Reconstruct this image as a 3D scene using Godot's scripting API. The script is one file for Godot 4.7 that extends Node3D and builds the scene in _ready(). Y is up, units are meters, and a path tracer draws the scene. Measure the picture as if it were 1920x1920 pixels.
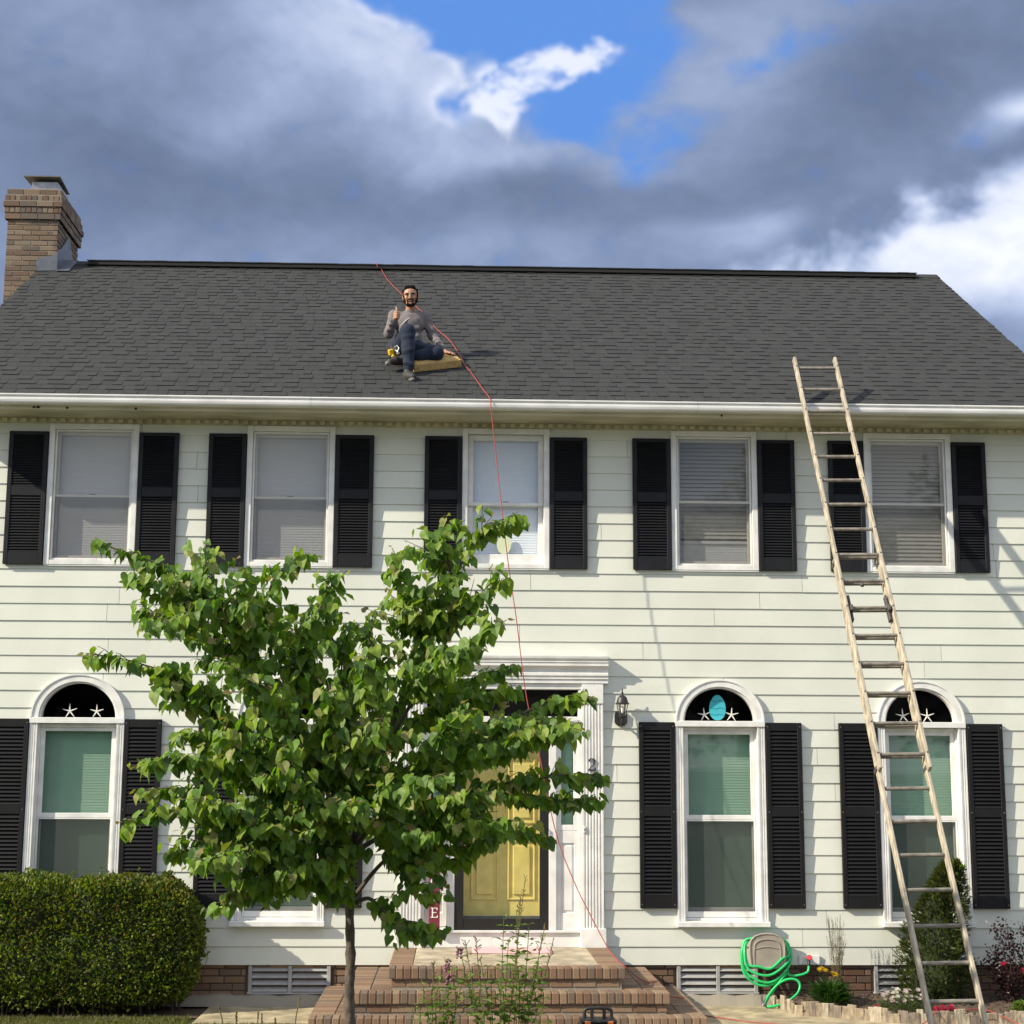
extends Node3D

# ---------------------------------------------------------------- mesh builder
class MB:
	var v := PackedVector3Array()
	var n := PackedVector3Array()
	var idx := PackedInt32Array()

	func tri(a: Vector3, b: Vector3, c: Vector3) -> void:      # counter-clockwise as seen from outside
		var m := (b - a).cross(c - a).normalized()
		var k := v.size()
		v.append(a); v.append(b); v.append(c)
		n.append(m); n.append(m); n.append(m)
		idx.append(k); idx.append(k + 2); idx.append(k + 1)

	func quad(a: Vector3, b: Vector3, c: Vector3, d: Vector3) -> void:
		var m := (c - a).cross(d - b).normalized()
		var k := v.size()
		v.append(a); v.append(b); v.append(c); v.append(d)
		n.append(m); n.append(m); n.append(m); n.append(m)
		for i in [0, 2, 1, 0, 3, 2]:
			idx.append(k + i)

	func squad(a: Vector3, b: Vector3, c: Vector3, d: Vector3, na: Vector3, nb: Vector3, nc: Vector3, nd: Vector3) -> void:
		var k := v.size()
		v.append(a); v.append(b); v.append(c); v.append(d)
		n.append(na); n.append(nb); n.append(nc); n.append(nd)
		for i in [0, 2, 1, 0, 3, 2]:
			idx.append(k + i)

	func box(lo: Vector3, hi: Vector3, bev := 0.0, xf := Transform3D.IDENTITY) -> void:
		var s := (hi - lo) * 0.5
		var c := (hi + lo) * 0.5
		bev = minf(bev, minf(s.x, minf(s.y, s.z)) * 0.8)
		var corner := func(sx: float, sy: float, sz: float, axis: int) -> Vector3:
			var p := Vector3(sx * (s.x - (0.0 if axis == 0 else bev)), sy * (s.y - (0.0 if axis == 1 else bev)), sz * (s.z - (0.0 if axis == 2 else bev)))
			return xf * (p + c)
		for sg in [-1.0, 1.0]:
			var q := [[-1, -1], [1, -1], [1, 1], [-1, 1]]
			if sg < 0:
				q = [[-1, -1], [-1, 1], [1, 1], [1, -1]]
			var fx := []; var fy := []; var fz := []
			for t in q:
				fx.append(corner.call(sg, t[0], t[1], 0))
				fy.append(corner.call(t[1], sg, t[0], 1))
				fz.append(corner.call(t[0], t[1], sg, 2))
			quad(fx[0], fx[1], fx[2], fx[3]); quad(fy[0], fy[1], fy[2], fy[3]); quad(fz[0], fz[1], fz[2], fz[3])
		if bev <= 0.0:
			return
		for a in [-1.0, 1.0]:
			for b in [-1.0, 1.0]:
				_edge(corner.call(a, b, -1, 0), corner.call(a, b, -1, 1), corner.call(a, b, 1, 1), corner.call(a, b, 1, 0), xf.basis * Vector3(a, b, 0))
				_edge(corner.call(a, -1, b, 0), corner.call(a, -1, b, 2), corner.call(a, 1, b, 2), corner.call(a, 1, b, 0), xf.basis * Vector3(a, 0, b))
				_edge(corner.call(-1, a, b, 1), corner.call(-1, a, b, 2), corner.call(1, a, b, 2), corner.call(1, a, b, 1), xf.basis * Vector3(0, a, b))
				for d in [-1.0, 1.0]:
					var p: Vector3 = corner.call(a, b, d, 0); var r: Vector3 = corner.call(a, b, d, 1); var w: Vector3 = corner.call(a, b, d, 2)
					if (r - p).cross(w - p).dot(xf.basis * Vector3(a, b, d)) > 0.0:
						tri(p, r, w)
					else:
						tri(p, w, r)

	func _edge(a: Vector3, b: Vector3, c: Vector3, d: Vector3, out: Vector3) -> void:
		if (c - a).cross(d - b).dot(out) > 0.0:
			quad(a, b, c, d)
		else:
			quad(d, c, b, a)

	# a flat outline (in the axes u, w round o) pushed along e
	func prism(poly: PackedVector2Array, o: Vector3, u: Vector3, w: Vector3, e: Vector3) -> void:
		var p := poly.duplicate()
		var area := 0.0
		for i in p.size():
			area += p[i].cross(p[(i + 1) % p.size()])
		var up := u.cross(w) * (1.0 if area > 0.0 else -1.0)
		if up.dot(e) < 0.0:
			o += e
			e = -e
		if area < 0.0:
			p.reverse()
		if u.cross(w).dot(e) < 0.0:     # the outline must turn left round the push
			p.reverse()
		var pts := PackedVector3Array()
		for q in p:
			pts.append(o + u * q.x + w * q.y)
		var count := pts.size()
		for i in count:
			var a := pts[i]; var b := pts[(i + 1) % count]
			quad(a, b, b + e, a + e)
		var t := Geometry2D.triangulate_polygon(p)
		for i in range(0, t.size(), 3):
			var a := pts[t[i]]; var b := pts[t[i + 1]]; var c := pts[t[i + 2]]
			if (b - a).cross(c - a).dot(e) < 0.0:
				var z := b; b = c; c = z
			tri(a + e, b + e, c + e)
			tri(a, c, b)

	func tube(pts: PackedVector3Array, rad: PackedFloat32Array, sides := 8, caps := true) -> void:
		var count := pts.size()
		var side := Vector3.RIGHT
		var rings := []; var norms := []
		for i in count:
			var t := (pts[mini(i + 1, count - 1)] - pts[maxi(i - 1, 0)]).normalized()
			if i == 0:
				side = t.cross(Vector3.UP if absf(t.y) < 0.9 else Vector3.RIGHT).normalized()
			side = (side - t * side.dot(t)).normalized()
			var other := t.cross(side)
			var ring := PackedVector3Array(); var nn := PackedVector3Array()
			for k in sides:
				var a := TAU * k / sides
				var d := side * cos(a) + other * sin(a)
				ring.append(pts[i] + d * rad[mini(i, rad.size() - 1)]); nn.append(d)
			rings.append(ring); norms.append(nn)
		for i in count - 1:
			for k in sides:
				var k2 := (k + 1) % sides
				squad(rings[i][k], rings[i][k2], rings[i + 1][k2], rings[i + 1][k], norms[i][k], norms[i][k2], norms[i + 1][k2], norms[i + 1][k])
		if caps:
			for k in range(1, sides - 1):
				tri(rings[0][0], rings[0][k + 1], rings[0][k])
				tri(rings[count - 1][0], rings[count - 1][k], rings[count - 1][k + 1])

	# profile of (radius, height) turned round the y axis of xf
	func lathe(prof: PackedVector2Array, sides := 12, xf := Transform3D.IDENTITY) -> void:
		for i in prof.size() - 1:
			var d := prof[i + 1] - prof[i]
			var nr := Vector2(d.y, -d.x).normalized()
			for k in sides:
				var a := TAU * k / sides; var b := TAU * (k + 1) / sides
				var da := Vector3(cos(a), 0, -sin(a)); var db := Vector3(cos(b), 0, -sin(b))
				var na := xf.basis * (da * nr.x + Vector3.UP * nr.y); var nb := xf.basis * (db * nr.x + Vector3.UP * nr.y)
				squad(xf * (da * prof[i].x + Vector3.UP * prof[i].y), xf * (db * prof[i].x + Vector3.UP * prof[i].y), xf * (db * prof[i + 1].x + Vector3.UP * prof[i + 1].y), xf * (da * prof[i + 1].x + Vector3.UP * prof[i + 1].y), na, nb, nb, na)

	# a band between two half ellipses, z0..z1
	func arch(c: Vector2, r0: Vector2, r1: Vector2, z0: float, z1: float, seg := 28) -> void:
		for i in seg:
			var a := PI * i / seg; var b := PI * (i + 1) / seg
			var p := Vector2(cos(a), sin(a)); var q := Vector2(cos(b), sin(b))
			var ia := c + r0 * p; var ib := c + r0 * q; var oa := c + r1 * p; var ob := c + r1 * q
			quad(Vector3(ia.x, ia.y, z1), Vector3(oa.x, oa.y, z1), Vector3(ob.x, ob.y, z1), Vector3(ib.x, ib.y, z1))
			quad(Vector3(oa.x, oa.y, z1), Vector3(oa.x, oa.y, z0), Vector3(ob.x, ob.y, z0), Vector3(ob.x, ob.y, z1))
			quad(Vector3(ia.x, ia.y, z0), Vector3(ia.x, ia.y, z1), Vector3(ib.x, ib.y, z1), Vector3(ib.x, ib.y, z0))

	func ball(c: Vector3, r: Vector3, rows := 6, cols := 8, basis := Basis.IDENTITY) -> void:
		for i in rows:
			for k in cols:
				var p := []
				for t in [[i, k], [i, k + 1], [i + 1, k + 1], [i + 1, k]]:
					var up: float = PI * t[0] / rows - PI / 2
					var rd: float = TAU * t[1] / cols
					p.append(Vector3(cos(up) * cos(rd), sin(up), -cos(up) * sin(rd)))
				squad(c + basis * (p[0] * r), c + basis * (p[1] * r), c + basis * (p[2] * r), c + basis * (p[3] * r), (basis * (p[0] / r)).normalized(), (basis * (p[1] / r)).normalized(), (basis * (p[2] / r)).normalized(), (basis * (p[3] / r)).normalized())

	func mesh(m: Material, into: ArrayMesh = null, off := Vector3.ZERO) -> ArrayMesh:
		var am := into if into else ArrayMesh.new()
		if v.is_empty():
			return am
		var arr := []
		arr.resize(Mesh.ARRAY_MAX)
		var vv := v
		if off != Vector3.ZERO:
			vv = PackedVector3Array()
			vv.resize(v.size())
			for i in v.size():
				vv[i] = v[i] - off
		arr[Mesh.ARRAY_VERTEX] = vv
		arr[Mesh.ARRAY_NORMAL] = n
		arr[Mesh.ARRAY_INDEX] = idx
		am.add_surface_from_arrays(Mesh.PRIMITIVE_TRIANGLES, arr)
		am.surface_set_material(am.get_surface_count() - 1, m)
		return am


# ---------------------------------------------------------------- bodies as joined capsules, meshed with surface nets
class Field:
	var bones := []       # [a, b, ra, rb]
	var cell := 0.012
	var k := 0.03

	func add(a: Vector3, b: Vector3, ra: float, rb: float) -> void:
		bones.append([a, b, ra, rb])

	func build(mb: MB) -> void:
		var lo := Vector3.INF; var hi := -Vector3.INF
		for b in bones:
			var r := maxf(b[2], b[3]) + k + cell * 3.0
			lo = lo.min(b[0] - Vector3.ONE * r).min(b[1] - Vector3.ONE * r)
			hi = hi.max(b[0] + Vector3.ONE * r).max(b[1] + Vector3.ONE * r)
		var nx := int((hi.x - lo.x) / cell) + 2; var ny := int((hi.y - lo.y) / cell) + 2; var nz := int((hi.z - lo.z) / cell) + 2
		var g := PackedFloat32Array()
		g.resize(nx * ny * nz)
		g.fill(1.0)
		for b in bones:
			var a0: Vector3 = b[0]; var b0: Vector3 = b[1]; var ra: float = b[2]; var rb: float = b[3]
			var m := maxf(ra, rb) + k + cell * 2.0
			var l := ((a0.min(b0) - Vector3.ONE * m - lo) / cell).floor()
			var h := ((a0.max(b0) + Vector3.ONE * m - lo) / cell).ceil()
			var ab := b0 - a0
			var inv := 1.0 / maxf(ab.length_squared(), 1e-9)
			for z in range(maxi(0, int(l.z)), mini(nz, int(h.z) + 1)):
				for y in range(maxi(0, int(l.y)), mini(ny, int(h.y) + 1)):
					for x in range(maxi(0, int(l.x)), mini(nx, int(h.x) + 1)):
						var p := lo + Vector3(x, y, z) * cell - a0
						var t := clampf(p.dot(ab) * inv, 0.0, 1.0)
						var d := (p - ab * t).length() - lerpf(ra, rb, t)
						var i := (z * ny + y) * nx + x
						var e := g[i]
						var q := maxf(k - absf(d - e), 0.0) / k
						g[i] = minf(d, e) - q * q * k * 0.25
		var at := {}
		var pos := PackedVector3Array(); var nor := PackedVector3Array()
		var sx := 1; var sy := nx; var sz := nx * ny
		var cs := [0, sx, sy, sx + sy, sz, sz + sx, sz + sy, sz + sx + sy]
		var off := [Vector3(0, 0, 0), Vector3(1, 0, 0), Vector3(0, 1, 0), Vector3(1, 1, 0), Vector3(0, 0, 1), Vector3(1, 0, 1), Vector3(0, 1, 1), Vector3(1, 1, 1)]
		var ed := [[0, 1], [2, 3], [4, 5], [6, 7], [0, 2], [1, 3], [4, 6], [5, 7], [0, 4], [1, 5], [2, 6], [3, 7]]
		for z in nz - 1:
			for y in ny - 1:
				var row := (z * ny + y) * nx
				for x in nx - 1:
					var i := row + x
					var s0 := g[i] < 0.0
					if (g[i + 1] < 0.0) == s0 and (g[i + sy] < 0.0) == s0 and (g[i + sz] < 0.0) == s0 and (g[i + sx + sy] < 0.0) == s0 and (g[i + sx + sz] < 0.0) == s0 and (g[i + sy + sz] < 0.0) == s0 and (g[i + sx + sy + sz] < 0.0) == s0:
						continue
					var sum := Vector3.ZERO; var c := 0
					for e in ed:
						var da := g[i + cs[e[0]]]; var db := g[i + cs[e[1]]]
						if (da < 0.0) != (db < 0.0):
							sum += off[e[0]].lerp(off[e[1]], da / (da - db)); c += 1
					at[i] = pos.size()
					pos.append(lo + (Vector3(x, y, z) + sum / c) * cell)
					nor.append(Vector3(g[i + 1] - g[i] + g[i + sx + sy + sz] - g[i + sy + sz], g[i + sy] - g[i] + g[i + sx + sy + sz] - g[i + sx + sz], g[i + sz] - g[i] + g[i + sx + sy + sz] - g[i + sx + sy]).normalized())
		var base := mb.v.size()
		mb.v.append_array(pos); mb.n.append_array(nor)
		for i: int in at:
			var d0 := g[i] < 0.0
			for ax in 3:
				var st: int = [sx, sy, sz][ax]
				if (g[i + st] < 0.0) == d0:
					continue
				var o1: int = [sy, sz, sx][ax]; var o2: int = [sz, sx, sy][ax]
				if not (at.has(i - o1) and at.has(i - o2) and at.has(i - o1 - o2)):
					continue
				var q := [at[i], at[i - o1], at[i - o1 - o2], at[i - o2]]
				if not d0:
					q.reverse()
				for t in [0, 2, 1, 0, 3, 2]:
					mb.idx.append(base + q[t])


# ---------------------------------------------------------------- scene helpers
var rng := RandomNumberGenerator.new()
var origin := {}
var mats := {}
var texs := {}
var boxes := {}
var house: Node3D
const SX := 0.5279
const SZ := -0.8493

func R(a: float, b: float) -> float:
	return rng.randf_range(a, b)

func lin(r: float, g: float, b: float) -> Color:
	return Color(r, g, b).linear_to_srgb()

func noise_tex(key: String, freq: float, oct: int, lo: float, hi: float, kind := FastNoiseLite.TYPE_SIMPLEX_SMOOTH, size := 512, as_normal := 0.0) -> Texture2D:
	if texs.has(key):
		return texs[key]
	var f := FastNoiseLite.new()
	f.noise_type = kind
	f.seed = hash(key) % 10000
	f.frequency = freq
	f.fractal_octaves = oct
	var t := NoiseTexture2D.new()
	t.width = size; t.height = size
	t.seamless = true
	t.noise = f
	if as_normal > 0.0:
		t.as_normal_map = true
		t.bump_strength = as_normal
	else:
		var r := Gradient.new()
		r.offsets = PackedFloat32Array([0.0, 0.25, 0.75, 1.0])
		r.colors = PackedColorArray([Color(lo, lo, lo), Color(lerpf(lo, hi, 0.22), lerpf(lo, hi, 0.22), lerpf(lo, hi, 0.22)), Color(lerpf(lo, hi, 0.8), lerpf(lo, hi, 0.8), lerpf(lo, hi, 0.8)), Color(hi, hi, hi)])
		t.color_ramp = r
	texs[key] = t
	return t

# a plain material whose colour wanders by a noise laid over the world
func mat(called: String, c: Color, rough := 0.7, tex: Texture2D = null, sc := Vector3.ONE, bump: Texture2D = null, bsc := Vector3.ONE, bamt := 0.5, metal := 0.0, spec := 0.5) -> StandardMaterial3D:
	if mats.has(called):
		return mats[called]
	var m := StandardMaterial3D.new()
	m.resource_name = called
	m.albedo_color = c
	m.roughness = rough
	m.metallic = metal
	m.metallic_specular = spec
	if tex:
		m.albedo_texture = tex
		m.uv1_triplanar = true
		m.uv1_world_triplanar = true
		m.uv1_scale = sc
	if bump:
		m.normal_enabled = true
		m.normal_texture = bump
		m.normal_scale = bamt
		m.uv1_triplanar = true
		m.uv1_world_triplanar = true
		if tex == null:
			m.uv1_scale = bsc
	mats[called] = m
	return m

func glass(called: String, tint: Color, alpha: float) -> StandardMaterial3D:
	if mats.has(called):
		return mats[called]
	var m := StandardMaterial3D.new()
	m.resource_name = called
	m.albedo_color = Color(tint, alpha)
	m.transparency = BaseMaterial3D.TRANSPARENCY_ALPHA
	m.roughness = 0.02
	mats[called] = m
	return m

func org(p: Node) -> Vector3:
	return origin.get(p, Vector3.ZERO)

func thing(called: String, label: String, category: String, at := Vector3.ZERO, group := "") -> Node3D:
	var o := Node3D.new()
	o.name = called
	o.position = at
	add_child(o, true)
	origin[o] = at
	o.set_meta("label", label)
	o.set_meta("category", category)
	if group:
		o.set_meta("group", group)
	return o

func structure(o: Node3D) -> Node3D:
	o.set_meta("kind", "structure")
	return o

func stuff(o: Node3D) -> Node3D:
	o.set_meta("kind", "stuff")
	return o

# commits what a builder holds (in world coordinates) as one named mesh under a parent
func obj(called: String, mb: MB, m: Material, parent: Node = self) -> MeshInstance3D:
	var o := MeshInstance3D.new()
	o.name = called
	o.mesh = mb.mesh(m, null, org(parent))
	parent.add_child(o, true)
	origin[o] = org(parent)
	return o

func put(called: String, mesh: Mesh, parent: Node, xf: Transform3D) -> MeshInstance3D:
	var o := MeshInstance3D.new()
	o.name = called
	o.mesh = mesh
	o.transform = Transform3D(xf.basis, xf.origin - org(parent))
	parent.add_child(o, true)
	origin[o] = xf.origin
	return o

func bx(called: String, lo: Vector3, hi: Vector3, m: Material, parent: Node = self, bev := 0.0) -> MeshInstance3D:
	var mb := MB.new()
	mb.box(lo, hi, bev)
	return obj(called, mb, m, parent)

func box_mesh(size: Vector3, bev: float, m: Material) -> ArrayMesh:
	var key := "%s %s %s" % [size.snapped(Vector3.ONE * 0.0005), bev, m.resource_name]
	if not boxes.has(key):
		var mb := MB.new()
		mb.box(-size * 0.5, size * 0.5, bev)
		boxes[key] = mb.mesh(m)
	return boxes[key]

func part(called: String, parent: Node) -> Node3D:     # a part that only holds sub-parts
	var o := Node3D.new()
	o.name = called
	parent.add_child(o, true)
	origin[o] = org(parent)
	return o

func pv(a: Array) -> PackedVector2Array:
	var p := PackedVector2Array()
	for i in range(0, a.size(), 2):
		p.append(Vector2(a[i], a[i + 1]))
	return p

func v3(a: Array) -> PackedVector3Array:
	var p := PackedVector3Array()
	for q in a:
		p.append(Vector3(q[0], q[1], q[2]))
	return p

func smooth_path(p: PackedVector3Array, step: float) -> PackedVector3Array:
	var c := Curve3D.new()
	c.bake_interval = step
	for i in p.size():
		var t := (p[mini(i + 1, p.size() - 1)] - p[maxi(i - 1, 0)]) / 6.0
		c.add_point(p[i], -t, t)
	return c.get_baked_points()

func roof_at(x: float, s: float, h := 0.0) -> Vector3:      # s metres up the front slope from the eave
	return Vector3(x, 5.805 + s * SX + h * -SZ, 0.576 + s * SZ + h * SX)

func roof_s(z: float) -> float:
	return (z - 0.576) / SZ

# ---------------------------------------------------------------- sky
var sn: FastNoiseLite
var sn2: FastNoiseLite

func gauss(x: float, y: float, cx: float, cy: float, rx: float, ry: float, turn := 0.0) -> float:
	var dx := x - cx; var dy := y - cy
	var c := cos(turn); var s := sin(turn)
	var a := (c * dx + s * dy) / rx; var b := (-s * dx + c * dy) / ry
	return exp(-(a * a + b * b))

func sky_color(dir: Vector3) -> Color:
	var el := rad_to_deg(asin(clampf(dir.y, -1.0, 1.0)))
	var az := rad_to_deg(atan2(dir.x, -dir.z)) - 2.04
	var q := dir * Vector3(1.0, 1.6, 1.0)
	var w := Vector3(sn2.get_noise_3dv(q * 420.0), sn2.get_noise_3dv(q * 420.0 + Vector3(71, 3, 9)), sn2.get_noise_3dv(q * 420.0 + Vector3(7, 93, 40)))
	var big := sn2.get_noise_3dv(q * 130.0 + Vector3(500, 0, 0))         # banks of cloud
	var f := sn.get_noise_3dv(q * 300.0 + w * 14.0)                      # folds a few degrees wide
	var det := sn.get_noise_3dv(q * 900.0 + w * 22.0 + Vector3(0, 40, 0))   # ragged edges and wisps
	var a := az + w.x * 1.6 + f * 1.3
	var e := el + w.y * 0.9 + f * 0.7
	var det2 := sn.get_noise_3dv(q * 2600.0 + w * 30.0 + Vector3(90, 0, 0))
	# clear air
	var up := clampf(el / 60.0, 0.0, 1.0)
	var blue := Color(0.098, 0.235, 0.56).lerp(Color(0.07, 0.18, 0.50), up)
	# cover of cloud: broken in general, with the gap that the photograph shows
	var cover := smoothstep(-0.30, 0.12, big + 0.30 * f + 0.18 * det + 0.12)
	var near := smoothstep(34.0, 24.0, absf(az)) * smoothstep(38.0, 30.5, el)
	var left := lerpf(3.0, -7.6, clampf((e - 21.8) / 5.6, 0.0, 1.35))
	var right := lerpf(4.3, 6.6, clampf((e - 21.4) / 6.0, 0.0, 1.5))
	var gap := smoothstep(-1.3, 1.7, minf(a - left, right - a)) * smoothstep(20.6, 22.8, e)
	gap = maxf(gap, 0.95 * smoothstep(25.3, 27.6, e + 0.02 * (a - 12.0)) * smoothstep(10.0, 13.0, a) * smoothstep(22.5, 17.5, a))
	gap = maxf(gap, 0.62 * gauss(a, e, 9.4, 25.0, 2.4, 0.7, 0.2))
	gap = maxf(gap, 0.80 * gauss(a, e, -1.7, 23.6, 1.3, 0.6))
	gap = maxf(gap, 0.62 * gauss(a, e, 5.4, 22.0, 1.4, 1.5, 0.0))
	var clear := smoothstep(0.14, 0.95, gap - 0.55 * det - 0.15 * f - 0.12 * det2)
	cover = lerpf(cover, 1.0 - clear, near)
	# brightness of the cloud; out of view it is raised as added fill light
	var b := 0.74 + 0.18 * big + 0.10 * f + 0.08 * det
	var low := 0.224
	low += 0.34 * gauss(a, e, -6.2, 25.8, 4.2, 2.3, -0.25) + 0.17 * gauss(a, e, -2.0, 23.6, 3.4, 1.6) + 0.09 * gauss(a, e, -10.5, 23.4, 2.6, 1.1, 0.5)
	low += 0.07 * gauss(a, e, -17.5, 26.0, 4.2, 2.0)
	low -= 0.035 * gauss(a, e, -15.5, 21.0, 5.0, 2.0) + 0.05 * gauss(a, e, -11.5, 27.3, 2.6, 0.8)
	low += 0.14 * gauss(a, e, 6.8, 24.2, 3.4, 2.6, 0.3) + 0.06 * gauss(a, e, 10.0, 26.4, 3.0, 1.0)
	low -= 0.045 * gauss(a, e, 14.0, 23.8, 7.5, 1.7, 0.25)
	low -= 0.025 * gauss(a, e, -2.0, 20.5, 10.0, 1.0) + 0.02 * gauss(a, e, 7.0, 21.5, 4.0, 1.0)
	low += 0.12 * gauss(a, e, 0.8, 22.0, 4.0, 0.6) + 0.09 * gauss(a, e, 5.0, 21.3, 2.2, 0.5)
	low += 0.05 * smoothstep(20.2, 17.5, el) + 0.07 * gauss(a, e, -0.5, 18.7, 6.0, 0.7)
	var bank := (a - 8.3) * 0.36 - (e - 18.2) * 1.05 + 2.0 * det + 0.9 * f
	low += 0.46 * smoothstep(0.0, 2.4, bank) * smoothstep(21.4, 20.0, e) * smoothstep(15.0, 17.6, e + 0.06 * (a - 16.0))
	low += 0.20 * gauss(a, e, 8.2, 18.7, 1.5, 0.6)
	low += 0.45 * gauss(a, e, 19.2, 22.5, 1.6, 0.5, 0.3)
	low *= 1.0 + 0.17 * f + 0.15 * det + 0.07 * det2
	low += 0.16 * smoothstep(0.05, 0.45, gap) * smoothstep(0.75, 0.35, gap) * smoothstep(2.0, -2.0, a)      # lit rim of the gap
	b = lerpf(b, low * 0.86, near)
	var wisp := 1.1 * gauss(a, e, 0.9, 24.5, 2.4, 0.85, 0.35) + 0.8 * gauss(a, e, 0.3, 23.3, 1.0, 0.7, -0.6) + 0.7 * gauss(a, e, 2.3, 25.3, 0.8, 0.7, -0.5)
	wisp = smoothstep(0.45, 1.35, wisp + 1.7 * det + 0.3 * f + 0.5 * det2) * smoothstep(0.15, 0.6, wisp) * near
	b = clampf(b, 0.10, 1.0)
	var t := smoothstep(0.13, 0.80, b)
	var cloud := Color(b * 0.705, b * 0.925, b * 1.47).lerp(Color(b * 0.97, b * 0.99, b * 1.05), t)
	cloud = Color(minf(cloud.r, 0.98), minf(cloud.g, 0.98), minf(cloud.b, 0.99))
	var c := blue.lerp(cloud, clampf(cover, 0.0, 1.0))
	c = c.lerp(Color(0.60, 0.63, 0.72), wisp * 0.92)
	return c

func sky_dir(px: float, py: float, wid: int, hei: int) -> Vector3:
	var lon := (px + 0.5) / wid * TAU      # Godot panorama: its left edge looks along -z
	var lat := PI / 2 - (py + 0.5) / hei * PI
	return Vector3(sin(lon) * cos(lat), sin(lat), -cos(lon) * cos(lat))

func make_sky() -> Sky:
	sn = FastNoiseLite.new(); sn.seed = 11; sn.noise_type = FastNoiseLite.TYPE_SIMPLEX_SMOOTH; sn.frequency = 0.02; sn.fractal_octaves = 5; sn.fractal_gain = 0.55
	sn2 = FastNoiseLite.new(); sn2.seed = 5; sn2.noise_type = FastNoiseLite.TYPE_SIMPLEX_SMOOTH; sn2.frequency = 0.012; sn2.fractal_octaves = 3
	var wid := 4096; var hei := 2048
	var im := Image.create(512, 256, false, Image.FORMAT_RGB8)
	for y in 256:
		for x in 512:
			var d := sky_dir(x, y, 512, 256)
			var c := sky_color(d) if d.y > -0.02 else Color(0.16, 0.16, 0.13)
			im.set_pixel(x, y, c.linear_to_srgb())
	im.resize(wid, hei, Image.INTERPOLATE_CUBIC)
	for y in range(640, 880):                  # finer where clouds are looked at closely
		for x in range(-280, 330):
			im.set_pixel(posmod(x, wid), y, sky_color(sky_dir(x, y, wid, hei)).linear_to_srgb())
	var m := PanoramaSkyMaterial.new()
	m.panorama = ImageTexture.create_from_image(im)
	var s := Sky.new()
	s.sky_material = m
	return s

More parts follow.
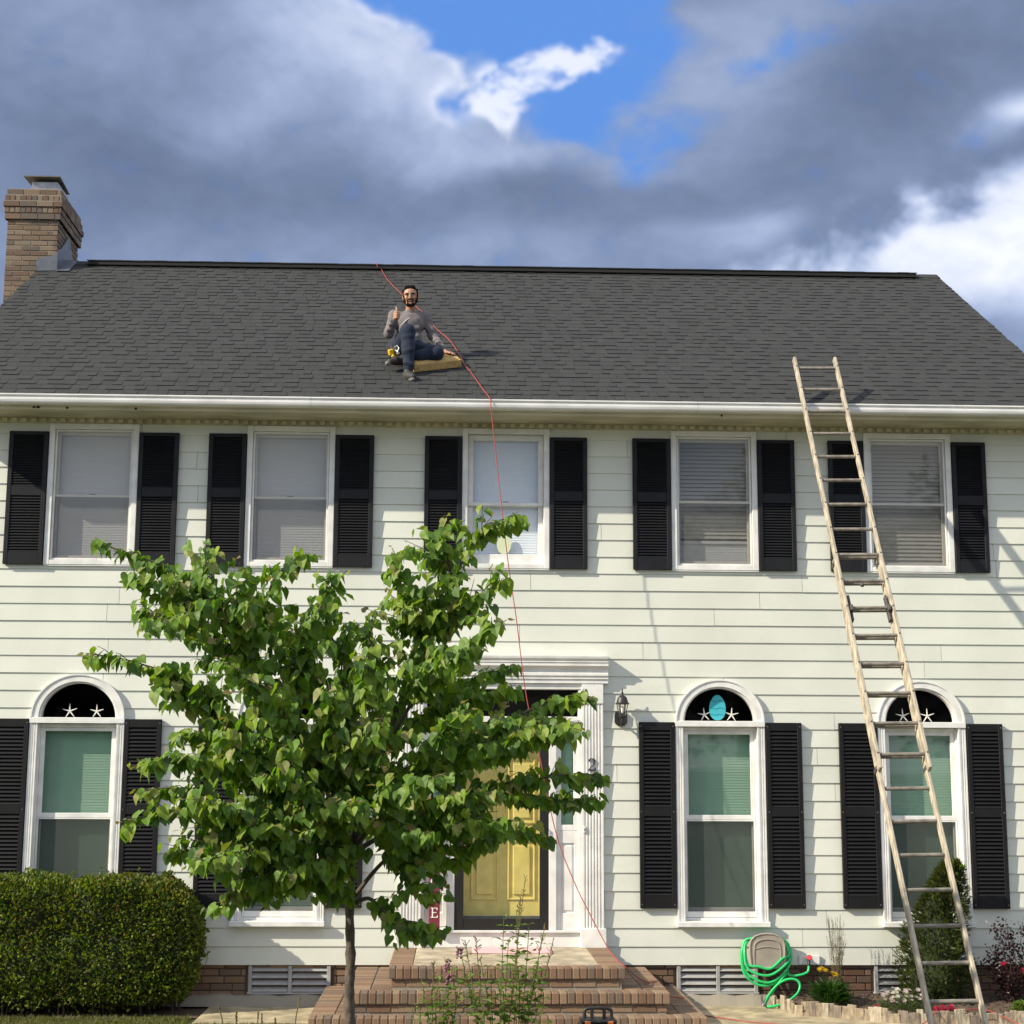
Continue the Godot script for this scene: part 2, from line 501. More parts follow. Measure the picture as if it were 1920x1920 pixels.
# ---------------------------------------------------------------- materials
func make_materials() -> void:
	var soft := noise_tex("soft", 0.008, 4, 0.80, 1.0)
	var speck := noise_tex("speck", 0.10, 3, 0.70, 1.0)
	var grain := noise_tex("grain", 0.03, 4, 0.62, 1.0)
	var rough_n := noise_tex("roughn", 0.08, 4, 0, 1, FastNoiseLite.TYPE_SIMPLEX_SMOOTH, 512, 4.0)
	var fine_n := noise_tex("finen", 0.25, 3, 0, 1, FastNoiseLite.TYPE_SIMPLEX_SMOOTH, 512, 4.0)
	var wood_n := noise_tex("woodn", 0.06, 4, 0, 1, FastNoiseLite.TYPE_SIMPLEX_SMOOTH, 512, 3.0)
	var faint := noise_tex("faint", 0.012, 6, 0.88, 1.0)
	for i in 4:
		var d: float = [1.0, 0.968, 1.02, 0.988][i]
		mat("siding_%d" % i, lin(0.645 * d, 0.667 * d, 0.590 * d), 0.55, noise_tex("weather", 0.008, 5, 0.955, 1.0), Vector3(0.35, 0.35, 0.35), wood_n, Vector3.ONE, 0.02)
	mat("white_paint", lin(0.80, 0.80, 0.77), 0.42, faint, Vector3.ONE * 0.7)
	mat("vent_grey", lin(0.36, 0.36, 0.35), 0.5, faint, Vector3.ONE * 1.1)
	mat("old_white", lin(0.72, 0.71, 0.65), 0.5, faint, Vector3.ONE * 1.1)
	mat("cream_paint", lin(0.60, 0.56, 0.40), 0.6, soft, Vector3(0.3, 1.0, 1.0))
	mat("gutter_white", lin(0.78, 0.78, 0.76), 0.3, faint, Vector3(0.3, 1, 1))
	mat("shutter_black", lin(0.013, 0.014, 0.017), 0.55, soft, Vector3.ONE * 0.9, null, Vector3.ONE, 0.5, 0.0, 0.35)
	mat("shutter_brown", lin(0.0115, 0.0115, 0.0125), 0.5, soft, Vector3.ONE * 0.9, null, Vector3.ONE, 0.5, 0.0, 0.35)
	for i in 6:
		var d: float = [1.0, 0.95, 1.05, 0.97, 1.07, 1.02][i]
		mat("shingle_%d" % i, lin(0.083 * d, 0.087 * d, 0.087 * d), 0.9, noise_tex("granule", 0.22, 2, 0.45, 1.0), Vector3.ONE * 4.0, fine_n, Vector3.ONE, 0.6, 0.0, 0.25)
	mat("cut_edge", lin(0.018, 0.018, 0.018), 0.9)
	mat("black_felt", lin(0.010, 0.010, 0.011), 0.85)
	var bc := [[0.285, 0.175, 0.105], [0.330, 0.215, 0.130], [0.230, 0.133, 0.080], [0.350, 0.240, 0.150], [0.215, 0.150, 0.104]]
	for i in 5:
		mat("brick_%d" % i, lin(bc[i][0], bc[i][1], bc[i][2]), 0.85, speck, Vector3.ONE * 2.3, rough_n, Vector3.ONE, 0.7)
		mat("chimney_brick_%d" % i, lin(bc[i][0] * 0.72, bc[i][1] * 0.80, bc[i][2] * 0.90), 0.88, speck, Vector3.ONE * 2.3, rough_n, Vector3.ONE, 0.7)
		mat("dark_brick_%d" % i, lin(bc[i][0] * 0.60, bc[i][1] * 0.54, bc[i][2] * 0.54), 0.88, speck, Vector3.ONE * 2.3, rough_n, Vector3.ONE, 0.7)
	mat("mortar", lin(0.38, 0.34, 0.27), 0.95, speck, Vector3.ONE * 3.0, rough_n, Vector3.ONE, 0.6)
	mat("dark_mortar", lin(0.16, 0.11, 0.085), 0.95, speck, Vector3.ONE * 3.0)
	mat("bounce_road_concrete", lin(0.33, 0.31, 0.27), 0.9, noise_tex("slab", 0.01, 5, 0.66, 1.0), Vector3.ONE * 0.2)
	mat("concrete", lin(0.50, 0.42, 0.265), 0.9, noise_tex("slab", 0.01, 5, 0.66, 1.0), Vector3.ONE * 0.6, rough_n, Vector3.ONE, 0.25)
	mat("landing_stone", lin(0.56, 0.48, 0.34), 0.8, noise_tex("slab", 0.01, 5, 0.66, 1.0), Vector3.ONE * 0.5)
	mat("soil", lin(0.115, 0.075, 0.048), 0.95, speck, Vector3.ONE * 2.0, rough_n, Vector3.ONE, 1.2)
	mat("lawn", lin(0.10, 0.115, 0.035), 0.95, speck, Vector3.ONE * 1.2, rough_n, Vector3.ONE, 1.0)
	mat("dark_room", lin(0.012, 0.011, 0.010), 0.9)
	mat("yellow_paint", lin(0.78, 0.66, 0.19), 0.4, faint, Vector3.ONE * 0.8)
	mat("storm_black", lin(0.012, 0.011, 0.010), 0.4)
	mat("grey_metal", lin(0.33, 0.33, 0.34), 0.38, soft, Vector3.ONE * 1.5, null, Vector3.ONE, 0.5, 0.75)
	mat("dull_metal", lin(0.17, 0.16, 0.14), 0.55, soft, Vector3.ONE * 2.0, null, Vector3.ONE, 0.5, 0.3)
	mat("flashing", lin(0.11, 0.125, 0.155), 0.5, soft, Vector3.ONE * 1.6, null, Vector3.ONE, 0.5, 0.2)
	mat("bright_metal", lin(0.6, 0.6, 0.6), 0.3, null, Vector3.ONE, null, Vector3.ONE, 0.5, 0.9)
	mat("lamp_black", lin(0.022, 0.020, 0.022), 0.45)
	mat("bulb_white", lin(0.8, 0.79, 0.75), 0.3)
	mat("blind_grey", lin(0.43, 0.445, 0.455), 0.6)
	mat("blind_blue", lin(0.74, 0.80, 0.86), 0.6)
	mat("blind_tan", lin(0.30, 0.295, 0.265), 0.6)
	mat("blind_green", lin(0.20, 0.30, 0.235), 0.6)
	mat("sash_grey", lin(0.50, 0.48, 0.44), 0.5)
	mat("star_white", lin(0.80, 0.78, 0.72), 0.7)
	mat("teal", lin(0.06, 0.52, 0.60), 0.6)
	mat("teal_dark", lin(0.03, 0.30, 0.46), 0.6)
	mat("pale_yellow", lin(0.58, 0.63, 0.42), 0.6)
	mat("violet", lin(0.36, 0.30, 0.70), 0.6)
	mat("maroon", lin(0.16, 0.018, 0.03), 0.5)
	mat("pink_mat", lin(0.72, 0.42, 0.44), 0.9)
	var old := noise_tex("oldwood", 0.02, 5, 0.60, 1.0)
	mat("ladder_wood", lin(0.56, 0.49, 0.37), 0.75, old, Vector3(3.0, 0.5, 0.8), wood_n, Vector3.ONE, 0.5)
	mat("ladder_grey", lin(0.30, 0.27, 0.225), 0.8, old, Vector3(1.0, 2.5, 2.5), wood_n, Vector3.ONE, 0.5)
	mat("ladder_iron", lin(0.055, 0.05, 0.045), 0.6)
	mat("bed_wood", lin(0.40, 0.32, 0.22), 0.85, old, Vector3(3.0, 0.7, 3.0), wood_n, Vector3.ONE, 0.7)
	mat("bed_wood_grey", lin(0.27, 0.22, 0.17), 0.85, old, Vector3(3.0, 0.7, 3.0), wood_n, Vector3.ONE, 0.7)
	mat("bed_wood_pale", lin(0.52, 0.45, 0.33), 0.85, old, Vector3(3.0, 0.7, 3.0), wood_n, Vector3.ONE, 0.7)
	mat("hose_green", lin(0.020, 0.46, 0.13), 0.32)
	mat("reel_beige", lin(0.34, 0.30, 0.25), 0.5, faint, Vector3.ONE)
	mat("red_plastic", lin(0.50, 0.05, 0.05), 0.45)
	mat("air_red", lin(0.32, 0.045, 0.034), 0.6)
	mat("case_black", lin(0.014, 0.014, 0.015), 0.5)
	mat("case_orange", lin(0.60, 0.16, 0.03), 0.5)
	mat("foam", lin(0.74, 0.50, 0.19), 0.95, noise_tex("foam", 0.06, 4, 0.6, 1.0), Vector3.ONE * 2.0, rough_n, Vector3.ONE, 1.4)
	mat("skin", lin(0.34, 0.175, 0.105), 0.5)
	mat("hair", lin(0.009, 0.006, 0.005), 0.85, null, Vector3.ONE, fine_n, Vector3.ONE * 6.0, 0.9, 0.0, 0.2)
	mat("lips", lin(0.30, 0.12, 0.10), 0.5)
	mat("eye_white", lin(0.6, 0.58, 0.55), 0.3)
	mat("shirt", lin(0.165, 0.148, 0.150), 0.9, faint, Vector3.ONE * 4.0, noise_tex("cloth", 0.03, 3, 0, 1, FastNoiseLite.TYPE_SIMPLEX_SMOOTH, 512, 6.0), Vector3.ONE, 0.9)
	mat("shirt_print", lin(0.62, 0.61, 0.60), 0.8)
	mat("shirt_mark", lin(0.055, 0.05, 0.055), 0.8)
	mat("jeans", lin(0.011, 0.024, 0.058), 0.9, noise_tex("denim", 0.03, 4, 0.55, 1.0), Vector3.ONE * 3.0, noise_tex("cloth", 0.03, 3, 0, 1), Vector3.ONE, 0.8)
	mat("shoe", lin(0.024, 0.024, 0.020), 0.7)
	mat("sole", lin(0.17, 0.165, 0.15), 0.8)
	mat("leather", lin(0.085, 0.05, 0.028), 0.6)
	mat("tape_yellow", lin(0.70, 0.44, 0.02), 0.4)
	mat("bark", lin(0.16, 0.125, 0.095), 0.9, noise_tex("barkt", 0.02, 4, 0.5, 1.0), Vector3(2.5, 1.2, 2.5), rough_n, Vector3.ONE, 1.0)
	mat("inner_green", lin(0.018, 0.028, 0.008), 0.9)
	mat("twig", lin(0.055, 0.038, 0.028), 0.85)
	var lc := [[0.310, 0.450, 0.042], [0.200, 0.360, 0.036], [0.105, 0.220, 0.028], [0.36, 0.39, 0.105], [0.34, 0.26, 0.10], [0.150, 0.290, 0.034]]
	for i in 6:
		leafy("leaf_%d" % i, lc[i], 0.52)
	for i in 4:
		leafy("hedge_leaf_%d" % i, [[0.165, 0.245, 0.022], [0.290, 0.350, 0.034], [0.070, 0.130, 0.015], [0.27, 0.21, 0.038]][i], 0.5)
	for i in 3:
		leafy("juniper_%d" % i, [[0.075, 0.110, 0.014], [0.15, 0.175, 0.022], [0.042, 0.066, 0.012]][i], 0.5)
	leafy("lime_leaf", [0.20, 0.33, 0.05], 0.5)
	leafy("herb_leaf", [0.17, 0.30, 0.055], 0.5)
	leafy("herb_leaf_pale", [0.28, 0.40, 0.10], 0.5)
	leafy("lily_leaf", [0.06, 0.155, 0.022], 0.45)
	leafy("lily_leaf_dark", [0.03, 0.085, 0.016], 0.45)
	leafy("grey_leaf", [0.16, 0.20, 0.14], 0.7)
	leafy("plum_leaf", [0.075, 0.018, 0.022], 0.4)
	leafy("plum_leaf_dark", [0.035, 0.014, 0.018], 0.4)
	leafy("dry_stem", [0.34, 0.27, 0.16], 0.9)
	leafy("yellow_petal", [0.80, 0.50, 0.01], 0.5)
	leafy("pink_petal", [0.62, 0.26, 0.45], 0.6)
	leafy("pale_petal", [0.82, 0.66, 0.64], 0.6)
	leafy("white_petal", [0.82, 0.78, 0.74], 0.6)
	leafy("red_petal", [0.52, 0.015, 0.06], 0.5)
	leafy("grass_blade", [0.17, 0.19, 0.045], 0.6)
	leafy("grass_dry", [0.30, 0.26, 0.11], 0.7)
	var screen := mat("insect_screen", Color(lin(0.05, 0.055, 0.05), 0.55), 0.8)
	screen.transparency = BaseMaterial3D.TRANSPARENCY_ALPHA
	var light_screen := mat("light_screen", Color(lin(0.16, 0.16, 0.155), 0.30), 0.8)
	light_screen.transparency = BaseMaterial3D.TRANSPARENCY_ALPHA
	glass("clear_glass", Color(0.3, 0.33, 0.32), 0.05)
	glass("dim_glass", Color(0.01, 0.01, 0.01), 0.10).metallic_specular = 0.16
	glass("green_glass", Color(0.35, 0.65, 0.5), 0.10)

func leafy(called: String, c: Array, rough: float) -> void:
	var m := mat(called, lin(c[0], c[1], c[2]), rough, noise_tex("leaftone", 0.01, 3, 0.72, 1.0), Vector3.ONE * 2.0)
	m.backlight_enabled = true
	m.backlight = Color(0.93, 1.0, 0.50)

func M(s: String) -> Material:
	return mats[s]


# ---------------------------------------------------------------- house
const WT := 5.632
const WB := 4.214
const UP_W := [[-4.056, -3.168], [-2.095, -1.217], [0.056, 0.931], [2.156, 3.028], [4.117, 5.010]]
const LO_W := [[-4.097, -3.193], [-2.105, -1.227], [2.170, 3.047], [4.167, 5.041]]
const LEDGE := 2.70
const SILL := 0.79
const DOOR := [-0.52, 1.47, 0.40, 3.26]

func openings() -> Array:
	var o := []
	for w in UP_W:
		o.append(pv([w[0] + 0.02, WB + 0.02, w[1] - 0.02, WB + 0.02, w[1] - 0.02, WT - 0.02, w[0] + 0.02, WT - 0.02]))
	for w in LO_W:
		var p := pv([w[0] + 0.025, SILL + 0.02, w[1] - 0.025, SILL + 0.02])
		var c: float = (w[0] + w[1]) * 0.5
		var r: float = (w[1] - w[0]) * 0.5 - 0.035
		for i in 21:
			var a := PI * i / 20.0
			p.append(Vector2(c + r * cos(a), LEDGE + 0.02 + (r * 0.93) * sin(a)))
		o.append(p)
	o.append(pv([DOOR[0] + 0.03, DOOR[2] - 0.1, DOOR[1] - 0.03, DOOR[2] - 0.1, DOOR[1] - 0.03, DOOR[3] - 0.05, DOOR[0] + 0.03, DOOR[3] - 0.05]))
	return o

func lap_line(k: float) -> float:
	if k <= 12.0:
		return lerpf(0.571, 2.646, k / 12.0)
	if k <= 20.0:
		return lerpf(2.646, 4.003, (k - 12.0) / 8.0)
	return lerpf(4.003, 5.529, (k - 20.0) / 9.0)

func board(poly: PackedVector2Array, y0: float, y1: float, za: float, zb: float, m: Material) -> void:
	if poly.size() < 3 or Geometry2D.is_polygon_clockwise(poly) and false:
		return
	var mb := MB.new()
	var p := poly.duplicate()
	if Geometry2D.is_polygon_clockwise(p):
		p.reverse()
	var area := 0.0
	for i in p.size():
		area += p[i].cross(p[(i + 1) % p.size()])
	if area < 0.0:
		p.reverse()
	var zz := func(q: Vector2) -> float:
		var t := clampf((q.y - y0) / (y1 - y0), 0.0, 1.0)
		return lerpf(za, 0.007, t) if q.x < 0.0 else lerpf(zb, 0.007, t)
	var f := PackedVector3Array()
	for q in p:
		f.append(Vector3(q.x, q.y, lerpf(za if fposmod(q.x, 2.0) < 1.0 else zb, 0.007, clampf((q.y - y0) / (y1 - y0), 0.0, 1.0))))
	for i in f.size():
		var a := f[i]; var b := f[(i + 1) % f.size()]
		mb.quad(a, Vector3(a.x, a.y, -0.10), Vector3(b.x, b.y, -0.10), b)
	var t := Geometry2D.triangulate_polygon(p)
	for i in range(0, t.size(), 3):
		var a := f[t[i]]; var b := f[t[i + 1]]; var c := f[t[i + 2]]
		if (b - a).cross(c - a).z < 0.0:
			var s := b; b = c; c = s
		mb.tri(a, b, c)
	obj("siding_board", mb, m, house)

func make_siding() -> void:
	var op := openings()
	var rows := []
	rows.append([0.400, 0.571])
	for k in 30:
		rows.append([lap_line(k), minf(lap_line(k + 1), 5.66)])
	for r in rows.size():
		var y0: float = rows[r][0]; var y1: float = rows[r][1]
		var cuts := [-5.05]
		var x := -5.05 + R(1.2, 3.6)
		while x < 5.6:
			cuts.append(x)
			x += R(2.6, 3.7)
		cuts.append(5.95)
		for i in cuts.size() - 1:
			var xa: float = cuts[i] + (0.0018 if i > 0 else 0.0); var xb: float = cuts[i + 1] - 0.0018
			var tilt := R(-0.0012, 0.0012)
			var pieces := [pv([xa, y0 + R(-0.0012, 0.0012), xb, y0 + R(-0.0012, 0.0012), xb, y1, xa, y1])]
			for o in op:
				var next := []
				for q in pieces:
					next.append_array(Geometry2D.clip_polygons(q, o))
				pieces = next
			for q in pieces:
				board(q, y0, y1, 0.0185 + tilt, 0.0185 - tilt, M("siding_%d" % rng.randi_range(0, 3)))

func slats(win: Node, x0: float, x1: float, y0: float, y1: float, z: float, pitch: float, tilt: float, m: Material, width: float) -> void:
	var mesh := box_mesh(Vector3(x1 - x0, width, 0.0016), 0.0, m)
	var y := y1 - pitch * 0.5
	while y > y0:
		var b := Basis(Vector3.RIGHT, tilt + R(-0.03, 0.03))
		put("slat", mesh, win, Transform3D(b, Vector3((x0 + x1) * 0.5, y, z)))
		y -= pitch
	bx("headrail", Vector3(x0, y1, z - 0.018), Vector3(x1, y1 + 0.03, z + 0.018), m, win, 0.003)

func frame_of(x0: float, x1: float, y0: float, y1: float, l: float, r: float, b: float, t: float, z0: float, z1: float, bev := 0.002) -> MB:
	var mb := MB.new()
	mb.box(Vector3(x0, y0, z0), Vector3(x0 + l, y1, z1), bev)
	mb.box(Vector3(x1 - r, y0, z0), Vector3(x1, y1, z1), bev)
	mb.box(Vector3(x0 + l, y0, z0 + 0.001), Vector3(x1 - r, y0 + b, z1 - 0.001), bev)
	mb.box(Vector3(x0 + l, y1 - t, z0 + 0.001), Vector3(x1 - r, y1, z1 - 0.001), bev)
	return mb

func pane(win: Node, x0: float, x1: float, y0: float, y1: float, z: float, m: Material) -> void:
	var mb := MB.new()
	mb.quad(Vector3(x0, y0, z), Vector3(x1, y0, z), Vector3(x1, y1, z), Vector3(x0, y1, z))
	obj("pane", mb, m, win)

func upper_window(i: int) -> void:
	var win := part("window", house)
	var x0: float = UP_W[i][0]; var x1: float = UP_W[i][1]
	var white := M("white_paint")
	obj("casing", frame_of(x0, x1, WB, WT, 0.056, 0.056, 0.045, 0.056, -0.02, 0.042, 0.003), white, win)
	bx("sill", Vector3(x0 + 0.004, WB - 0.012, -0.02), Vector3(x1 - 0.004, WB - 0.001, 0.036), white, win)
	var a := x0 + 0.060; var b := x1 - 0.060; var lo := WB + 0.049; var hi := WT - 0.060
	obj("jamb", frame_of(x0 + 0.03, x1 - 0.03, WB + 0.025, WT - 0.03, 0.030, 0.030, 0.024, 0.030, -0.10, -0.021), white, win)
	var mid := 4.905
	if i != 2:
		obj("storm_frame", frame_of(a, b, lo, hi, 0.018, 0.018, 0.018, 0.018, 0.004, 0.022, 0.002), M("white_paint"), win)
		bx("meeting_rail", Vector3(a + 0.019, mid - 0.012, -0.004), Vector3(b - 0.019, mid + 0.012, 0.012), M("sash_grey"), win, 0.002)
		pane(win, a + 0.018, b - 0.018, mid + 0.012, hi - 0.018, 0.008, M("clear_glass"))
		pane(win, a + 0.018, b - 0.018, lo + 0.018, mid - 0.012, -0.002, M("clear_glass"))
		var scr := MB.new()
		scr.quad(Vector3(a + 0.018, lo + 0.018, 0.011), Vector3(b - 0.018, lo + 0.018, 0.011), Vector3(b - 0.018, mid - 0.012, 0.011), Vector3(a + 0.018, mid - 0.012, 0.011))
		obj("insect_screen", scr, M("light_screen"), win)
		obj("sash", frame_of(a + 0.004, b - 0.004, lo, hi, 0.035, 0.035, 0.050, 0.045, -0.050, -0.030), M("sash_grey"), win)
		bx("latch", Vector3(0.5 * (a + b) - 0.03, mid + 0.012, -0.002), Vector3(0.5 * (a + b) + 0.03, mid + 0.019, 0.012), M("dull_metal"), win, 0.002)
		if i < 2:
			slats(win, a + 0.012, b - 0.012, lo + 0.02, hi - 0.05, -0.082, 0.0262, 1.42 - PI / 2, M("blind_grey"), 0.0275)
		else:
			slats(win, a + 0.02, b - 0.02, lo + (0.27 if i == 3 else 0.06), hi - 0.05, -0.085, 0.0405, -0.40, M("blind_tan"), 0.046)
			if i == 3:
				slats(win, a + 0.02, b - 0.02, lo + 0.05, lo + 0.23, -0.086, 0.0262, -0.12, M("blind_grey"), 0.0275)
	else:
		var m2 := 4.872
		obj("upper_sash", frame_of(a, b, m2 - 0.02, hi, 0.05, 0.05, 0.036, 0.052, -0.050, -0.018, 0.003), white, win)
		obj("lower_sash", frame_of(a, b, lo, m2 + 0.010, 0.05, 0.05, 0.105, 0.036, -0.082, -0.053, 0.003), white, win)
		pane(win, a + 0.05, b - 0.05, m2 + 0.016, hi - 0.05, -0.034, M("clear_glass"))
		pane(win, a + 0.05, b - 0.05, lo + 0.10, m2 - 0.02, -0.067, M("clear_glass"))
		bx("latch", Vector3(0.5 * (a + b) - 0.03, m2 + 0.016, -0.048), Vector3(0.5 * (a + b) + 0.03, m2 + 0.026, -0.03), M("dull_metal"), win, 0.002)
		bx("head_stop", Vector3(a - 0.002, hi + 0.004, 0.0), Vector3(b + 0.002, hi + 0.016, 0.024), white, win, 0.002)
		slats(win, a + 0.012, b - 0.012, lo + 0.03, hi - 0.06, -0.105, 0.0262, 1.42 - PI / 2, M("blind_blue"), 0.0275)

func lower_window(i: int) -> void:
	var win := part("window", house)
	var x0: float = LO_W[i][0]; var x1: float = LO_W[i][1]
	var c := (x0 + x1) * 0.5
	var hw := (x1 - x0) * 0.5
	var white := M("white_paint")
	var mb := MB.new()
	for s in [[x0, x0 + 0.072], [x1 - 0.072, x1]]:      # fluted casing boards
		var prof := pv([s[0], -0.02, s[1], -0.02, s[1], 0.046, s[1] - 0.014, 0.046, s[1] - 0.018, 0.038, s[1] - 0.024, 0.046, s[1] - 0.034, 0.046, s[1] - 0.038, 0.038, s[1] - 0.044, 0.046, s[1] - 0.060, 0.050, s[0], 0.050])
		mb.prism(prof, Vector3(0, SILL + 0.02, 0), Vector3.RIGHT, Vector3(0, 0, 1), Vector3(0, LEDGE - 0.035 - SILL - 0.02, 0))
	obj("casing", mb, white, win)
	bx("sill", Vector3(x0 - 0.012, SILL - 0.032, -0.02), Vector3(x1 + 0.012, SILL + 0.018, 0.092), white, win, 0.004)
	bx("ledge", Vector3(x0 - 0.004, LEDGE - 0.035, -0.02), Vector3(x1 + 0.004, LEDGE + 0.022, 0.058), white, win, 0.004)
	mb = MB.new()
	mb.arch(Vector2(c, LEDGE + 0.022), Vector2(hw - 0.076, (hw - 0.076) * 0.925), Vector2(hw - 0.012, (hw - 0.012) * 0.925), -0.06, 0.048)
	mb.arch(Vector2(c, LEDGE + 0.022), Vector2(hw - 0.014, (hw - 0.014) * 0.925), Vector2(hw, hw * 0.925), -0.01, 0.058)
	mb.arch(Vector2(c, LEDGE + 0.022), Vector2(hw - 0.094, (hw - 0.094) * 0.925), Vector2(hw - 0.078, (hw - 0.078) * 0.925), -0.06, 0.020)
	obj("arch_casing", mb, white, win)
	mb = MB.new()
	var fan := PackedVector2Array()
	for k in 29:
		fan.append(Vector2(c + (hw - 0.08) * cos(PI * k / 28.0), LEDGE + 0.020 + (hw - 0.08) * 0.925 * sin(PI * k / 28.0)))
	var t := Geometry2D.triangulate_polygon(fan)
	for k in range(0, t.size(), 3):
		mb.tri(Vector3(fan[t[k]].x, fan[t[k]].y, -0.012), Vector3(fan[t[k + 1]].x, fan[t[k + 1]].y, -0.012), Vector3(fan[t[k + 2]].x, fan[t[k + 2]].y, -0.012))
	obj("fan_pane", mb, M("dim_glass"), win)
	bx("fan_shelf", Vector3(x0 + 0.05, LEDGE - 0.01, -0.14), Vector3(x1 - 0.05, LEDGE + 0.020, -0.021), white, win)
	var a := x0 + 0.074; var b := x1 - 0.074; var lo := SILL + 0.019; var hi := LEDGE - 0.037
	obj("jamb", frame_of(a - 0.04, b + 0.04, lo, hi, 0.054, 0.054, 0.026, 0.034, -0.105, -0.0205), white, win)
	var mid := 1.790
	a += 0.015; b -= 0.015
	obj("upper_sash", frame_of(a, b, mid - 0.022, hi - 0.035, 0.042, 0.042, 0.044, 0.035, -0.062, -0.034, 0.003), white, win)
	obj("lower_sash", frame_of(a, b, lo + 0.027, mid + 0.020, 0.034, 0.034, 0.095, 0.042, -0.094, -0.064, 0.003), white, win)
	obj("screen_frame", frame_of(a + 0.002, b - 0.002, lo + 0.030, mid - 0.024, 0.018, 0.018, 0.055, 0.014, -0.046, -0.033, 0.002), white, win)
	pane(win, a + 0.04, b - 0.04, mid + 0.020, hi - 0.068, -0.048, M("green_glass"))
	pane(win, a + 0.03, b - 0.03, lo + 0.12, mid - 0.020, -0.078, M("green_glass"))
	var scr := MB.new()
	scr.quad(Vector3(a + 0.018, lo + 0.08, -0.040), Vector3(b - 0.018, lo + 0.08, -0.040), Vector3(b - 0.018, mid - 0.03, -0.040), Vector3(a + 0.018, mid - 0.03, -0.040))
	obj("insect_screen", scr, M("insect_screen"), win)
	slats(win, a + 0.006, b - 0.006, lo + 0.04, hi - 0.07, -0.130, 0.0262, 1.42 - PI / 2, M("blind_green"), 0.0275)

func shutter(x0: float, x1: float, y0: float, y1: float, m: Material, each: bool) -> void:
	var sh := part("shutter", house)
	var h := y1 - y0
	var st := 0.045
	var bands := [[0.092, 0.512], [0.585, 0.972]]
	if each:
		bands = [[0.068, 0.490], [0.540, 0.955]]
	var mb := MB.new()
	var z0 := 0.021; var z1 := 0.060
	mb.box(Vector3(x0, y0, z0), Vector3(x0 + st, y1, z1), 0.004)
	mb.box(Vector3(x1 - st, y0, z0), Vector3(x1, y1, z1), 0.004)
	mb.box(Vector3(x0 + st, y0, z0), Vector3(x1 - st, y0 + h * bands[0][0], z1 - 0.002), 0.003)
	mb.box(Vector3(x0 + st, y0 + h * bands[0][1], z0), Vector3(x1 - st, y0 + h * bands[1][0], z1 - 0.002), 0.003)
	mb.box(Vector3(x0 + st, y0 + h * bands[1][1], z0), Vector3(x1 - st, y1, z1 - 0.002), 0.003)
	mb.box(Vector3(x0 + st, y0 + 0.01, z0), Vector3(x1 - st, y1 - 0.01, z0 + 0.012))
	obj("frame", mb, m, sh)
	var all := MB.new()
	for bd in bands:
		var n := 20
		var p: float = h * (bd[1] - bd[0]) / n
		var mesh := box_mesh(Vector3(x1 - x0 - st * 2 - 0.002, p * 1.25, 0.005), 0.0015, m)
		for k in n:
			var xf := Transform3D(Basis(Vector3.RIGHT, -0.62), Vector3((x0 + x1) * 0.5, y0 + h * bd[0] + p * (k + 0.5), z0 + 0.024))
			if each:
				put("louver", mesh, sh, xf)
			else:
				all.box(-Vector3(x1 - x0 - st * 2 - 0.002, p * 1.25, 0.005) * 0.5, Vector3(x1 - x0 - st * 2 - 0.002, p * 1.25, 0.005) * 0.5, 0.0, xf)
	if not each:
		stuff(obj("louvers", all, m, sh))
	else:
		var sc := box_mesh(Vector3(0.010, 0.010, 0.006), 0.002, M("grey_metal"))
		for fy in [0.02, 0.515, 0.978]:
			for fx in [x0 + 0.018, x1 - 0.018]:
				put("screw", sc, sh, Transform3D(Basis(), Vector3(fx, y0 + h * fy, z1 + 0.0005)))

func make_eaves() -> void:
	var cream := M("cream_paint")
	bx("soffit", Vector3(-5.2, 5.688, 0.0), Vector3(6.15, 5.702, 0.482), cream, house)
	bx("fascia", Vector3(-5.2, 5.668, 0.482), Vector3(6.15, 5.790, 0.502), cream, house, 0.002)
	bx("frieze", Vector3(-5.05, 5.636, 0.0), Vector3(5.95, 5.6875, 0.024), cream, house)
	var m := box_mesh(Vector3(0.052, 0.042, 0.030), 0.003, cream)
	var x := -4.98
	while x < 5.9:
		put("dentil", m, house, Transform3D(Basis(), Vector3(x, 5.664 + R(-0.001, 0.001), 0.039)))
		x += 0.0955
	for q in [[-4.1, 5.699], [-4.06, 5.70], [-3.78, 5.697], [-3.12, 5.696], [2.6, 5.70]]:
		var mb := MB.new()
		mb.ball(Vector3(q[0], q[1] - 0.012, 0.503), Vector3(R(0.010, 0.022), 0.012, 0.004), 5, 8)
		obj("knot_hole", mb, M("black_felt"), house)
	# ogee gutter in three lengths
	var prof := pv([0.503, 5.800, 0.503, 5.706, 0.585, 5.706, 0.598, 5.711, 0.606, 5.722, 0.612, 5.742, 0.612, 5.759, 0.600, 5.766, 0.596, 5.776, 0.600, 5.781, 0.618, 5.785, 0.618, 5.798, 0.606, 5.801, 0.592, 5.795, 0.590, 5.770, 0.600, 5.750, 0.596, 5.724, 0.585, 5.713, 0.510, 5.713, 0.510, 5.800])
	for s in [[-5.24, -1.42], [-1.417, 2.35], [2.353, 6.19]]:
		var mb := MB.new()
		mb.prism(prof, Vector3(s[0], 0, 0), Vector3(0, 0, 1), Vector3(0, 1, 0), Vector3(s[1] - s[0], 0, 0))
		obj("gutter", mb, M("gutter_white"), house)

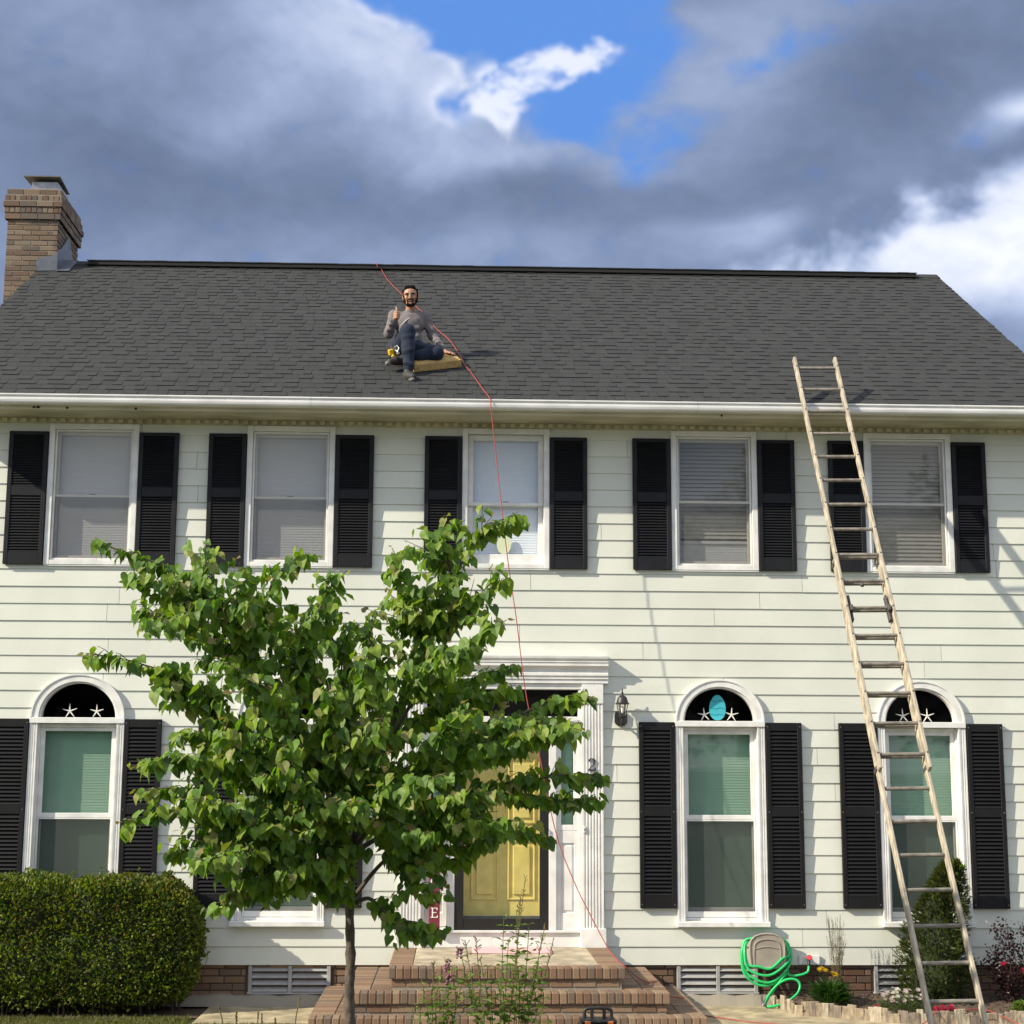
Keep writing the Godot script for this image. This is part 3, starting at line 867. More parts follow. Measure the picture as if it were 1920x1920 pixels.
func make_roof() -> void:
	var roof := part("roof", house)
	var len_ := 5.31
	var mb := MB.new()
	var prof := pv([0.560, 5.795, -3.905, 8.572, -8.37, 5.795, -8.37, 5.72, -3.905, 8.497, 0.560, 5.72])
	mb.prism(prof, Vector3(-5.225, 0, 0), Vector3(0, 0, 1), Vector3(0, 1, 0), Vector3(11.40, 0, 0))
	obj("roof_deck", mb, M("black_felt"), roof)
	bx("drip_edge", Vector3(-5.23, 5.786, 0.566), Vector3(6.18, 5.802, 0.582), M("dull_metal"), roof)
	mb = MB.new()     # the far slope, never seen from the street
	mb.prism(pv([-3.90, 8.578, -8.38, 5.80, -8.38, 5.812, -3.90, 8.590]), Vector3(-5.24, 0, 0), Vector3(0, 0, 1), Vector3(0, 1, 0), Vector3(11.43, 0, 0))
	obj("rear_shingles", mb, M("shingle_0"), roof)
	var merged := []
	for i in 6:
		merged.append(MB.new())
	var edges := MB.new()
	var singles := 0
	var e := 0.1435
	for c in 37:
		var s0 := c * e
		var s1 := minf(s0 + e + 0.02, len_ + 0.01)
		var x := -5.245 - R(0.0, 0.2)
		var thick := rng.randf() < 0.5
		while x < 6.19:
			var w := R(0.075, 0.170)
			var xa := maxf(x, -5.245 + R(-0.004, 0.004)); var xb := minf(x + w - 0.0025, 6.19 + R(-0.004, 0.004))
			if xb - xa > 0.02:
				var t := (0.0095 if thick else 0.0038) + R(-0.0005, 0.0006)
				var j := R(-0.003, 0.003)
				var b := MB.new()
				var i := rng.randi_range(0, 5)
				var solo := singles < 300 and xa < 5.95 and xb > -4.9
				if not solo:
					b = merged[i]
				var p := [roof_at(xa, s0 + j, -0.002), roof_at(xb, s0 + j, -0.002), roof_at(xb, s1, -0.002), roof_at(xa, s1, -0.002), roof_at(xa, s0 + j, t), roof_at(xb, s0 + j, t), roof_at(xb, s1, 0.0012), roof_at(xa, s1, 0.0012)]
				b.quad(p[4], p[5], p[6], p[7])
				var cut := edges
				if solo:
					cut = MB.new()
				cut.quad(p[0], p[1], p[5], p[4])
				b.quad(p[0], p[4], p[7], p[3])
				b.quad(p[1], p[2], p[6], p[5])
				if solo:
					var one := obj("shingle", b, M("shingle_%d" % i), roof)
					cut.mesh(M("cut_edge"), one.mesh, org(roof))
					singles += 1
			x += w
			thick = not thick if rng.randf() < 0.8 else thick
	var am := ArrayMesh.new()
	for i in 6:
		merged[i].mesh(M("shingle_%d" % i), am, org(roof))
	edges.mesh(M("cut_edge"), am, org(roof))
	var o := MeshInstance3D.new()
	o.name = "shingles"
	o.mesh = am
	roof.add_child(o, true)
	stuff(o)
	# ridge vent under a row of cap shingles, short of both gables
	mb = MB.new()
	mb.prism(pv([-3.76, 8.490, -3.70, 8.502, -3.70, 8.546, -3.905, 8.596, -4.11, 8.546, -4.11, 8.502, -4.05, 8.490]), Vector3(-4.66, 0, 0), Vector3(0, 0, 1), Vector3(0, 1, 0), Vector3(10.52, 0, 0))
	obj("ridge_vent", mb, M("black_felt"), roof)
	var x := -4.68
	var k := 0
	while x < 5.86:
		var cap := MB.new()
		var h := R(0.0, 0.004)
		cap.prism(pv([-3.690, 8.546 + h, -3.690, 8.557 + h, -3.905, 8.612 + h, -4.12, 8.557 + h, -4.12, 8.546 + h, -3.905, 8.600 + h]), Vector3(x, 0, 0), Vector3(0, 0, 1), Vector3(0, 1, 0), Vector3(minf(0.146, 5.87 - x), 0, 0))
		obj("ridge_cap", cap, M("shingle_%d" % (k % 6)), roof)
		x += 0.143
		k += 1
	for s in [[-5.245, -4.68], [5.872, 6.19]]:
		mb = MB.new()
		mb.prism(pv([-3.76, 8.505, -3.76, 8.517, -3.905, 8.606, -4.05, 8.517, -4.05, 8.505, -3.905, 8.594]), Vector3(s[0], 0, 0), Vector3(0, 0, 1), Vector3(0, 1, 0), Vector3(s[1] - s[0], 0, 0))
		obj("ridge_cap", mb, M("shingle_1"), roof)

func course(parent: Node, called: String, a: Vector3, dir: Vector3, out: Vector3, length: float, lb: float, hb: float, depth: float, joint: float, shift: float, pre: String) -> void:
	# one course of bricks along dir from a (a is the lower outer corner); depth goes inward
	var x := -shift
	var basis := Basis(dir, Vector3.UP, out)
	while x < length - 0.01:
		var xa := maxf(x, 0.0); var xb := minf(x + lb, length)
		if xb - xa > 0.02:
			var size := Vector3(snappedf(xb - xa, 0.004), hb, depth)
			var m := box_mesh(size, 0.004, M("%s_%d" % [pre, rng.randi_range(0, 4)]))
			put(called, m, parent, Transform3D(basis, a + dir * (xa + xb) * 0.5 + Vector3.UP * hb * 0.5 + out * (R(-0.003, 0.003) - depth * 0.5)))
		x += lb + joint

func make_chimney() -> void:
	var ch := part("chimney", house)
	var x0 := -5.636; var x1 := -5.006; var z1 := -3.50; var z0 := -4.56; var top := 9.40
	bx("mortar_core", Vector3(x0 + 0.01, 5.0, z0 + 0.01), Vector3(x1 - 0.01, top - 0.02, z1 - 0.008), M("mortar"), ch)
	var y := 7.02
	var k := 0
	while y < 8.95:
		course(ch, "brick", Vector3(x0, y, z1), Vector3.RIGHT, Vector3(0, 0, 1), x1 - x0, 0.198, 0.056, 0.06, 0.010, 0.104 * (k % 2), "chimney_brick")
		if y > 8.25:
			course(ch, "brick", Vector3(x1, y, z1), Vector3(0, 0, -1), Vector3(1, 0, 0), z1 - z0, 0.198, 0.056, 0.06, 0.010, 0.104 * ((k + 1) % 2), "chimney_brick")
		y += 0.066
		k += 1
	var outs := [0.030, 0.036, 0.050, 0.036, 0.020]
	var hs := [0.082, 0.078, 0.080, 0.080, 0.082]
	for i in 5:
		var o: float = outs[i]; var h: float = hs[i] - 0.009
		var lb := 0.198 if i == 0 or i == 2 or i == 4 else 0.058
		bx("mortar_band", Vector3(x0 - o + 0.012, y, z0 - o + 0.012), Vector3(x1 + o - 0.012, y + hs[i], z1 + o - 0.012), M("mortar"), ch)
		course(ch, "brick", Vector3(x0 - o, y, z1 + o), Vector3.RIGHT, Vector3(0, 0, 1), x1 - x0 + 2 * o, lb, h, 0.07, 0.010, 0.0, "chimney_brick")
		course(ch, "brick", Vector3(x1 + o, y, z1 + o - 0.072), Vector3(0, 0, -1), Vector3(1, 0, 0), z1 - z0 + 2 * o - 0.072, lb, h, 0.07, 0.010, 0.03, "chimney_brick")
		y += hs[i]
	# rain cap: a sheet on a mesh collar
	var mb := MB.new()
	mb.box(Vector3(x0 + 0.22, y - 0.02, z0 + 0.30), Vector3(x1 - 0.085, y + 0.17, z1 - 0.20))
	obj("cap_collar", mb, M("grey_metal"), ch)
	mb = MB.new()
	var cy := 9.615
	var c := [Vector3(-5.505, cy, -3.62), Vector3(-5.045, cy, -3.62), Vector3(-5.075, cy, -4.25), Vector3(-5.475, cy, -4.25)]
	mb.prism(pv([-5.505, 3.62, -5.045, 3.62, -5.075, 4.25, -5.475, 4.25]), Vector3(0, cy, 0), Vector3.RIGHT, Vector3(0, 0, -1), Vector3(0, 0.010, 0))
	var apex: Vector3 = (c[0] + c[2]) * 0.5 + Vector3(0, 0.05, 0)
	for i in 4:
		mb.tri(c[i] + Vector3(0, 0.011, 0), c[(i + 1) % 4] + Vector3(0, 0.011, 0), apex)
	obj("rain_cap", mb, M("dull_metal"), ch)
	# flashing where the slope meets the brick
	mb = MB.new()
	mb.prism(pv([-5.24, 8.34, -4.985, 8.34, -4.985, 8.60, -5.06, 8.53, -5.22, 8.50, -5.25, 8.46]), Vector3(0, 0, z1 + 0.012), Vector3.RIGHT, Vector3(0, 1, 0), Vector3(0, 0, 0.006))
	obj("apron_flashing", mb, M("flashing"), ch)
	mb = MB.new()
	mb.prism(pv([-3.48, 8.32, -3.48, 8.60, -3.66, 8.69, -3.80, 8.80, -3.96, 8.93, -4.05, 8.94, -4.16, 8.80, -4.30, 8.66, -4.30, 8.45, -3.91, 8.60]), Vector3(x1 + 0.012, 0, 0), Vector3(0, 0, 1), Vector3(0, 1, 0), Vector3(0.006, 0, 0))
	obj("side_flashing", mb, M("flashing"), ch)
	mb = MB.new()
	mb.prism(pv([0.0, 0.0, 0.16, 0.0, 0.16, 0.006, 0.0, 0.006]), roof_at(x1 + 0.012, roof_s(-3.46), 0.014), Vector3.RIGHT, Vector3(0, -SZ, SX), Vector3(0, SX, SZ) * 0.55)
	obj("step_flashing", mb, M("flashing"), ch)

func make_foundation() -> void:
	var fo := part("foundation", house)
	bx("mortar_core", Vector3(-5.05, -0.3, -0.25), Vector3(5.95, 0.400, -0.030), M("dark_mortar"), fo)
	var y := 0.028
	var k := 0
	var gaps := [[-1.96, -1.12], [-0.60, 1.55], [2.13, 2.97], [4.04, 4.84]]
	while y < 0.38:
		var x := -2.75
		var runs := []
		for g in gaps:
			runs.append([x, g[0]])
			x = g[1]
		runs.append([x, 5.95])
		if y > 0.34:
			runs = [[-2.75, 5.95]]
		for r in runs:
			course(fo, "brick", Vector3(r[0], y, -0.014), Vector3.RIGHT, Vector3(0, 0, 1), r[1] - r[0], 0.200, 0.058, 0.03, 0.010, R(0.0, 0.19), "brick" if r[0] < 0.0 else "dark_brick")
		y += 0.0675
		k += 1
	for g in [gaps[0], gaps[2], gaps[3]]:
		var v := part("foundation_vent", house)
		bx("backing", Vector3(g[0] + 0.02, 0.14, -0.06), Vector3(g[1] - 0.02, 0.39, -0.05), M("black_felt"), v)
		var w: float = g[1] - g[0]
		for q in [g[0] + 0.03, g[0] + w * 0.5 - 0.012, g[1] - 0.065]:
			bx("mullion", Vector3(q, 0.142, -0.028), Vector3(q + 0.036, 0.392, 0.010), M("vent_grey"), v, 0.003)
		bx("vent_sill", Vector3(g[0] + 0.02, 0.128, -0.03), Vector3(g[1] - 0.02, 0.146, 0.014), M("vent_grey"), v, 0.003)
		for half in 2:
			var a: float = g[0] + 0.067 + half * (w * 0.5 - 0.042)
			var b: float = a + w * 0.5 - 0.082
			var sm := box_mesh(Vector3(b - a, 0.056, 0.006), 0.0015, M("vent_grey"))
			for s in 4:
				put("slat", sm, v, Transform3D(Basis(Vector3.RIGHT, -0.75), Vector3((a + b) * 0.5, 0.172 + s * 0.063, -0.012)))
	# rough mortar ledge at the foot of the wall
	for s in [[-2.7, -1.2], [1.9, 3.05]]:
		var mb := MB.new()
		var n := 14
		for i in n:
			var xa := lerpf(s[0], s[1], i / float(n)); var xb := lerpf(s[0], s[1], (i + 1) / float(n))
			var ha := 0.118 + 0.010 * sin(i * 1.7); var hb := 0.118 + 0.010 * sin((i + 1) * 1.7)
			mb.quad(Vector3(xa, ha, 0.04), Vector3(xb, hb, 0.04), Vector3(xb, hb + 0.012, -0.03), Vector3(xa, ha + 0.012, -0.03))
			mb.quad(Vector3(xa, 0.03, 0.11), Vector3(xb, 0.03, 0.11), Vector3(xb, hb, 0.04), Vector3(xa, ha, 0.04))
		obj("mortar_ledge", mb, M("mortar"), fo)

func make_body() -> void:
	# closed shell: gable walls, rear wall, rooms behind the windows
	for x in [-5.05, 5.85]:
		var mb := MB.new()
		mb.prism(pv([-0.101, -0.3, -0.101, 5.99, -3.905, 8.40, -7.80, 5.99, -7.80, -0.3]), Vector3(x, 0, 0), Vector3(0, 0, 1), Vector3(0, 1, 0), Vector3(0.10, 0, 0))
		obj("side_wall", mb, M("siding_1"), house)
	bx("rear_wall", Vector3(-4.95, -0.3, -7.80), Vector3(5.85, 5.95, -7.70), M("siding_1"), house)
	bx("attic_wall", Vector3(-5.05, 5.661, -0.10), Vector3(5.95, 5.99, -0.001), M("cream_paint"), house)
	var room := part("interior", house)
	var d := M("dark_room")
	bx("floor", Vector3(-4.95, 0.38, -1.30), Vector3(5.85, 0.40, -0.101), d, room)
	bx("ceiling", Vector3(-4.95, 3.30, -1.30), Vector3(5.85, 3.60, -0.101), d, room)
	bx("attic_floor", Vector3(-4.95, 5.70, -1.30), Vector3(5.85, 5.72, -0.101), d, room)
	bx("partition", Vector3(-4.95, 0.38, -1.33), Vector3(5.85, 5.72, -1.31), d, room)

func make_entrance() -> void:
	var white := M("white_paint")
	# fluted pilasters with base and capital blocks
	for s in [0, 1]:
		var x0: float = -0.506 if s == 0 else 1.252
		var p := part("pilaster", house)
		var prof := PackedVector2Array()
		prof.append(Vector2(x0, -0.03)); prof.append(Vector2(x0 + 0.204, -0.03)); prof.append(Vector2(x0 + 0.204, 0.055))
		for k in range(5, -1, -1):
			var c := x0 + 0.027 + k * 0.030
			prof.append(Vector2(c + 0.0095, 0.055)); prof.append(Vector2(c + 0.005, 0.044)); prof.append(Vector2(c - 0.005, 0.044)); prof.append(Vector2(c - 0.0095, 0.055))
		prof.append(Vector2(x0, 0.055))
		var mb := MB.new()
		mb.prism(prof, Vector3(0, 0.742, 0), Vector3.RIGHT, Vector3(0, 0, 1), Vector3(0, 2.14, 0))
		obj("fluted_shaft", mb, white, p)
		bx("base_block", Vector3(x0 - 0.022, 0.561, -0.03), Vector3(x0 + 0.226, 0.742, 0.072), white, p, 0.004)
		bx("capital_block", Vector3(x0 - 0.004, 2.883, -0.03), Vector3(x0 + 0.208, 3.080, 0.064), white, p, 0.003)
	var en := part("entablature", house)
	var prof2 := pv([-0.03, 3.081, 0.070, 3.081, 0.070, 3.118, 0.082, 3.122, 0.082, 3.150, 0.094, 3.154, 0.094, 3.178, 0.080, 3.190, 0.084, 3.215, 0.104, 3.238, 0.128, 3.248, 0.128, 3.278, 0.136, 3.282, 0.136, 3.296, 0.152, 3.318, 0.156, 3.336, 0.156, 3.346, -0.03, 3.352])
	var mbe := MB.new()
	mbe.prism(prof2, Vector3(-0.556, 0, 0), Vector3(0, 0, 1), Vector3(0, 1, 0), Vector3(2.062, 0, 0))
	obj("cornice", mbe, white, en)
	bx("end_block", Vector3(-0.530, 3.083, -0.03), Vector3(1.480, 3.180, 0.068), white, en)
	# frame: head, transom bar, jambs, sill
	var fr := part("door_frame", house)
	bx("head", Vector3(-0.302, 3.022, -0.10), Vector3(1.252, 3.081, 0.045), white, fr, 0.003)
	bx("transom_bar", Vector3(-0.302, 2.700, -0.10), Vector3(1.252, 2.756, 0.040), white, fr, 0.004)
	for q in [[-0.302, -0.268], [1.218, 1.252]]:
		bx("jamb", Vector3(q[0], 0.722, -0.10), Vector3(q[1], 3.022, 0.038), white, fr, 0.003)
	for q in [[-0.055, 0.018], [0.928, 1.000]]:
		bx("mullion", Vector3(q[0], 0.722, -0.10), Vector3(q[1], 2.70, 0.030), white, fr, 0.003)
	bx("threshold", Vector3(-0.302, 0.561, -0.10), Vector3(1.252, 0.700, 0.020), white, fr, 0.003)
	bx("threshold_cap", Vector3(-0.302, 0.7005, -0.10), Vector3(1.252, 0.722, 0.048), white, fr, 0.003)
	var tw := part("transom_window", house)
	bx("backing", Vector3(-0.30, 2.75, -0.30), Vector3(1.25, 3.03, -0.28), M("black_felt"), tw)
	pane(tw, -0.268, 1.218, 2.756, 3.022, -0.03, M("dim_glass"))
	for q in [[-0.268, -0.055], [1.000, 1.218]]:
		var sl := part("sidelight", house)
		var a: float = q[0]; var b: float = q[1]
		obj("sash", frame_of(a, b, 1.66, 2.70, 0.048, 0.048, 0.055, 0.18, -0.03, 0.004, 0.003), white, sl)
		pane(sl, a + 0.048, b - 0.048, 1.715, 2.52, -0.012, M("green_glass"))
		slats(sl, a + 0.02, b - 0.02, 1.70, 2.56, -0.06, 0.0262, 1.42 - PI / 2, M("blind_green"), 0.0275)
		obj("lower_panel", frame_of(a, b, 0.722, 1.66, 0.042, 0.042, 0.16, 0.12, -0.03, 0.002, 0.003), white, sl)
		bx("panel_field", Vector3(a + 0.058, 0.90, -0.03), Vector3(b - 0.058, 1.522, -0.004), white, sl, 0.010)
		bx("panel_ground", Vector3(a + 0.040, 0.86, -0.035), Vector3(b - 0.040, 1.55, -0.014), white, sl)
	# yellow door of four raised panels set back behind a black storm door
	var yd := part("door", house)
	var y := M("yellow_paint")
	bx("leaf", Vector3(0.02, 0.842, -0.205), Vector3(0.926, 2.70, -0.165), y, yd)
	for px in [[0.145, 0.415], [0.505, 0.775]]:
		for py in [[0.99, 1.56], [1.72, 2.35], [2.43, 2.60]]:
			var fx: float = px[0] + 0.03
			obj("panel_moulding", frame_of(fx, fx + 0.27, py[0], py[1], 0.020, 0.020, 0.020, 0.020, -0.166, -0.150, 0.006), y, yd)
			bx("panel", Vector3(fx + 0.052, py[0] + 0.052, -0.166), Vector3(fx + 0.218, py[1] - 0.052, -0.149), y, yd, 0.012)
	bx("kick_plate", Vector3(0.02, 0.722, -0.206), Vector3(0.926, 0.842, -0.158), M("grey_metal"), yd, 0.003)
	var mb2 := MB.new()
	mb2.ball(Vector3(0.16, 1.66, -0.115), Vector3(0.03, 0.03, 0.03))
	mb2.tube(v3([[0.16, 1.66, -0.17], [0.16, 1.66, -0.12]]), PackedFloat32Array([0.012]), 8)
	obj("door_knob", mb2, M("bright_metal"), yd)
	for q in [0.0205, 0.905]:
		bx("door_jamb", Vector3(q, 0.722, -0.165), Vector3(q + 0.02, 2.70, -0.101), white, yd)
	var sd := part("storm_door", house)
	obj("frame", frame_of(0.019, 0.927, 0.724, 2.698, 0.088, 0.088, 0.108, 0.085, -0.005, 0.027, 0.004), M("storm_black"), sd)
	pane(sd, 0.107, 0.839, 0.832, 2.613, 0.010, M("clear_glass"))
	mb2 = MB.new()
	mb2.tube(v3([[0.875, 1.62, 0.03], [0.875, 1.62, 0.062], [0.875, 1.70, 0.062], [0.875, 1.70, 0.03]]), PackedFloat32Array([0.008]), 6)
	obj("handle", mb2, M("lamp_black"), sd)
	# house number and door bell on the right pilaster
	var nt := TextMesh.new()
	var sf := SystemFont.new()
	sf.font_names = PackedStringArray(["Droid Serif"])
	nt.font = sf; nt.text = "2"; nt.font_size = 64; nt.pixel_size = 0.0026; nt.depth = 0.012
	var nm := put("house_number", nt, house, Transform3D(Basis(), Vector3(1.349, 2.290, 0.064)))
	nm.material_override = M("lamp_black")
	bx("door_bell", Vector3(1.258, 1.640, 0.055), Vector3(1.284, 1.705, 0.070), M("old_white"), house, 0.004)
	bx("bell_button", Vector3(1.265, 1.662, 0.070), Vector3(1.277, 1.680, 0.074), M("grey_metal"), house, 0.002)

func make_house() -> void:
	house = thing("house", "two-storey pale grey-green clapboard house with black shutters, dark shingle roof and yellow door", "house")
	make_body()
	make_siding()
	for i in 5:
		upper_window(i)
	for i in 4:
		lower_window(i)
	var b := M("shutter_black")
	for q in [[-4.446, -4.060], [-3.164, -2.771], [-2.474, -2.099], [-1.213, -0.829], [-0.321, 0.052], [0.935, 1.310], [1.767, 2.152], [3.032, 3.409], [3.752, 4.113], [5.014, 5.361]]:
		shutter(q[0], q[1], 4.212, 5.546, b, false)
	for q in [[-4.470, -4.103], [-3.187, -2.830], [-2.475, -2.111], [-1.221, -0.866], [1.808, 2.160], [3.057, 3.412], [3.781, 4.157], [5.051, 5.408]]:
		shutter(q[0], q[1], 0.930, 2.708, M("shutter_brown"), true)
	make_eaves()
	make_roof()
	make_chimney()
	make_foundation()
	make_entrance()
	# garden tap on its white board
	var tap := part("garden_tap", house)
	bx("tap_board", Vector3(3.335, 0.405, 0.021), Vector3(3.535, 0.492, 0.043), M("white_paint"), tap, 0.003)
	var mb := MB.new()
	mb.tube(v3([[3.418, 0.460, 0.04], [3.418, 0.462, 0.10], [3.410, 0.440, 0.125], [3.408, 0.415, 0.13]]), PackedFloat32Array([0.012, 0.013, 0.013, 0.012]), 8)
	obj("spout", mb, M("lamp_black"), tap)
	mb = MB.new()
	mb.lathe(pv([0.0, 0.0, 0.026, 0.002, 0.030, 0.008, 0.026, 0.014, 0.0, 0.014]), 10, Transform3D(Basis(Vector3.RIGHT, 0.9), Vector3(3.420, 0.476, 0.105)))
	obj("tap_wheel", mb, M("red_plastic"), tap)


# ---------------------------------------------------------------- steps and ground
func make_ground() -> void:
	var mb := MB.new()
	mb.quad(Vector3(-250, 0.0, 250), Vector3(250, 0.0, 250), Vector3(250, 0.0, -250), Vector3(-250, 0.0, -250))
	structure(obj("ground", mb, M("lawn")))
	# concrete walk along the wall on both sides of the steps
	mb = MB.new()
	for q in [[-2.28, 0.045, -0.70, 1.05], [1.50, 0.045, 6.0, 3.6]]:
		mb.box(Vector3(q[0], -0.1, q[1]), Vector3(q[2], 0.030, q[3]), 0.008)
	mb.box(Vector3(-0.6, -0.1, 1.9), Vector3(1.497, 0.026, 3.6), 0.008)
	structure(obj("walkway", mb, M("concrete")))
	# street under the camera, unseen, added to bounce light onto the house
	mb = MB.new()
	mb.box(Vector3(-120, -0.2, 9.5), Vector3(120, 0.012, 24.0))
	structure(obj("bounce_road", mb, M("bounce_road_concrete")))
	# flower bed heaped behind its wooden edging
	mb = MB.new()
	var f := FastNoiseLite.new()
	f.seed = 4; f.frequency = 1.4; f.fractal_octaves = 4
	var h := func(x: float, z: float) -> float:
		var t := clampf((x - 3.0) / 0.25, 0.0, 1.0)
		return 0.005 + t * (0.075 + 0.055 * clampf(1.0 - z, 0.0, 1.0) + 0.035 * f.get_noise_2d(x * 2.2, z * 2.2) + 0.02 * f.get_noise_2d(x * 9.0, z * 9.0))
	var st := 0.04
	for i in 80:
		for k in 32:
			var xa := 3.0 + i * st; var za := -0.03 + k * st
			if za > edge_z(xa) - 0.02:
				continue
			mb.quad(Vector3(xa, h.call(xa, za + st), za + st), Vector3(xa + st, h.call(xa + st, za + st), za + st), Vector3(xa + st, h.call(xa + st, za), za), Vector3(xa, h.call(xa, za), za))
	structure(obj("flower_bed", mb, M("soil")))
	mb = MB.new()
	for i in 60:
		for k in 12:
			var xa := -5.0 + i * 0.05; var za := -0.02 + k * 0.06
			var g := func(x: float, z: float) -> float: return 0.012 + 0.012 * f.get_noise_2d(x * 6.0, z * 6.0)
			if xa + 0.05 > -2.29 and za + 0.06 > 0.02:
				continue
			mb.quad(Vector3(xa, g.call(xa, za + 0.06), za + 0.06), Vector3(xa + 0.05, g.call(xa + 0.05, za + 0.06), za + 0.06), Vector3(xa + 0.05, g.call(xa + 0.05, za), za), Vector3(xa, g.call(xa, za), za))
	structure(obj("hedge_soil", mb, M("soil")))
	# mulch: chips of bark lying on the bed
	var chips := MultiMesh.new()
	chips.transform_format = MultiMesh.TRANSFORM_3D
	chips.mesh = box_mesh(Vector3(0.030, 0.004, 0.010), 0.0, M("bark"))
	var xs := []
	for i in 1500:
		var x := R(3.15, 6.0); var z := R(0.0, 1.2)
		if z < edge_z(x) - 0.05:
			xs.append(Transform3D(Basis.from_euler(Vector3(R(-0.5, 0.5), R(0, TAU), R(-0.5, 0.5))), Vector3(x, h.call(x, z) + 0.004, z)))
	scatter("mulch", chips, xs)
	# grass in front of the hedge
	var gm := MB.new()
	for k in 5:
		var a := R(0, TAU)
		var d := Vector3(cos(a), 0, sin(a)); var s := Vector3(-d.z, 0, d.x) * 0.0035
		var o := d * R(0.0, 0.015)
		var m1 := o + d * 0.006 + Vector3(0, 0.022, 0); var tip := o + d * R(0.012, 0.028) + Vector3(0, R(0.034, 0.055), 0)
		gm.quad(o - s, o + s, m1 + s * 0.8, m1 - s * 0.8)
		gm.tri(m1 - s * 0.8, m1 + s * 0.8, tip)
	for q in [["grass", "grass_blade", 15000], ["dry_grass", "grass_dry", 5000]]:
		var mm := MultiMesh.new()
		mm.transform_format = MultiMesh.TRANSFORM_3D
		mm.mesh = gm.mesh(M(q[1]))
		var t := []
		for i in q[2]:
			var x := R(-5.2, -0.9); var z := R(0.70, 3.4)
			if x > -2.35 and z < 1.12:
				continue
			if x > -1.4 and z < 2.3:
				continue
			t.append(Transform3D(Basis(Vector3.UP, R(0, TAU)).scaled(Vector3(1, R(0.6, 1.2), 1)), Vector3(x, 0, z)))
		scatter(q[0], mm, t)

func edge_z(x: float) -> float:
	if x < 3.2:
		return lerpf(0.0, 0.72, clampf((x - 3.04) / 0.15, 0.0, 1.0))
	return 0.72 + 0.50 * smoothstep(3.2, 4.2, x) - 0.05 * smoothstep(4.3, 5.2, x)

func scatter(called: String, mm: MultiMesh, t: Array, parent: Node = self) -> MultiMeshInstance3D:
	mm.instance_count = t.size()
	for i in t.size():
		mm.set_instance_transform(i, t[i].translated(-org(parent)) if org(parent) != Vector3.ZERO else t[i])
	var o := MultiMeshInstance3D.new()
	o.name = called
	o.multimesh = mm
	parent.add_child(o, true)
	stuff(o)
	return o

func make_steps() -> void:
	var st := thing("brick_steps", "brick front steps of three tiers with a pale concrete landing below the yellow door", "steps", Vector3(0.477, 0.0, 0.0))
	# [half width, front z, top y]
	var c := 0.477
	var tiers := [[1.020, 1.615, 0.560], [1.375, 1.835, 0.383], [1.66, 2.035, 0.210]]
	for i in 3:
		var hw: float = tiers[i][0]; var zf: float = tiers[i][1]; var y: float = tiers[i][2]
		var nose := 0.026
		bx("mortar_core", Vector3(c - hw + nose + 0.008, -0.15, -0.01), Vector3(c + hw - nose - 0.008, y - 0.012, zf - nose - 0.008), M("mortar"), st)
		bx("mortar_bed", Vector3(c - hw + 0.012, y - 0.085, 0.0), Vector3(c + hw - 0.012, y - 0.010, zf - 0.010), M("mortar"), st)
		# front row of bricks on edge
		var n := int(round(hw * 2.0 / 0.0667))
		var p := hw * 2.0 / n
		for k in n:
			var m := box_mesh(Vector3(snappedf(p - 0.009, 0.001), 0.092, 0.205), 0.005, M("brick_%d" % rng.randi_range(0, 4)))
			put("brick", m, st, Transform3D(Basis.from_euler(Vector3(R(-0.008, 0.008), R(-0.01, 0.01), 0)), Vector3(c - hw + (k + 0.5) * p, y - 0.046 + R(-0.002, 0.002), zf - 0.1025 + R(-0.003, 0.003))))
		# side rows run back to the wall, bricks on edge across the tread
		for s in [-1.0, 1.0]:
			var z := 0.03
			var side := 0.205
			while z < zf - 0.26:
				var m := box_mesh(Vector3(side, 0.092, 0.058), 0.005, M("brick_%d" % rng.randi_range(0, 4)))
				put("brick", m, st, Transform3D(Basis(Vector3.UP, R(-0.01, 0.01)), Vector3(c + s * (hw - side * 0.5) + R(-0.002, 0.002), y - 0.046, z + 0.029)))
				if i > 0:
					m = box_mesh(Vector3(0.205, 0.092, 0.058), 0.005, M("brick_%d" % rng.randi_range(0, 4)))
					put("brick", m, st, Transform3D(Basis(), Vector3(c + s * (hw - side - 0.112), y - 0.047, z + 0.029)))
				z += 0.0675
		# stretchers below the nosing
		var yy := y - 0.092 - 0.010 - 0.060
		course(st, "brick", Vector3(c - hw + nose, yy, zf - nose), Vector3.RIGHT, Vector3(0, 0, 1), 2.0 * (hw - nose), 0.194, 0.058, 0.09, 0.010, R(0.0, 0.1), "brick")
		course(st, "brick", Vector3(c + hw - nose, yy, zf - nose - 0.092), Vector3(0, 0, -1), Vector3(1, 0, 0), zf - nose - 0.12, 0.194, 0.058, 0.09, 0.010, 0.0, "brick")
		course(st, "brick", Vector3(c - hw + nose, yy, 0.02), Vector3(0, 0, 1), Vector3(-1, 0, 0), zf - nose - 0.12, 0.194, 0.058, 0.09, 0.010, 0.0, "brick")
	bx("landing", Vector3(c - 0.810, 0.45, 0.004), Vector3(c + 0.810, 0.5605, 1.405), M("landing_stone"), st, 0.004)
	bx("doormat", Vector3(0.19, 0.561, 0.12), Vector3(0.93, 0.574, 0.54), M("pink_mat"), self, 0.004)
	var dm: MeshInstance3D = get_node("doormat")
	dm.set_meta("label", "flat pink doormat lying on the landing below the yellow door")
	dm.set_meta("category", "doormat")


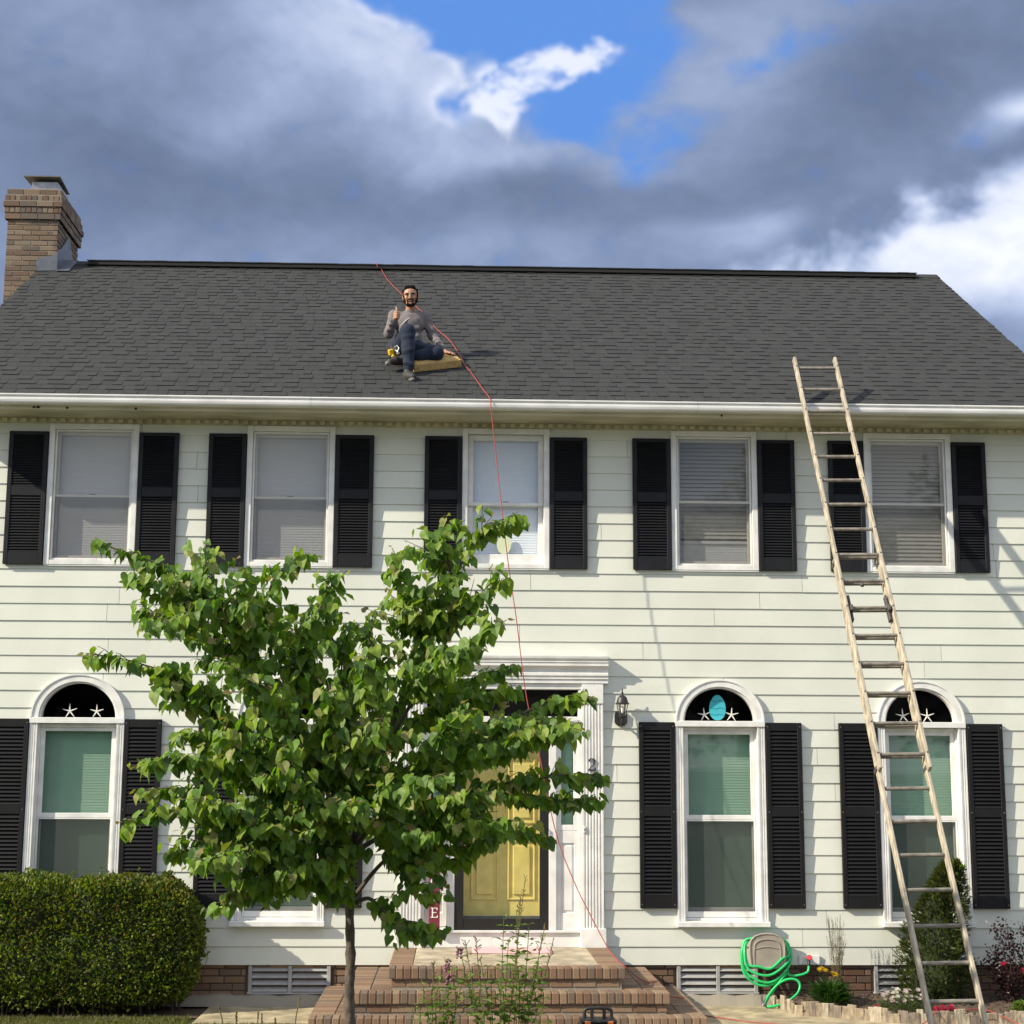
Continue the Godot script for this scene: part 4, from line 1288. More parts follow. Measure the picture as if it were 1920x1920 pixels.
# ---------------------------------------------------------------- ladder
func make_ladder() -> void:
	var base := Vector3(3.693, 0.02, 4.12)
	var la := thing("extension_ladder", "tall weathered wooden extension ladder leaning on the eaves, rising above the gutter", "ladder", base)
	var S := Vector3(-0.0172, 0.8582, -0.5134).normalized()
	var X := (Vector3.RIGHT - S * S.x).normalized()
	var N := X.cross(S).normalized()
	var top := Vector3(3.5694, 6.1995, 0.4303)
	var fr := Basis(X, S, N)
	var at := func(s: float, x: float, n: float) -> Vector3: return top + S * s + X * x + N * n
	var w := 0.188
	var mb: MB
	for s in [-1.0, 1.0]:      # upper section, in front
		mb = MB.new()
		mb.box(Vector3(-0.0155, -4.60, -0.033), Vector3(0.0155, 0.135, 0.033), 0.006, Transform3D(fr, at.call(0.0, s * (w + 0.0155), 0.0)))
		obj("rail", mb, M("ladder_wood"), la)
		mb = MB.new()          # lower section, behind and a little narrower
		mb.box(Vector3(-0.0155, -7.20, -0.033), Vector3(0.0155, -2.38, 0.033), 0.006, Transform3D(fr, at.call(0.0, s * (w + 0.012), -0.069)))
		obj("rail", mb, M("ladder_wood"), la)
	var rm := MB.new()
	rm.tube(v3([[-w - 0.004, 0, 0], [0.0, 0.0, 0.0], [w + 0.004, 0, 0]]), PackedFloat32Array([0.0165]), 10)
	var rung := rm.mesh(M("ladder_grey"))
	for i in 16:
		put("rung", rung, la, Transform3D(fr, at.call(-0.2972 * i, 0.0, 0.0)))
	for i in range(8, 25):
		put("rung", rung, la, Transform3D(fr, at.call(-0.2972 * i + 0.020, 0.0, -0.069)))
	for s in [-1.0, 1.0]:      # rung locks and guide irons
		mb = MB.new()
		mb.box(Vector3(-0.010, -0.13, -0.05), Vector3(0.010, 0.14, 0.005), 0.004, Transform3D(fr, at.call(-0.2972 * 10, s * (w - 0.022), 0.0)))
		mb.box(Vector3(-0.012, -0.03, -0.03), Vector3(0.012, 0.03, 0.045), 0.004, Transform3D(fr, at.call(-0.2972 * 10 - 0.02, s * (w - 0.022), 0.0)))
		obj("rung_lock", mb, M("ladder_iron"), la)
		for q in [-4.56, -2.44]:
			mb = MB.new()
			mb.box(Vector3(-0.022, -0.020, -0.115), Vector3(0.022, 0.020, -0.030), 0.004, Transform3D(fr, at.call(q, s * (w + 0.0155), 0.0)))
			obj("guide_iron", mb, M("ladder_iron"), la)
	mb = MB.new()
	mb.ball(at.call(-0.2972 * 9 - 0.045, -0.02, 0.0), Vector3.ONE * 0.020, 6, 8)
	mb.tube(PackedVector3Array([at.call(-0.2972 * 9, -0.02, 0.0), at.call(-0.2972 * 9 - 0.05, -0.02, 0.0)]), PackedFloat32Array([0.007]), 6)
	obj("pulley", mb, M("ladder_iron"), la)
	# thin steel rod stapled below the rungs is too fine to show; bolts show on the rails
	var bm := box_mesh(Vector3(0.014, 0.014, 0.006), 0.002, M("ladder_iron"))
	for i in 16:
		for s in [-1.0, 1.0]:
			put("bolt", bm, la, Transform3D(fr, at.call(-0.2972 * i, s * (w + 0.0155), 0.0345)))


# ---------------------------------------------------------------- person on the roof
func make_person() -> void:
	var base := Vector3(-0.52, 6.36, -0.36)
	var pe := thing("person", "bearded man in grey shirt and jeans sitting on the roof with a thumb up", "person", base)
	var head := Vector3(-0.500, 7.118, -0.385)
	var neck := Vector3(-0.508, 6.985, -0.430)
	var chest := Vector3(-0.508, 6.84, -0.455)
	var waist := Vector3(-0.520, 6.68, -0.465)
	var hip := Vector3(-0.520, 6.575, -0.450)
	var sR := Vector3(-0.672, 6.930, -0.430); var eR := Vector3(-0.722, 6.712, -0.350); var wR := Vector3(-0.657, 6.810, -0.205)
	var sL := Vector3(-0.345, 6.928, -0.455); var eL := Vector3(-0.268, 6.735, -0.475); var wL := Vector3(-0.150, 6.545, -0.360)
	var hR := Vector3(-0.600, 6.560, -0.400); var kR := Vector3(-0.515, 6.660, -0.075); var aR := Vector3(-0.500, 6.225, -0.030)
	var hL := Vector3(-0.430, 6.550, -0.400); var kL := Vector3(-0.225, 6.462, -0.170); var aL := Vector3(-0.555, 6.385, -0.175)
	# the body: one skin under the clothes, with head and hands of finer mesh
	var mb := MB.new()
	var f := Field.new()
	f.cell = 0.014; f.k = 0.03
	f.add(chest, waist, 0.095, 0.085); f.add(waist, hip, 0.085, 0.095)
	f.add(neck, chest, 0.045, 0.09)
	for q in [[sR, eR, wR], [sL, eL, wL]]:
		f.add(chest + (q[0] - chest) * 0.3 + Vector3(0, 0.05, 0), q[0], 0.06, 0.045)
		f.add(q[0], q[1], 0.042, 0.033); f.add(q[1], q[2], 0.033, 0.024)
	for q in [[hR, kR, aR], [hL, kL, aL]]:
		f.add(q[0], q[1], 0.072, 0.050); f.add(q[1], q[2], 0.048, 0.034)
	f.build(mb)
	# head: looks down at the street and a little to its right
	f = Field.new()
	f.cell = 0.005; f.k = 0.014
	var hb := Basis.from_euler(Vector3(0.10, -0.06, 0.05))
	var hp := func(x: float, y: float, z: float) -> Vector3: return head + hb * Vector3(x, y, z)
	f.add(hp.call(0, 0.030, -0.028), hp.call(0, 0.034, 0.022), 0.078, 0.070)
	f.add(hp.call(0, -0.015, 0.020), hp.call(0, -0.052, 0.030), 0.062, 0.046)
	f.add(hp.call(-0.022, -0.078, 0.058), hp.call(0.022, -0.078, 0.058), 0.026, 0.026)
	f.add(hp.call(-0.034, 0.022, 0.072), hp.call(0.034, 0.022, 0.072), 0.012, 0.012)
	f.add(hp.call(0, 0.012, 0.086), hp.call(0, -0.024, 0.104), 0.009, 0.013)
	f.add(hp.call(-0.013, -0.028, 0.094), hp.call(0.013, -0.028, 0.094), 0.008, 0.008)
	for s in [-1.0, 1.0]:
		f.add(hp.call(s * 0.036, -0.018, 0.066), hp.call(s * 0.030, -0.030, 0.066), 0.020, 0.016)
		f.add(hp.call(s * 0.077, 0.014, -0.012), hp.call(s * 0.076, -0.018, -0.004), 0.014, 0.010)
	f.add(hp.call(0, -0.06, -0.01), neck + Vector3(0, -0.03, 0), 0.048, 0.050)
	f.build(mb)
	# thumbs-up hand: palm, four curled fingers, thumb pointing up
	f = Field.new()
	f.cell = 0.004; f.k = 0.007
	var hx := Vector3(-0.643, 6.853, -0.178)
	f.add(wR, hx, 0.024, 0.026)
	f.add(hx + Vector3(-0.004, 0.028, 0.0), hx + Vector3(-0.004, -0.030, 0.004), 0.024, 0.022)
	for i in 4:
		var y := 0.030 - i * 0.0195
		var l: float = [0.96, 1.0, 0.95, 0.84][i]
		var a := hx + Vector3(-0.014, y, 0.020)
		var b := a + Vector3(0.026, -0.002, 0.024) * l
		var c := b + Vector3(0.026, -0.003, -0.010) * l
		var d := c + Vector3(-0.010, -0.002, -0.022) * l
		f.add(a, b, 0.0105, 0.0100); f.add(b, c, 0.0100, 0.0092); f.add(c, d, 0.0092, 0.0082)
	f.add(hx + Vector3(0.004, 0.022, 0.008), hx + Vector3(0.010, 0.056, 0.016), 0.015, 0.0115)
	f.add(hx + Vector3(0.010, 0.056, 0.016), hx + Vector3(0.004, 0.090, 0.012), 0.0115, 0.0095)
	f.build(mb)
	# the other hand lies flat on the foam, fingers spread
	f = Field.new()
	f.cell = 0.004; f.k = 0.007
	var hl := Vector3(-0.110, 6.512, -0.318)
	f.add(wL, hl + Vector3(-0.02, 0.010, -0.02), 0.024, 0.024)
	for i in 4:
		var sp := -0.030 + i * 0.020
		var across := Vector3(0.45, 0.10, -0.75) * 1.0
		var fwd := Vector3(0.80, -0.34, 0.45).normalized()
		var root := hl + across.normalized() * sp
		f.add(hl + Vector3(-0.02, 0.008, -0.02) + across.normalized() * sp * 0.7, root + fwd * 0.018, 0.018, 0.013)
		var l: float = [0.85, 1.0, 1.05, 0.95][3 - i]
		var k1 := root + fwd * (0.050 * l) + Vector3(0, 0.006, 0)
		f.add(root + fwd * 0.015, k1, 0.0115, 0.0100); f.add(k1, k1 + fwd * (0.040 * l) + Vector3(0, -0.008, 0), 0.0100, 0.0085)
	f.add(hl + Vector3(-0.025, 0.004, 0.004), hl + Vector3(0.004, -0.014, 0.048), 0.015, 0.011)
	f.add(hl + Vector3(0.004, -0.014, 0.048), hl + Vector3(0.030, -0.026, 0.066), 0.011, 0.009)
	f.build(mb)
	obj("body", mb, M("skin"), pe)
	# shirt
	mb = MB.new()
	f = Field.new()
	f.cell = 0.008; f.k = 0.030
	f.add(chest + Vector3(-0.055, 0.010, 0.0), chest + Vector3(0.055, 0.010, 0.0), 0.108, 0.108)
	f.add(chest + Vector3(0, -0.01, 0.01), waist + Vector3(0, 0, 0.012), 0.114, 0.106); f.add(waist + Vector3(-0.04, 0, 0.01), hip + Vector3(-0.03, 0.02, 0.015), 0.106, 0.114); f.add(waist + Vector3(0.04, 0, 0.01), hip + Vector3(0.04, 0.01, 0.015), 0.106, 0.114)
	f.add(neck + Vector3(0, -0.028, 0.004), neck + Vector3(0, -0.05, 0.0), 0.056, 0.078)
	f.add(chest + Vector3(-0.06, 0.075, 0.0), sR, 0.062, 0.056); f.add(chest + Vector3(0.06, 0.075, 0.0), sL, 0.062, 0.056)
	f.add(sR, eR, 0.056, 0.048); f.add(eR, wR + (eR - wR) * 0.10, 0.047, 0.036)
	f.add(sL, eL, 0.056, 0.046); f.add(eL, wL + (eL - wL) * 0.10, 0.046, 0.036)
	# folds
	for i in 5:
		var yy := waist.y - 0.06 + i * 0.038
		f.add(Vector3(waist.x - 0.09, yy, waist.z + 0.098 + 0.012 * (i % 2)), Vector3(waist.x + 0.10, yy + R(-0.03, 0.04), waist.z + 0.102), 0.014, 0.012)
	for q in [[sR, eR], [sL, eL], [eL, wL], [eR, wR]]:
		for t in [0.35, 0.62, 0.85]:
			var p: Vector3 = q[0].lerp(q[1], t + R(-0.08, 0.08))
			f.add(p + Vector3(-0.026, R(-0.015, 0.015), 0.036), p + Vector3(0.026, R(-0.02, 0.02), 0.034), 0.013, 0.013)
	f.build(mb)
	var sh := obj("shirt", mb, M("shirt"), pe)
	mb = MB.new()     # printed stripes across the chest
	for q in [[-0.60, 6.800, -0.505, 6.880, 0.007], [-0.605, 6.795, -0.545, 6.848, 0.005], [-0.590, 6.768, -0.560, 6.776, 0.008], [-0.55, 6.845, -0.52, 6.872, 0.006]]:
		var z0 := chest.z + 0.126; var z1 := chest.z + 0.120
		mb.tube(v3([[q[0], q[1], z0 - 0.004], [(q[0] + q[2]) * 0.5, (q[1] + q[3]) * 0.5, z0 + 0.002], [q[2], q[3], z1]]), PackedFloat32Array([q[4] * 0.4, q[4] * 0.7, q[4] * 0.3]), 6)
	obj("print", mb, M("shirt_print"), sh)
	mb = MB.new()
	mb.box(Vector3(-0.465, 6.860, chest.z + 0.092), Vector3(-0.412, 6.874, chest.z + 0.108), 0.002)
	obj("logo", mb, M("shirt_mark"), sh)
	# jeans
	mb = MB.new()
	f = Field.new()
	f.cell = 0.010; f.k = 0.035
	f.add(hR + Vector3(0.01, 0.0, -0.02), hL + Vector3(-0.01, 0.0, -0.02), 0.118, 0.118)
	f.add(hR, kR, 0.098, 0.076); f.add(kR, kR.lerp(aR, 0.4), 0.072, 0.066); f.add(kR.lerp(aR, 0.4), aR + Vector3(0, 0.03, 0), 0.066, 0.050)
	f.add(hL, kL, 0.098, 0.078); f.add(kL, kL.lerp(aL, 0.5), 0.072, 0.062); f.add(kL.lerp(aL, 0.5), aL.lerp(kL, 0.12), 0.062, 0.050)
	for t in [0.15, 0.5, 0.8]:
		var p: Vector3 = kR.lerp(aR, t)
		f.add(p + Vector3(-0.035, R(-0.02, 0.02), 0.050), p + Vector3(0.035, R(-0.02, 0.02), 0.050), 0.014, 0.014)
		p = hL.lerp(kL, t)
		f.add(p + Vector3(-0.02, 0.03, 0.068), p + Vector3(0.02, -0.04, 0.072), 0.014, 0.014)
	f.build(mb)
	obj("trousers", mb, M("jeans"), pe)
	# shoes
	for q in [[aR, Vector3(-0.450, 6.135, 0.125), Vector3(-0.515, 6.172, -0.020)], [aL, Vector3(-0.690, 6.345, -0.10), Vector3(-0.590, 6.375, -0.17)]]:
		mb = MB.new()
		f = Field.new()
		f.cell = 0.008; f.k = 0.025
		f.add(q[0] + Vector3(0, 0.015, 0), q[2], 0.046, 0.042); f.add(q[2], q[2].lerp(q[1], 0.5) + Vector3(0, 0.008, 0), 0.040, 0.042); f.add(q[2].lerp(q[1], 0.5), q[1], 0.040, 0.034)
		f.build(mb)
		var so := obj("shoe", mb, M("shoe"), pe)
		mb = MB.new()
		f = Field.new()
		f.cell = 0.008; f.k = 0.02
		var dn := Vector3(0, -0.026, 0.010) if q[0] == aR else Vector3(-0.028, -0.022, 0.020)
		f.add(q[2] + dn, q[1] + dn, 0.026, 0.024)
		f.build(mb)
		obj("sole", mb, M("sole"), so)
	# hair, beard, brows, eyes, mouth
	mb = MB.new()
	f = Field.new()
	f.cell = 0.005; f.k = 0.012
	f.add(hp.call(0, 0.046, -0.034), hp.call(0, 0.056, 0.012), 0.078, 0.069)
	f.add(hp.call(-0.034, 0.094, 0.046), hp.call(0.034, 0.094, 0.046), 0.024, 0.024)
	f.add(hp.call(0, 0.010, -0.060), hp.call(0, -0.02, -0.050), 0.055, 0.045)
	for s in [-1.0, 1.0]:
		f.add(hp.call(s * 0.066, 0.066, 0.026), hp.call(s * 0.074, 0.000, 0.020), 0.016, 0.008)
	f.build(mb)
	obj("hair", mb, M("hair"), pe)
	mb = MB.new()
	f = Field.new()
	f.cell = 0.004; f.k = 0.010
	for s in [-1.0, 1.0]:
		f.add(hp.call(s * 0.071, -0.010, 0.018), hp.call(s * 0.062, -0.055, 0.034), 0.006, 0.012)
		f.add(hp.call(s * 0.062, -0.055, 0.034), hp.call(s * 0.026, -0.094, 0.066), 0.012, 0.017)
		f.add(hp.call(s * 0.030, -0.046, 0.084), hp.call(s * 0.004, -0.038, 0.097), 0.0045, 0.0045)
		f.add(hp.call(s * 0.031, -0.048, 0.082), hp.call(s * 0.026, -0.080, 0.078), 0.005, 0.010)
	f.add(hp.call(-0.024, -0.094, 0.068), hp.call(0.024, -0.094, 0.068), 0.018, 0.018)
	f.build(mb)
	obj("beard", mb, M("hair"), pe)
	for s in [-1.0, 1.0]:
		mb = MB.new()
		mb.ball(hp.call(s * 0.031, 0.004, 0.0885), Vector3(0.0115, 0.0060, 0.006), 6, 8, hb)
		var ey := obj("eye", mb, M("eye_white"), pe)
		mb = MB.new()
		mb.ball(hp.call(s * 0.031, 0.005, 0.0935), Vector3(0.0075, 0.0062, 0.003), 6, 8, hb)
		obj("iris", mb, M("hair"), ey)
		mb = MB.new()
		mb.tube(PackedVector3Array([hp.call(s * 0.012, 0.019, 0.095), hp.call(s * 0.032, 0.025, 0.094), hp.call(s * 0.052, 0.018, 0.080)]), PackedFloat32Array([0.006, 0.007, 0.004]), 6)
		obj("eyebrow", mb, M("hair"), pe)
	mb = MB.new()
	mb.tube(PackedVector3Array([hp.call(-0.022, -0.054, 0.086), hp.call(0.0, -0.053, 0.0945), hp.call(0.022, -0.054, 0.086)]), PackedFloat32Array([0.003, 0.006, 0.003]), 6)
	obj("mouth", mb, M("lips"), pe)
	# tool belt with a yellow tape measure in its pouch
	mb = MB.new()
	f = Field.new()
	f.cell = 0.010; f.k = 0.012
	var ring := PackedVector3Array()
	for i in 17:
		var a := TAU * i / 16.0
		ring.append(hip + Vector3(0.010 + 0.150 * cos(a), 0.035, 0.012 + 0.125 * sin(a)))
	mb.tube(ring, PackedFloat32Array([0.018]), 6, false)
	var belt := obj("tool_belt", mb, M("leather"), pe)
	mb = MB.new()
	f.add(Vector3(-0.668, 6.560, -0.345), Vector3(-0.655, 6.465, -0.290), 0.040, 0.055)
	f.add(Vector3(-0.630, 6.545, -0.300), Vector3(-0.600, 6.455, -0.230), 0.034, 0.046)
	f.build(mb)
	obj("pouch", mb, M("storm_black"), belt)
	mb = MB.new()
	mb.box(Vector3(-0.030, -0.034, -0.018), Vector3(0.030, 0.034, 0.018), 0.010, Transform3D(Basis.from_euler(Vector3(0.2, 0.4, 0.3)), Vector3(-0.688, 6.478, -0.225)))
	mb.box(Vector3(-0.018, -0.040, -0.012), Vector3(0.018, 0.006, 0.012), 0.006, Transform3D(Basis.from_euler(Vector3(0.2, 0.2, 0.9)), Vector3(-0.672, 6.440, -0.215)))
	obj("tape_measure", mb, M("tape_yellow"), belt)
	mb = MB.new()
	mb.tube(v3([[-0.655, 6.535, -0.235], [-0.625, 6.545, -0.205], [-0.605, 6.515, -0.185], [-0.62, 6.47, -0.18]]), PackedFloat32Array([0.007]), 6)
	mb.tube(v3([[-0.64, 6.50, -0.22], [-0.60, 6.46, -0.18]]), PackedFloat32Array([0.006]), 6)
	obj("hook", mb, M("bright_metal"), belt)
	# foam block the man sits on, following the slope
	var fo := MB.new()
	var u := Vector3(0, SX, SZ)
	var nrm := Vector3(0, -SZ, SX)
	var o := roof_at(-0.440, roof_s(-0.108), 0.012)
	var rowx := 22; var rowu := 14
	var fn := FastNoiseLite.new()
	fn.seed = 9; fn.frequency = 3.0; fn.fractal_octaves = 4
	var fp := func(i: float, k: float, hgt: float) -> Vector3:
		var along := Vector3(0.480, 0.106, -0.170)
		var side := along.normalized()
		var up_slope := (u - side * u.dot(side)).normalized()
		var p: Vector3 = o + along * i + up_slope * (k * 0.34)
		var e := minf(minf(i, 1.0 - i) * 14.0, minf(k, 1.0 - k) * 10.0)
		return p + nrm * (hgt * (0.096 + 0.010 * fn.get_noise_2d(i * 3.0, k * 3.0)) - hgt * 0.02 * exp(-e * 2.0)) + Vector3(0.008 * fn.get_noise_2d(k * 9.0, hgt * 3.0 + i * 9.0), 0, 0.008 * fn.get_noise_2d(i * 12.0, hgt * 4.0 + 7.0))
	for i in rowx:
		for k in rowu:
			var a := float(i) / rowx; var b := float(i + 1) / rowx; var c := float(k) / rowu; var d := float(k + 1) / rowu
			fo.quad(fp.call(a, c, 1.0), fp.call(b, c, 1.0), fp.call(b, d, 1.0), fp.call(a, d, 1.0))
	for i in rowx:
		var a := float(i) / rowx; var b := float(i + 1) / rowx
		for q in 3:
			var ya := q / 3.0; var yb := (q + 1) / 3.0
			fo.quad(fp.call(a, 0.0, ya), fp.call(b, 0.0, ya), fp.call(b, 0.0, yb), fp.call(a, 0.0, yb))
			fo.quad(fp.call(b, 1.0, ya), fp.call(a, 1.0, ya), fp.call(a, 1.0, yb), fp.call(b, 1.0, yb))
	for k in rowu:
		var a := float(k) / rowu; var b := float(k + 1) / rowu
		for q in 3:
			var ya := q / 3.0; var yb := (q + 1) / 3.0
			fo.quad(fp.call(0.0, b, ya), fp.call(0.0, a, ya), fp.call(0.0, a, yb), fp.call(0.0, b, yb))
			fo.quad(fp.call(1.0, a, ya), fp.call(1.0, b, ya), fp.call(1.0, b, yb), fp.call(1.0, a, yb))
	var pad := obj("foam_block", fo, M("foam"))
	pad.set_meta("label", "worn yellow-brown foam block on the shingles under the seated man")
	pad.set_meta("category", "foam block")


# ---------------------------------------------------------------- small things on and by the house
func star(label: String, c: Vector3, r: float, turn: float) -> void:
	var s := thing("starfish", label, "starfish", c, "starfish standing in the arched windows")
	for i in 5:
		var a := PI / 2 + turn + TAU * i / 5.0
		var d := Vector3(cos(a), sin(a), 0.0)
		var mb := MB.new()
		mb.tube(PackedVector3Array([c, c + d * r * 0.5 + Vector3(0, 0, 0.002), c + d * r]), PackedFloat32Array([0.0085, 0.0065, 0.003]), 6)
		obj("arm", mb, M("star_white"), s)

func egg(called: String, label: String, c: Vector3, r: Vector2, m: String, m2: String) -> void:
	var e := thing(called, label, "paper egg", c)
	var p := PackedVector2Array()
	for i in 28:
		var a := TAU * i / 28.0
		p.append(Vector2(cos(a) * r.x * (1.0 - 0.14 * sin(a)), sin(a) * r.y))
	var mb := MB.new()
	mb.prism(p, c, Vector3.RIGHT, Vector3.UP, Vector3(0, 0, 0.003))
	obj("shell", mb, M(m), e)
	if m2:
		for y in [-0.55, -0.05, 0.52]:
			mb = MB.new()
			var pts := PackedVector3Array()
			var w: float = r.x * sqrt(1.0 - y * y) * (1.0 - 0.14 * y) * 0.94
			for i in 13:
				var t := i / 6.0 - 1.0
				pts.append(c + Vector3(t * w, y * r.y + 0.006 * sin(t * 5.0), 0.0035))
			mb.tube(pts, PackedFloat32Array([0.0035]), 4)
			obj("stripe", mb, M(m2), e)

func make_small_things() -> void:
	star("white starfish in the fanlight of the window above the hedge, nearer the window's outer shutter", Vector3(-3.738, 2.785, -0.035), 0.072, 0.05)
	star("white starfish in the fanlight of the window above the hedge, nearer the tree", Vector3(-3.478, 2.783, -0.035), 0.066, 0.02)
	star("white starfish on the lantern side of the teal egg in an arched window", Vector3(2.468, 2.785, -0.035), 0.066, 0.12)
	star("white starfish on the ladder side of the teal egg in an arched window", Vector3(2.738, 2.785, -0.035), 0.070, -0.06)
	star("white starfish in the fanlight behind the ladder, half hidden by a ladder rail", Vector3(4.446, 2.785, -0.035), 0.072, 0.08)
	star("white starfish in the fanlight behind the ladder, clear of the ladder rails", Vector3(4.690, 2.785, -0.035), 0.074, 0.03)
	egg("paper_egg", "teal striped paper egg between two starfish in an arched window", Vector3(2.598, 2.855, -0.030), Vector2(0.082, 0.125), "teal", "teal_dark")
	egg("paper_egg", "pale yellow paper egg low in the upstairs window above the front door", Vector3(0.480, 4.475, -0.055), Vector2(0.070, 0.105), "pale_yellow", "")
	var bf := thing("paper_butterfly", "violet paper cut-out in the arched window behind the tree", "paper cut-out", Vector3(-1.70, 2.82, -0.035))
	for s in [-1.0, 1.0]:
		var mb := MB.new()
		mb.prism(pv([0.0, -0.02, 0.05 * s, 0.07, 0.12 * s, 0.10, 0.13 * s, 0.03, 0.07 * s, 0.0, 0.10 * s, -0.06, 0.05 * s, -0.08, 0.01 * s, -0.04]), Vector3(-1.70, 2.835, -0.035), Vector3.RIGHT, Vector3.UP, Vector3(0, 0, 0.003))
		obj("wing", mb, M("violet"), bf)
	# wall lantern
	var la := thing("wall_lantern", "black coach lantern with a domed top on the clapboards right of the door", "wall lantern", Vector3(1.630, 2.66, 0.02))
	var k := M("lamp_black")
	var mb := MB.new()
	mb.prism(pv([1.572, 2.70, 1.600, 2.672, 1.668, 2.672, 1.696, 2.70, 1.696, 2.790, 1.668, 2.812, 1.600, 2.812, 1.572, 2.790]), Vector3(0, 0, 0.019), Vector3.RIGHT, Vector3.UP, Vector3(0, 0, 0.022))
	obj("back_plate", mb, k, la)
	var ax := Transform3D(Basis(), Vector3(1.640, 0, 0.125))
	mb = MB.new()
	mb.tube(smooth_path(v3([[1.634, 2.705, 0.04], [1.636, 2.690, 0.080], [1.640, 2.715, 0.120], [1.640, 2.752, 0.125]]), 0.01), PackedFloat32Array([0.011]), 8)
	mb.lathe(pv([0.0, 2.655, 0.006, 2.660, 0.010, 2.685, 0.016, 2.700, 0.008, 2.712, 0.012, 2.735, 0.0, 2.74]), 10, Transform3D(Basis(), Vector3(1.637, 0, 0.085)))
	obj("arm", mb, k, la)
	mb = MB.new()
	mb.lathe(pv([0.0, 2.748, 0.034, 2.750, 0.038, 2.762, 0.030, 2.768, 0.0, 2.770]), 6, ax)
	obj("cage_foot", mb, k, la)
	for i in 6:
		var a := TAU * i / 6.0
		mb = MB.new()
		mb.tube(PackedVector3Array([Vector3(1.640 + 0.034 * cos(a), 2.762, 0.125 + 0.034 * sin(a)), Vector3(1.640 + 0.054 * cos(a), 2.880, 0.125 + 0.054 * sin(a))]), PackedFloat32Array([0.004]), 5)
		obj("cage_bar", mb, k, la)
	mb = MB.new()
	mb.lathe(pv([0.029, 2.768, 0.048, 2.878]), 6, ax)
	obj("pane", mb, M("clear_glass"), la)
	mb = MB.new()
	mb.ball(Vector3(1.640, 2.822, 0.125), Vector3(0.016, 0.036, 0.016), 8, 10)
	obj("bulb", mb, M("bulb_white"), la)
	mb = MB.new()
	mb.lathe(pv([0.0, 2.876, 0.070, 2.876, 0.071, 2.884, 0.058, 2.892, 0.054, 2.912, 0.044, 2.940, 0.028, 2.958, 0.013, 2.966, 0.010, 2.978, 0.014, 2.984, 0.007, 2.994, 0.005, 3.02, 0.0, 3.034]), 16, ax)
	obj("dome", mb, k, la)
	# welcome board beside the door
	var sg := thing("welcome_sign", "narrow maroon board with white stacked WELCOME letters leaning beside the door", "sign", Vector3(-0.170, 0.722, 0.06))
	var tilt := Transform3D(Basis(Vector3.RIGHT, -0.035), Vector3(-0.170, 0.724, 0.095))
	mb = MB.new()
	mb.box(Vector3(-0.052, 0.0, -0.010), Vector3(0.052, 1.12, 0.010), 0.004, tilt)
	obj("board", mb, M("maroon"), sg)
	var sf := SystemFont.new()
	sf.font_names = PackedStringArray(["Droid Serif"])
	var word := "WELCOME"
	for i in 7:
		var t := TextMesh.new()
		t.font = sf; t.text = word[i]; t.font_size = 64; t.pixel_size = 0.0020 if i > 0 else 0.0015; t.depth = 0.004
		var o := put("letter", t, sg, tilt * Transform3D(Basis(), Vector3(0, 1.12 - 0.115 - i * 0.140, 0.012)))
		o.material_override = M("white_paint")
	# hose hanger, hose and nozzle
	var hr := thing("hose_hanger", "beige plastic hose hanger with an arched top fixed to the wall above the vents", "hose hanger", Vector3(3.006, 0.395, 0.02))
	var b := M("reel_beige")
	var outl := pv([2.852, 0.405, 2.872, 0.392, 3.140, 0.392, 3.160, 0.405, 3.172, 0.52, 3.172, 0.60, 3.160, 0.645, 3.125, 0.680, 3.070, 0.700, 3.006, 0.706, 2.942, 0.700, 2.887, 0.680, 2.852, 0.645, 2.840, 0.60, 2.840, 0.52])
	mb = MB.new()
	mb.prism(outl, Vector3(0, 0, 0.150), Vector3.RIGHT, Vector3.UP, Vector3(0, 0, 0.018))
	obj("face_plate", mb, b, hr)
	mb = MB.new()
	var rim := PackedVector3Array()
	for q in outl:
		rim.append(Vector3(q.x, q.y, 0.166))
	rim.append(rim[0])
	mb.tube(rim, PackedFloat32Array([0.011]), 6, false)
	obj("rim", mb, b, hr)
	mb = MB.new()
	mb.tube(smooth_path(v3([[2.880, 0.42, 0.168], [2.880, 0.56, 0.170], [2.905, 0.63, 0.171], [3.006, 0.655, 0.172], [3.107, 0.63, 0.171], [3.132, 0.56, 0.170], [3.132, 0.42, 0.168]]), 0.03), PackedFloat32Array([0.006]), 6)
	mb.tube(smooth_path(v3([[2.884, 0.565, 0.170], [3.006, 0.585, 0.171], [3.128, 0.565, 0.170]]), 0.03), PackedFloat32Array([0.005]), 6)
	obj("moulded_arch", mb, b, hr)
	mb = MB.new()
	mb.prism(pv([2.90, 0.45, 3.11, 0.45, 3.11, 0.60, 3.06, 0.64, 2.95, 0.64, 2.90, 0.60]), Vector3(0, 0, 0.021), Vector3.RIGHT, Vector3.UP, Vector3(0, 0, 0.129))
	obj("drum", mb, b, hr)
	var gh := thing("garden_hose", "bright green garden hose looped over the beige hanger, one loop trailing to the ground", "garden hose", Vector3(3.0, 0.05, 0.12))
	var pts := PackedVector3Array()
	pts.append_array(v3([[3.408, 0.405, 0.13], [3.395, 0.352, 0.14], [3.330, 0.325, 0.15], [3.240, 0.315, 0.14], [3.205, 0.345, 0.12]]))
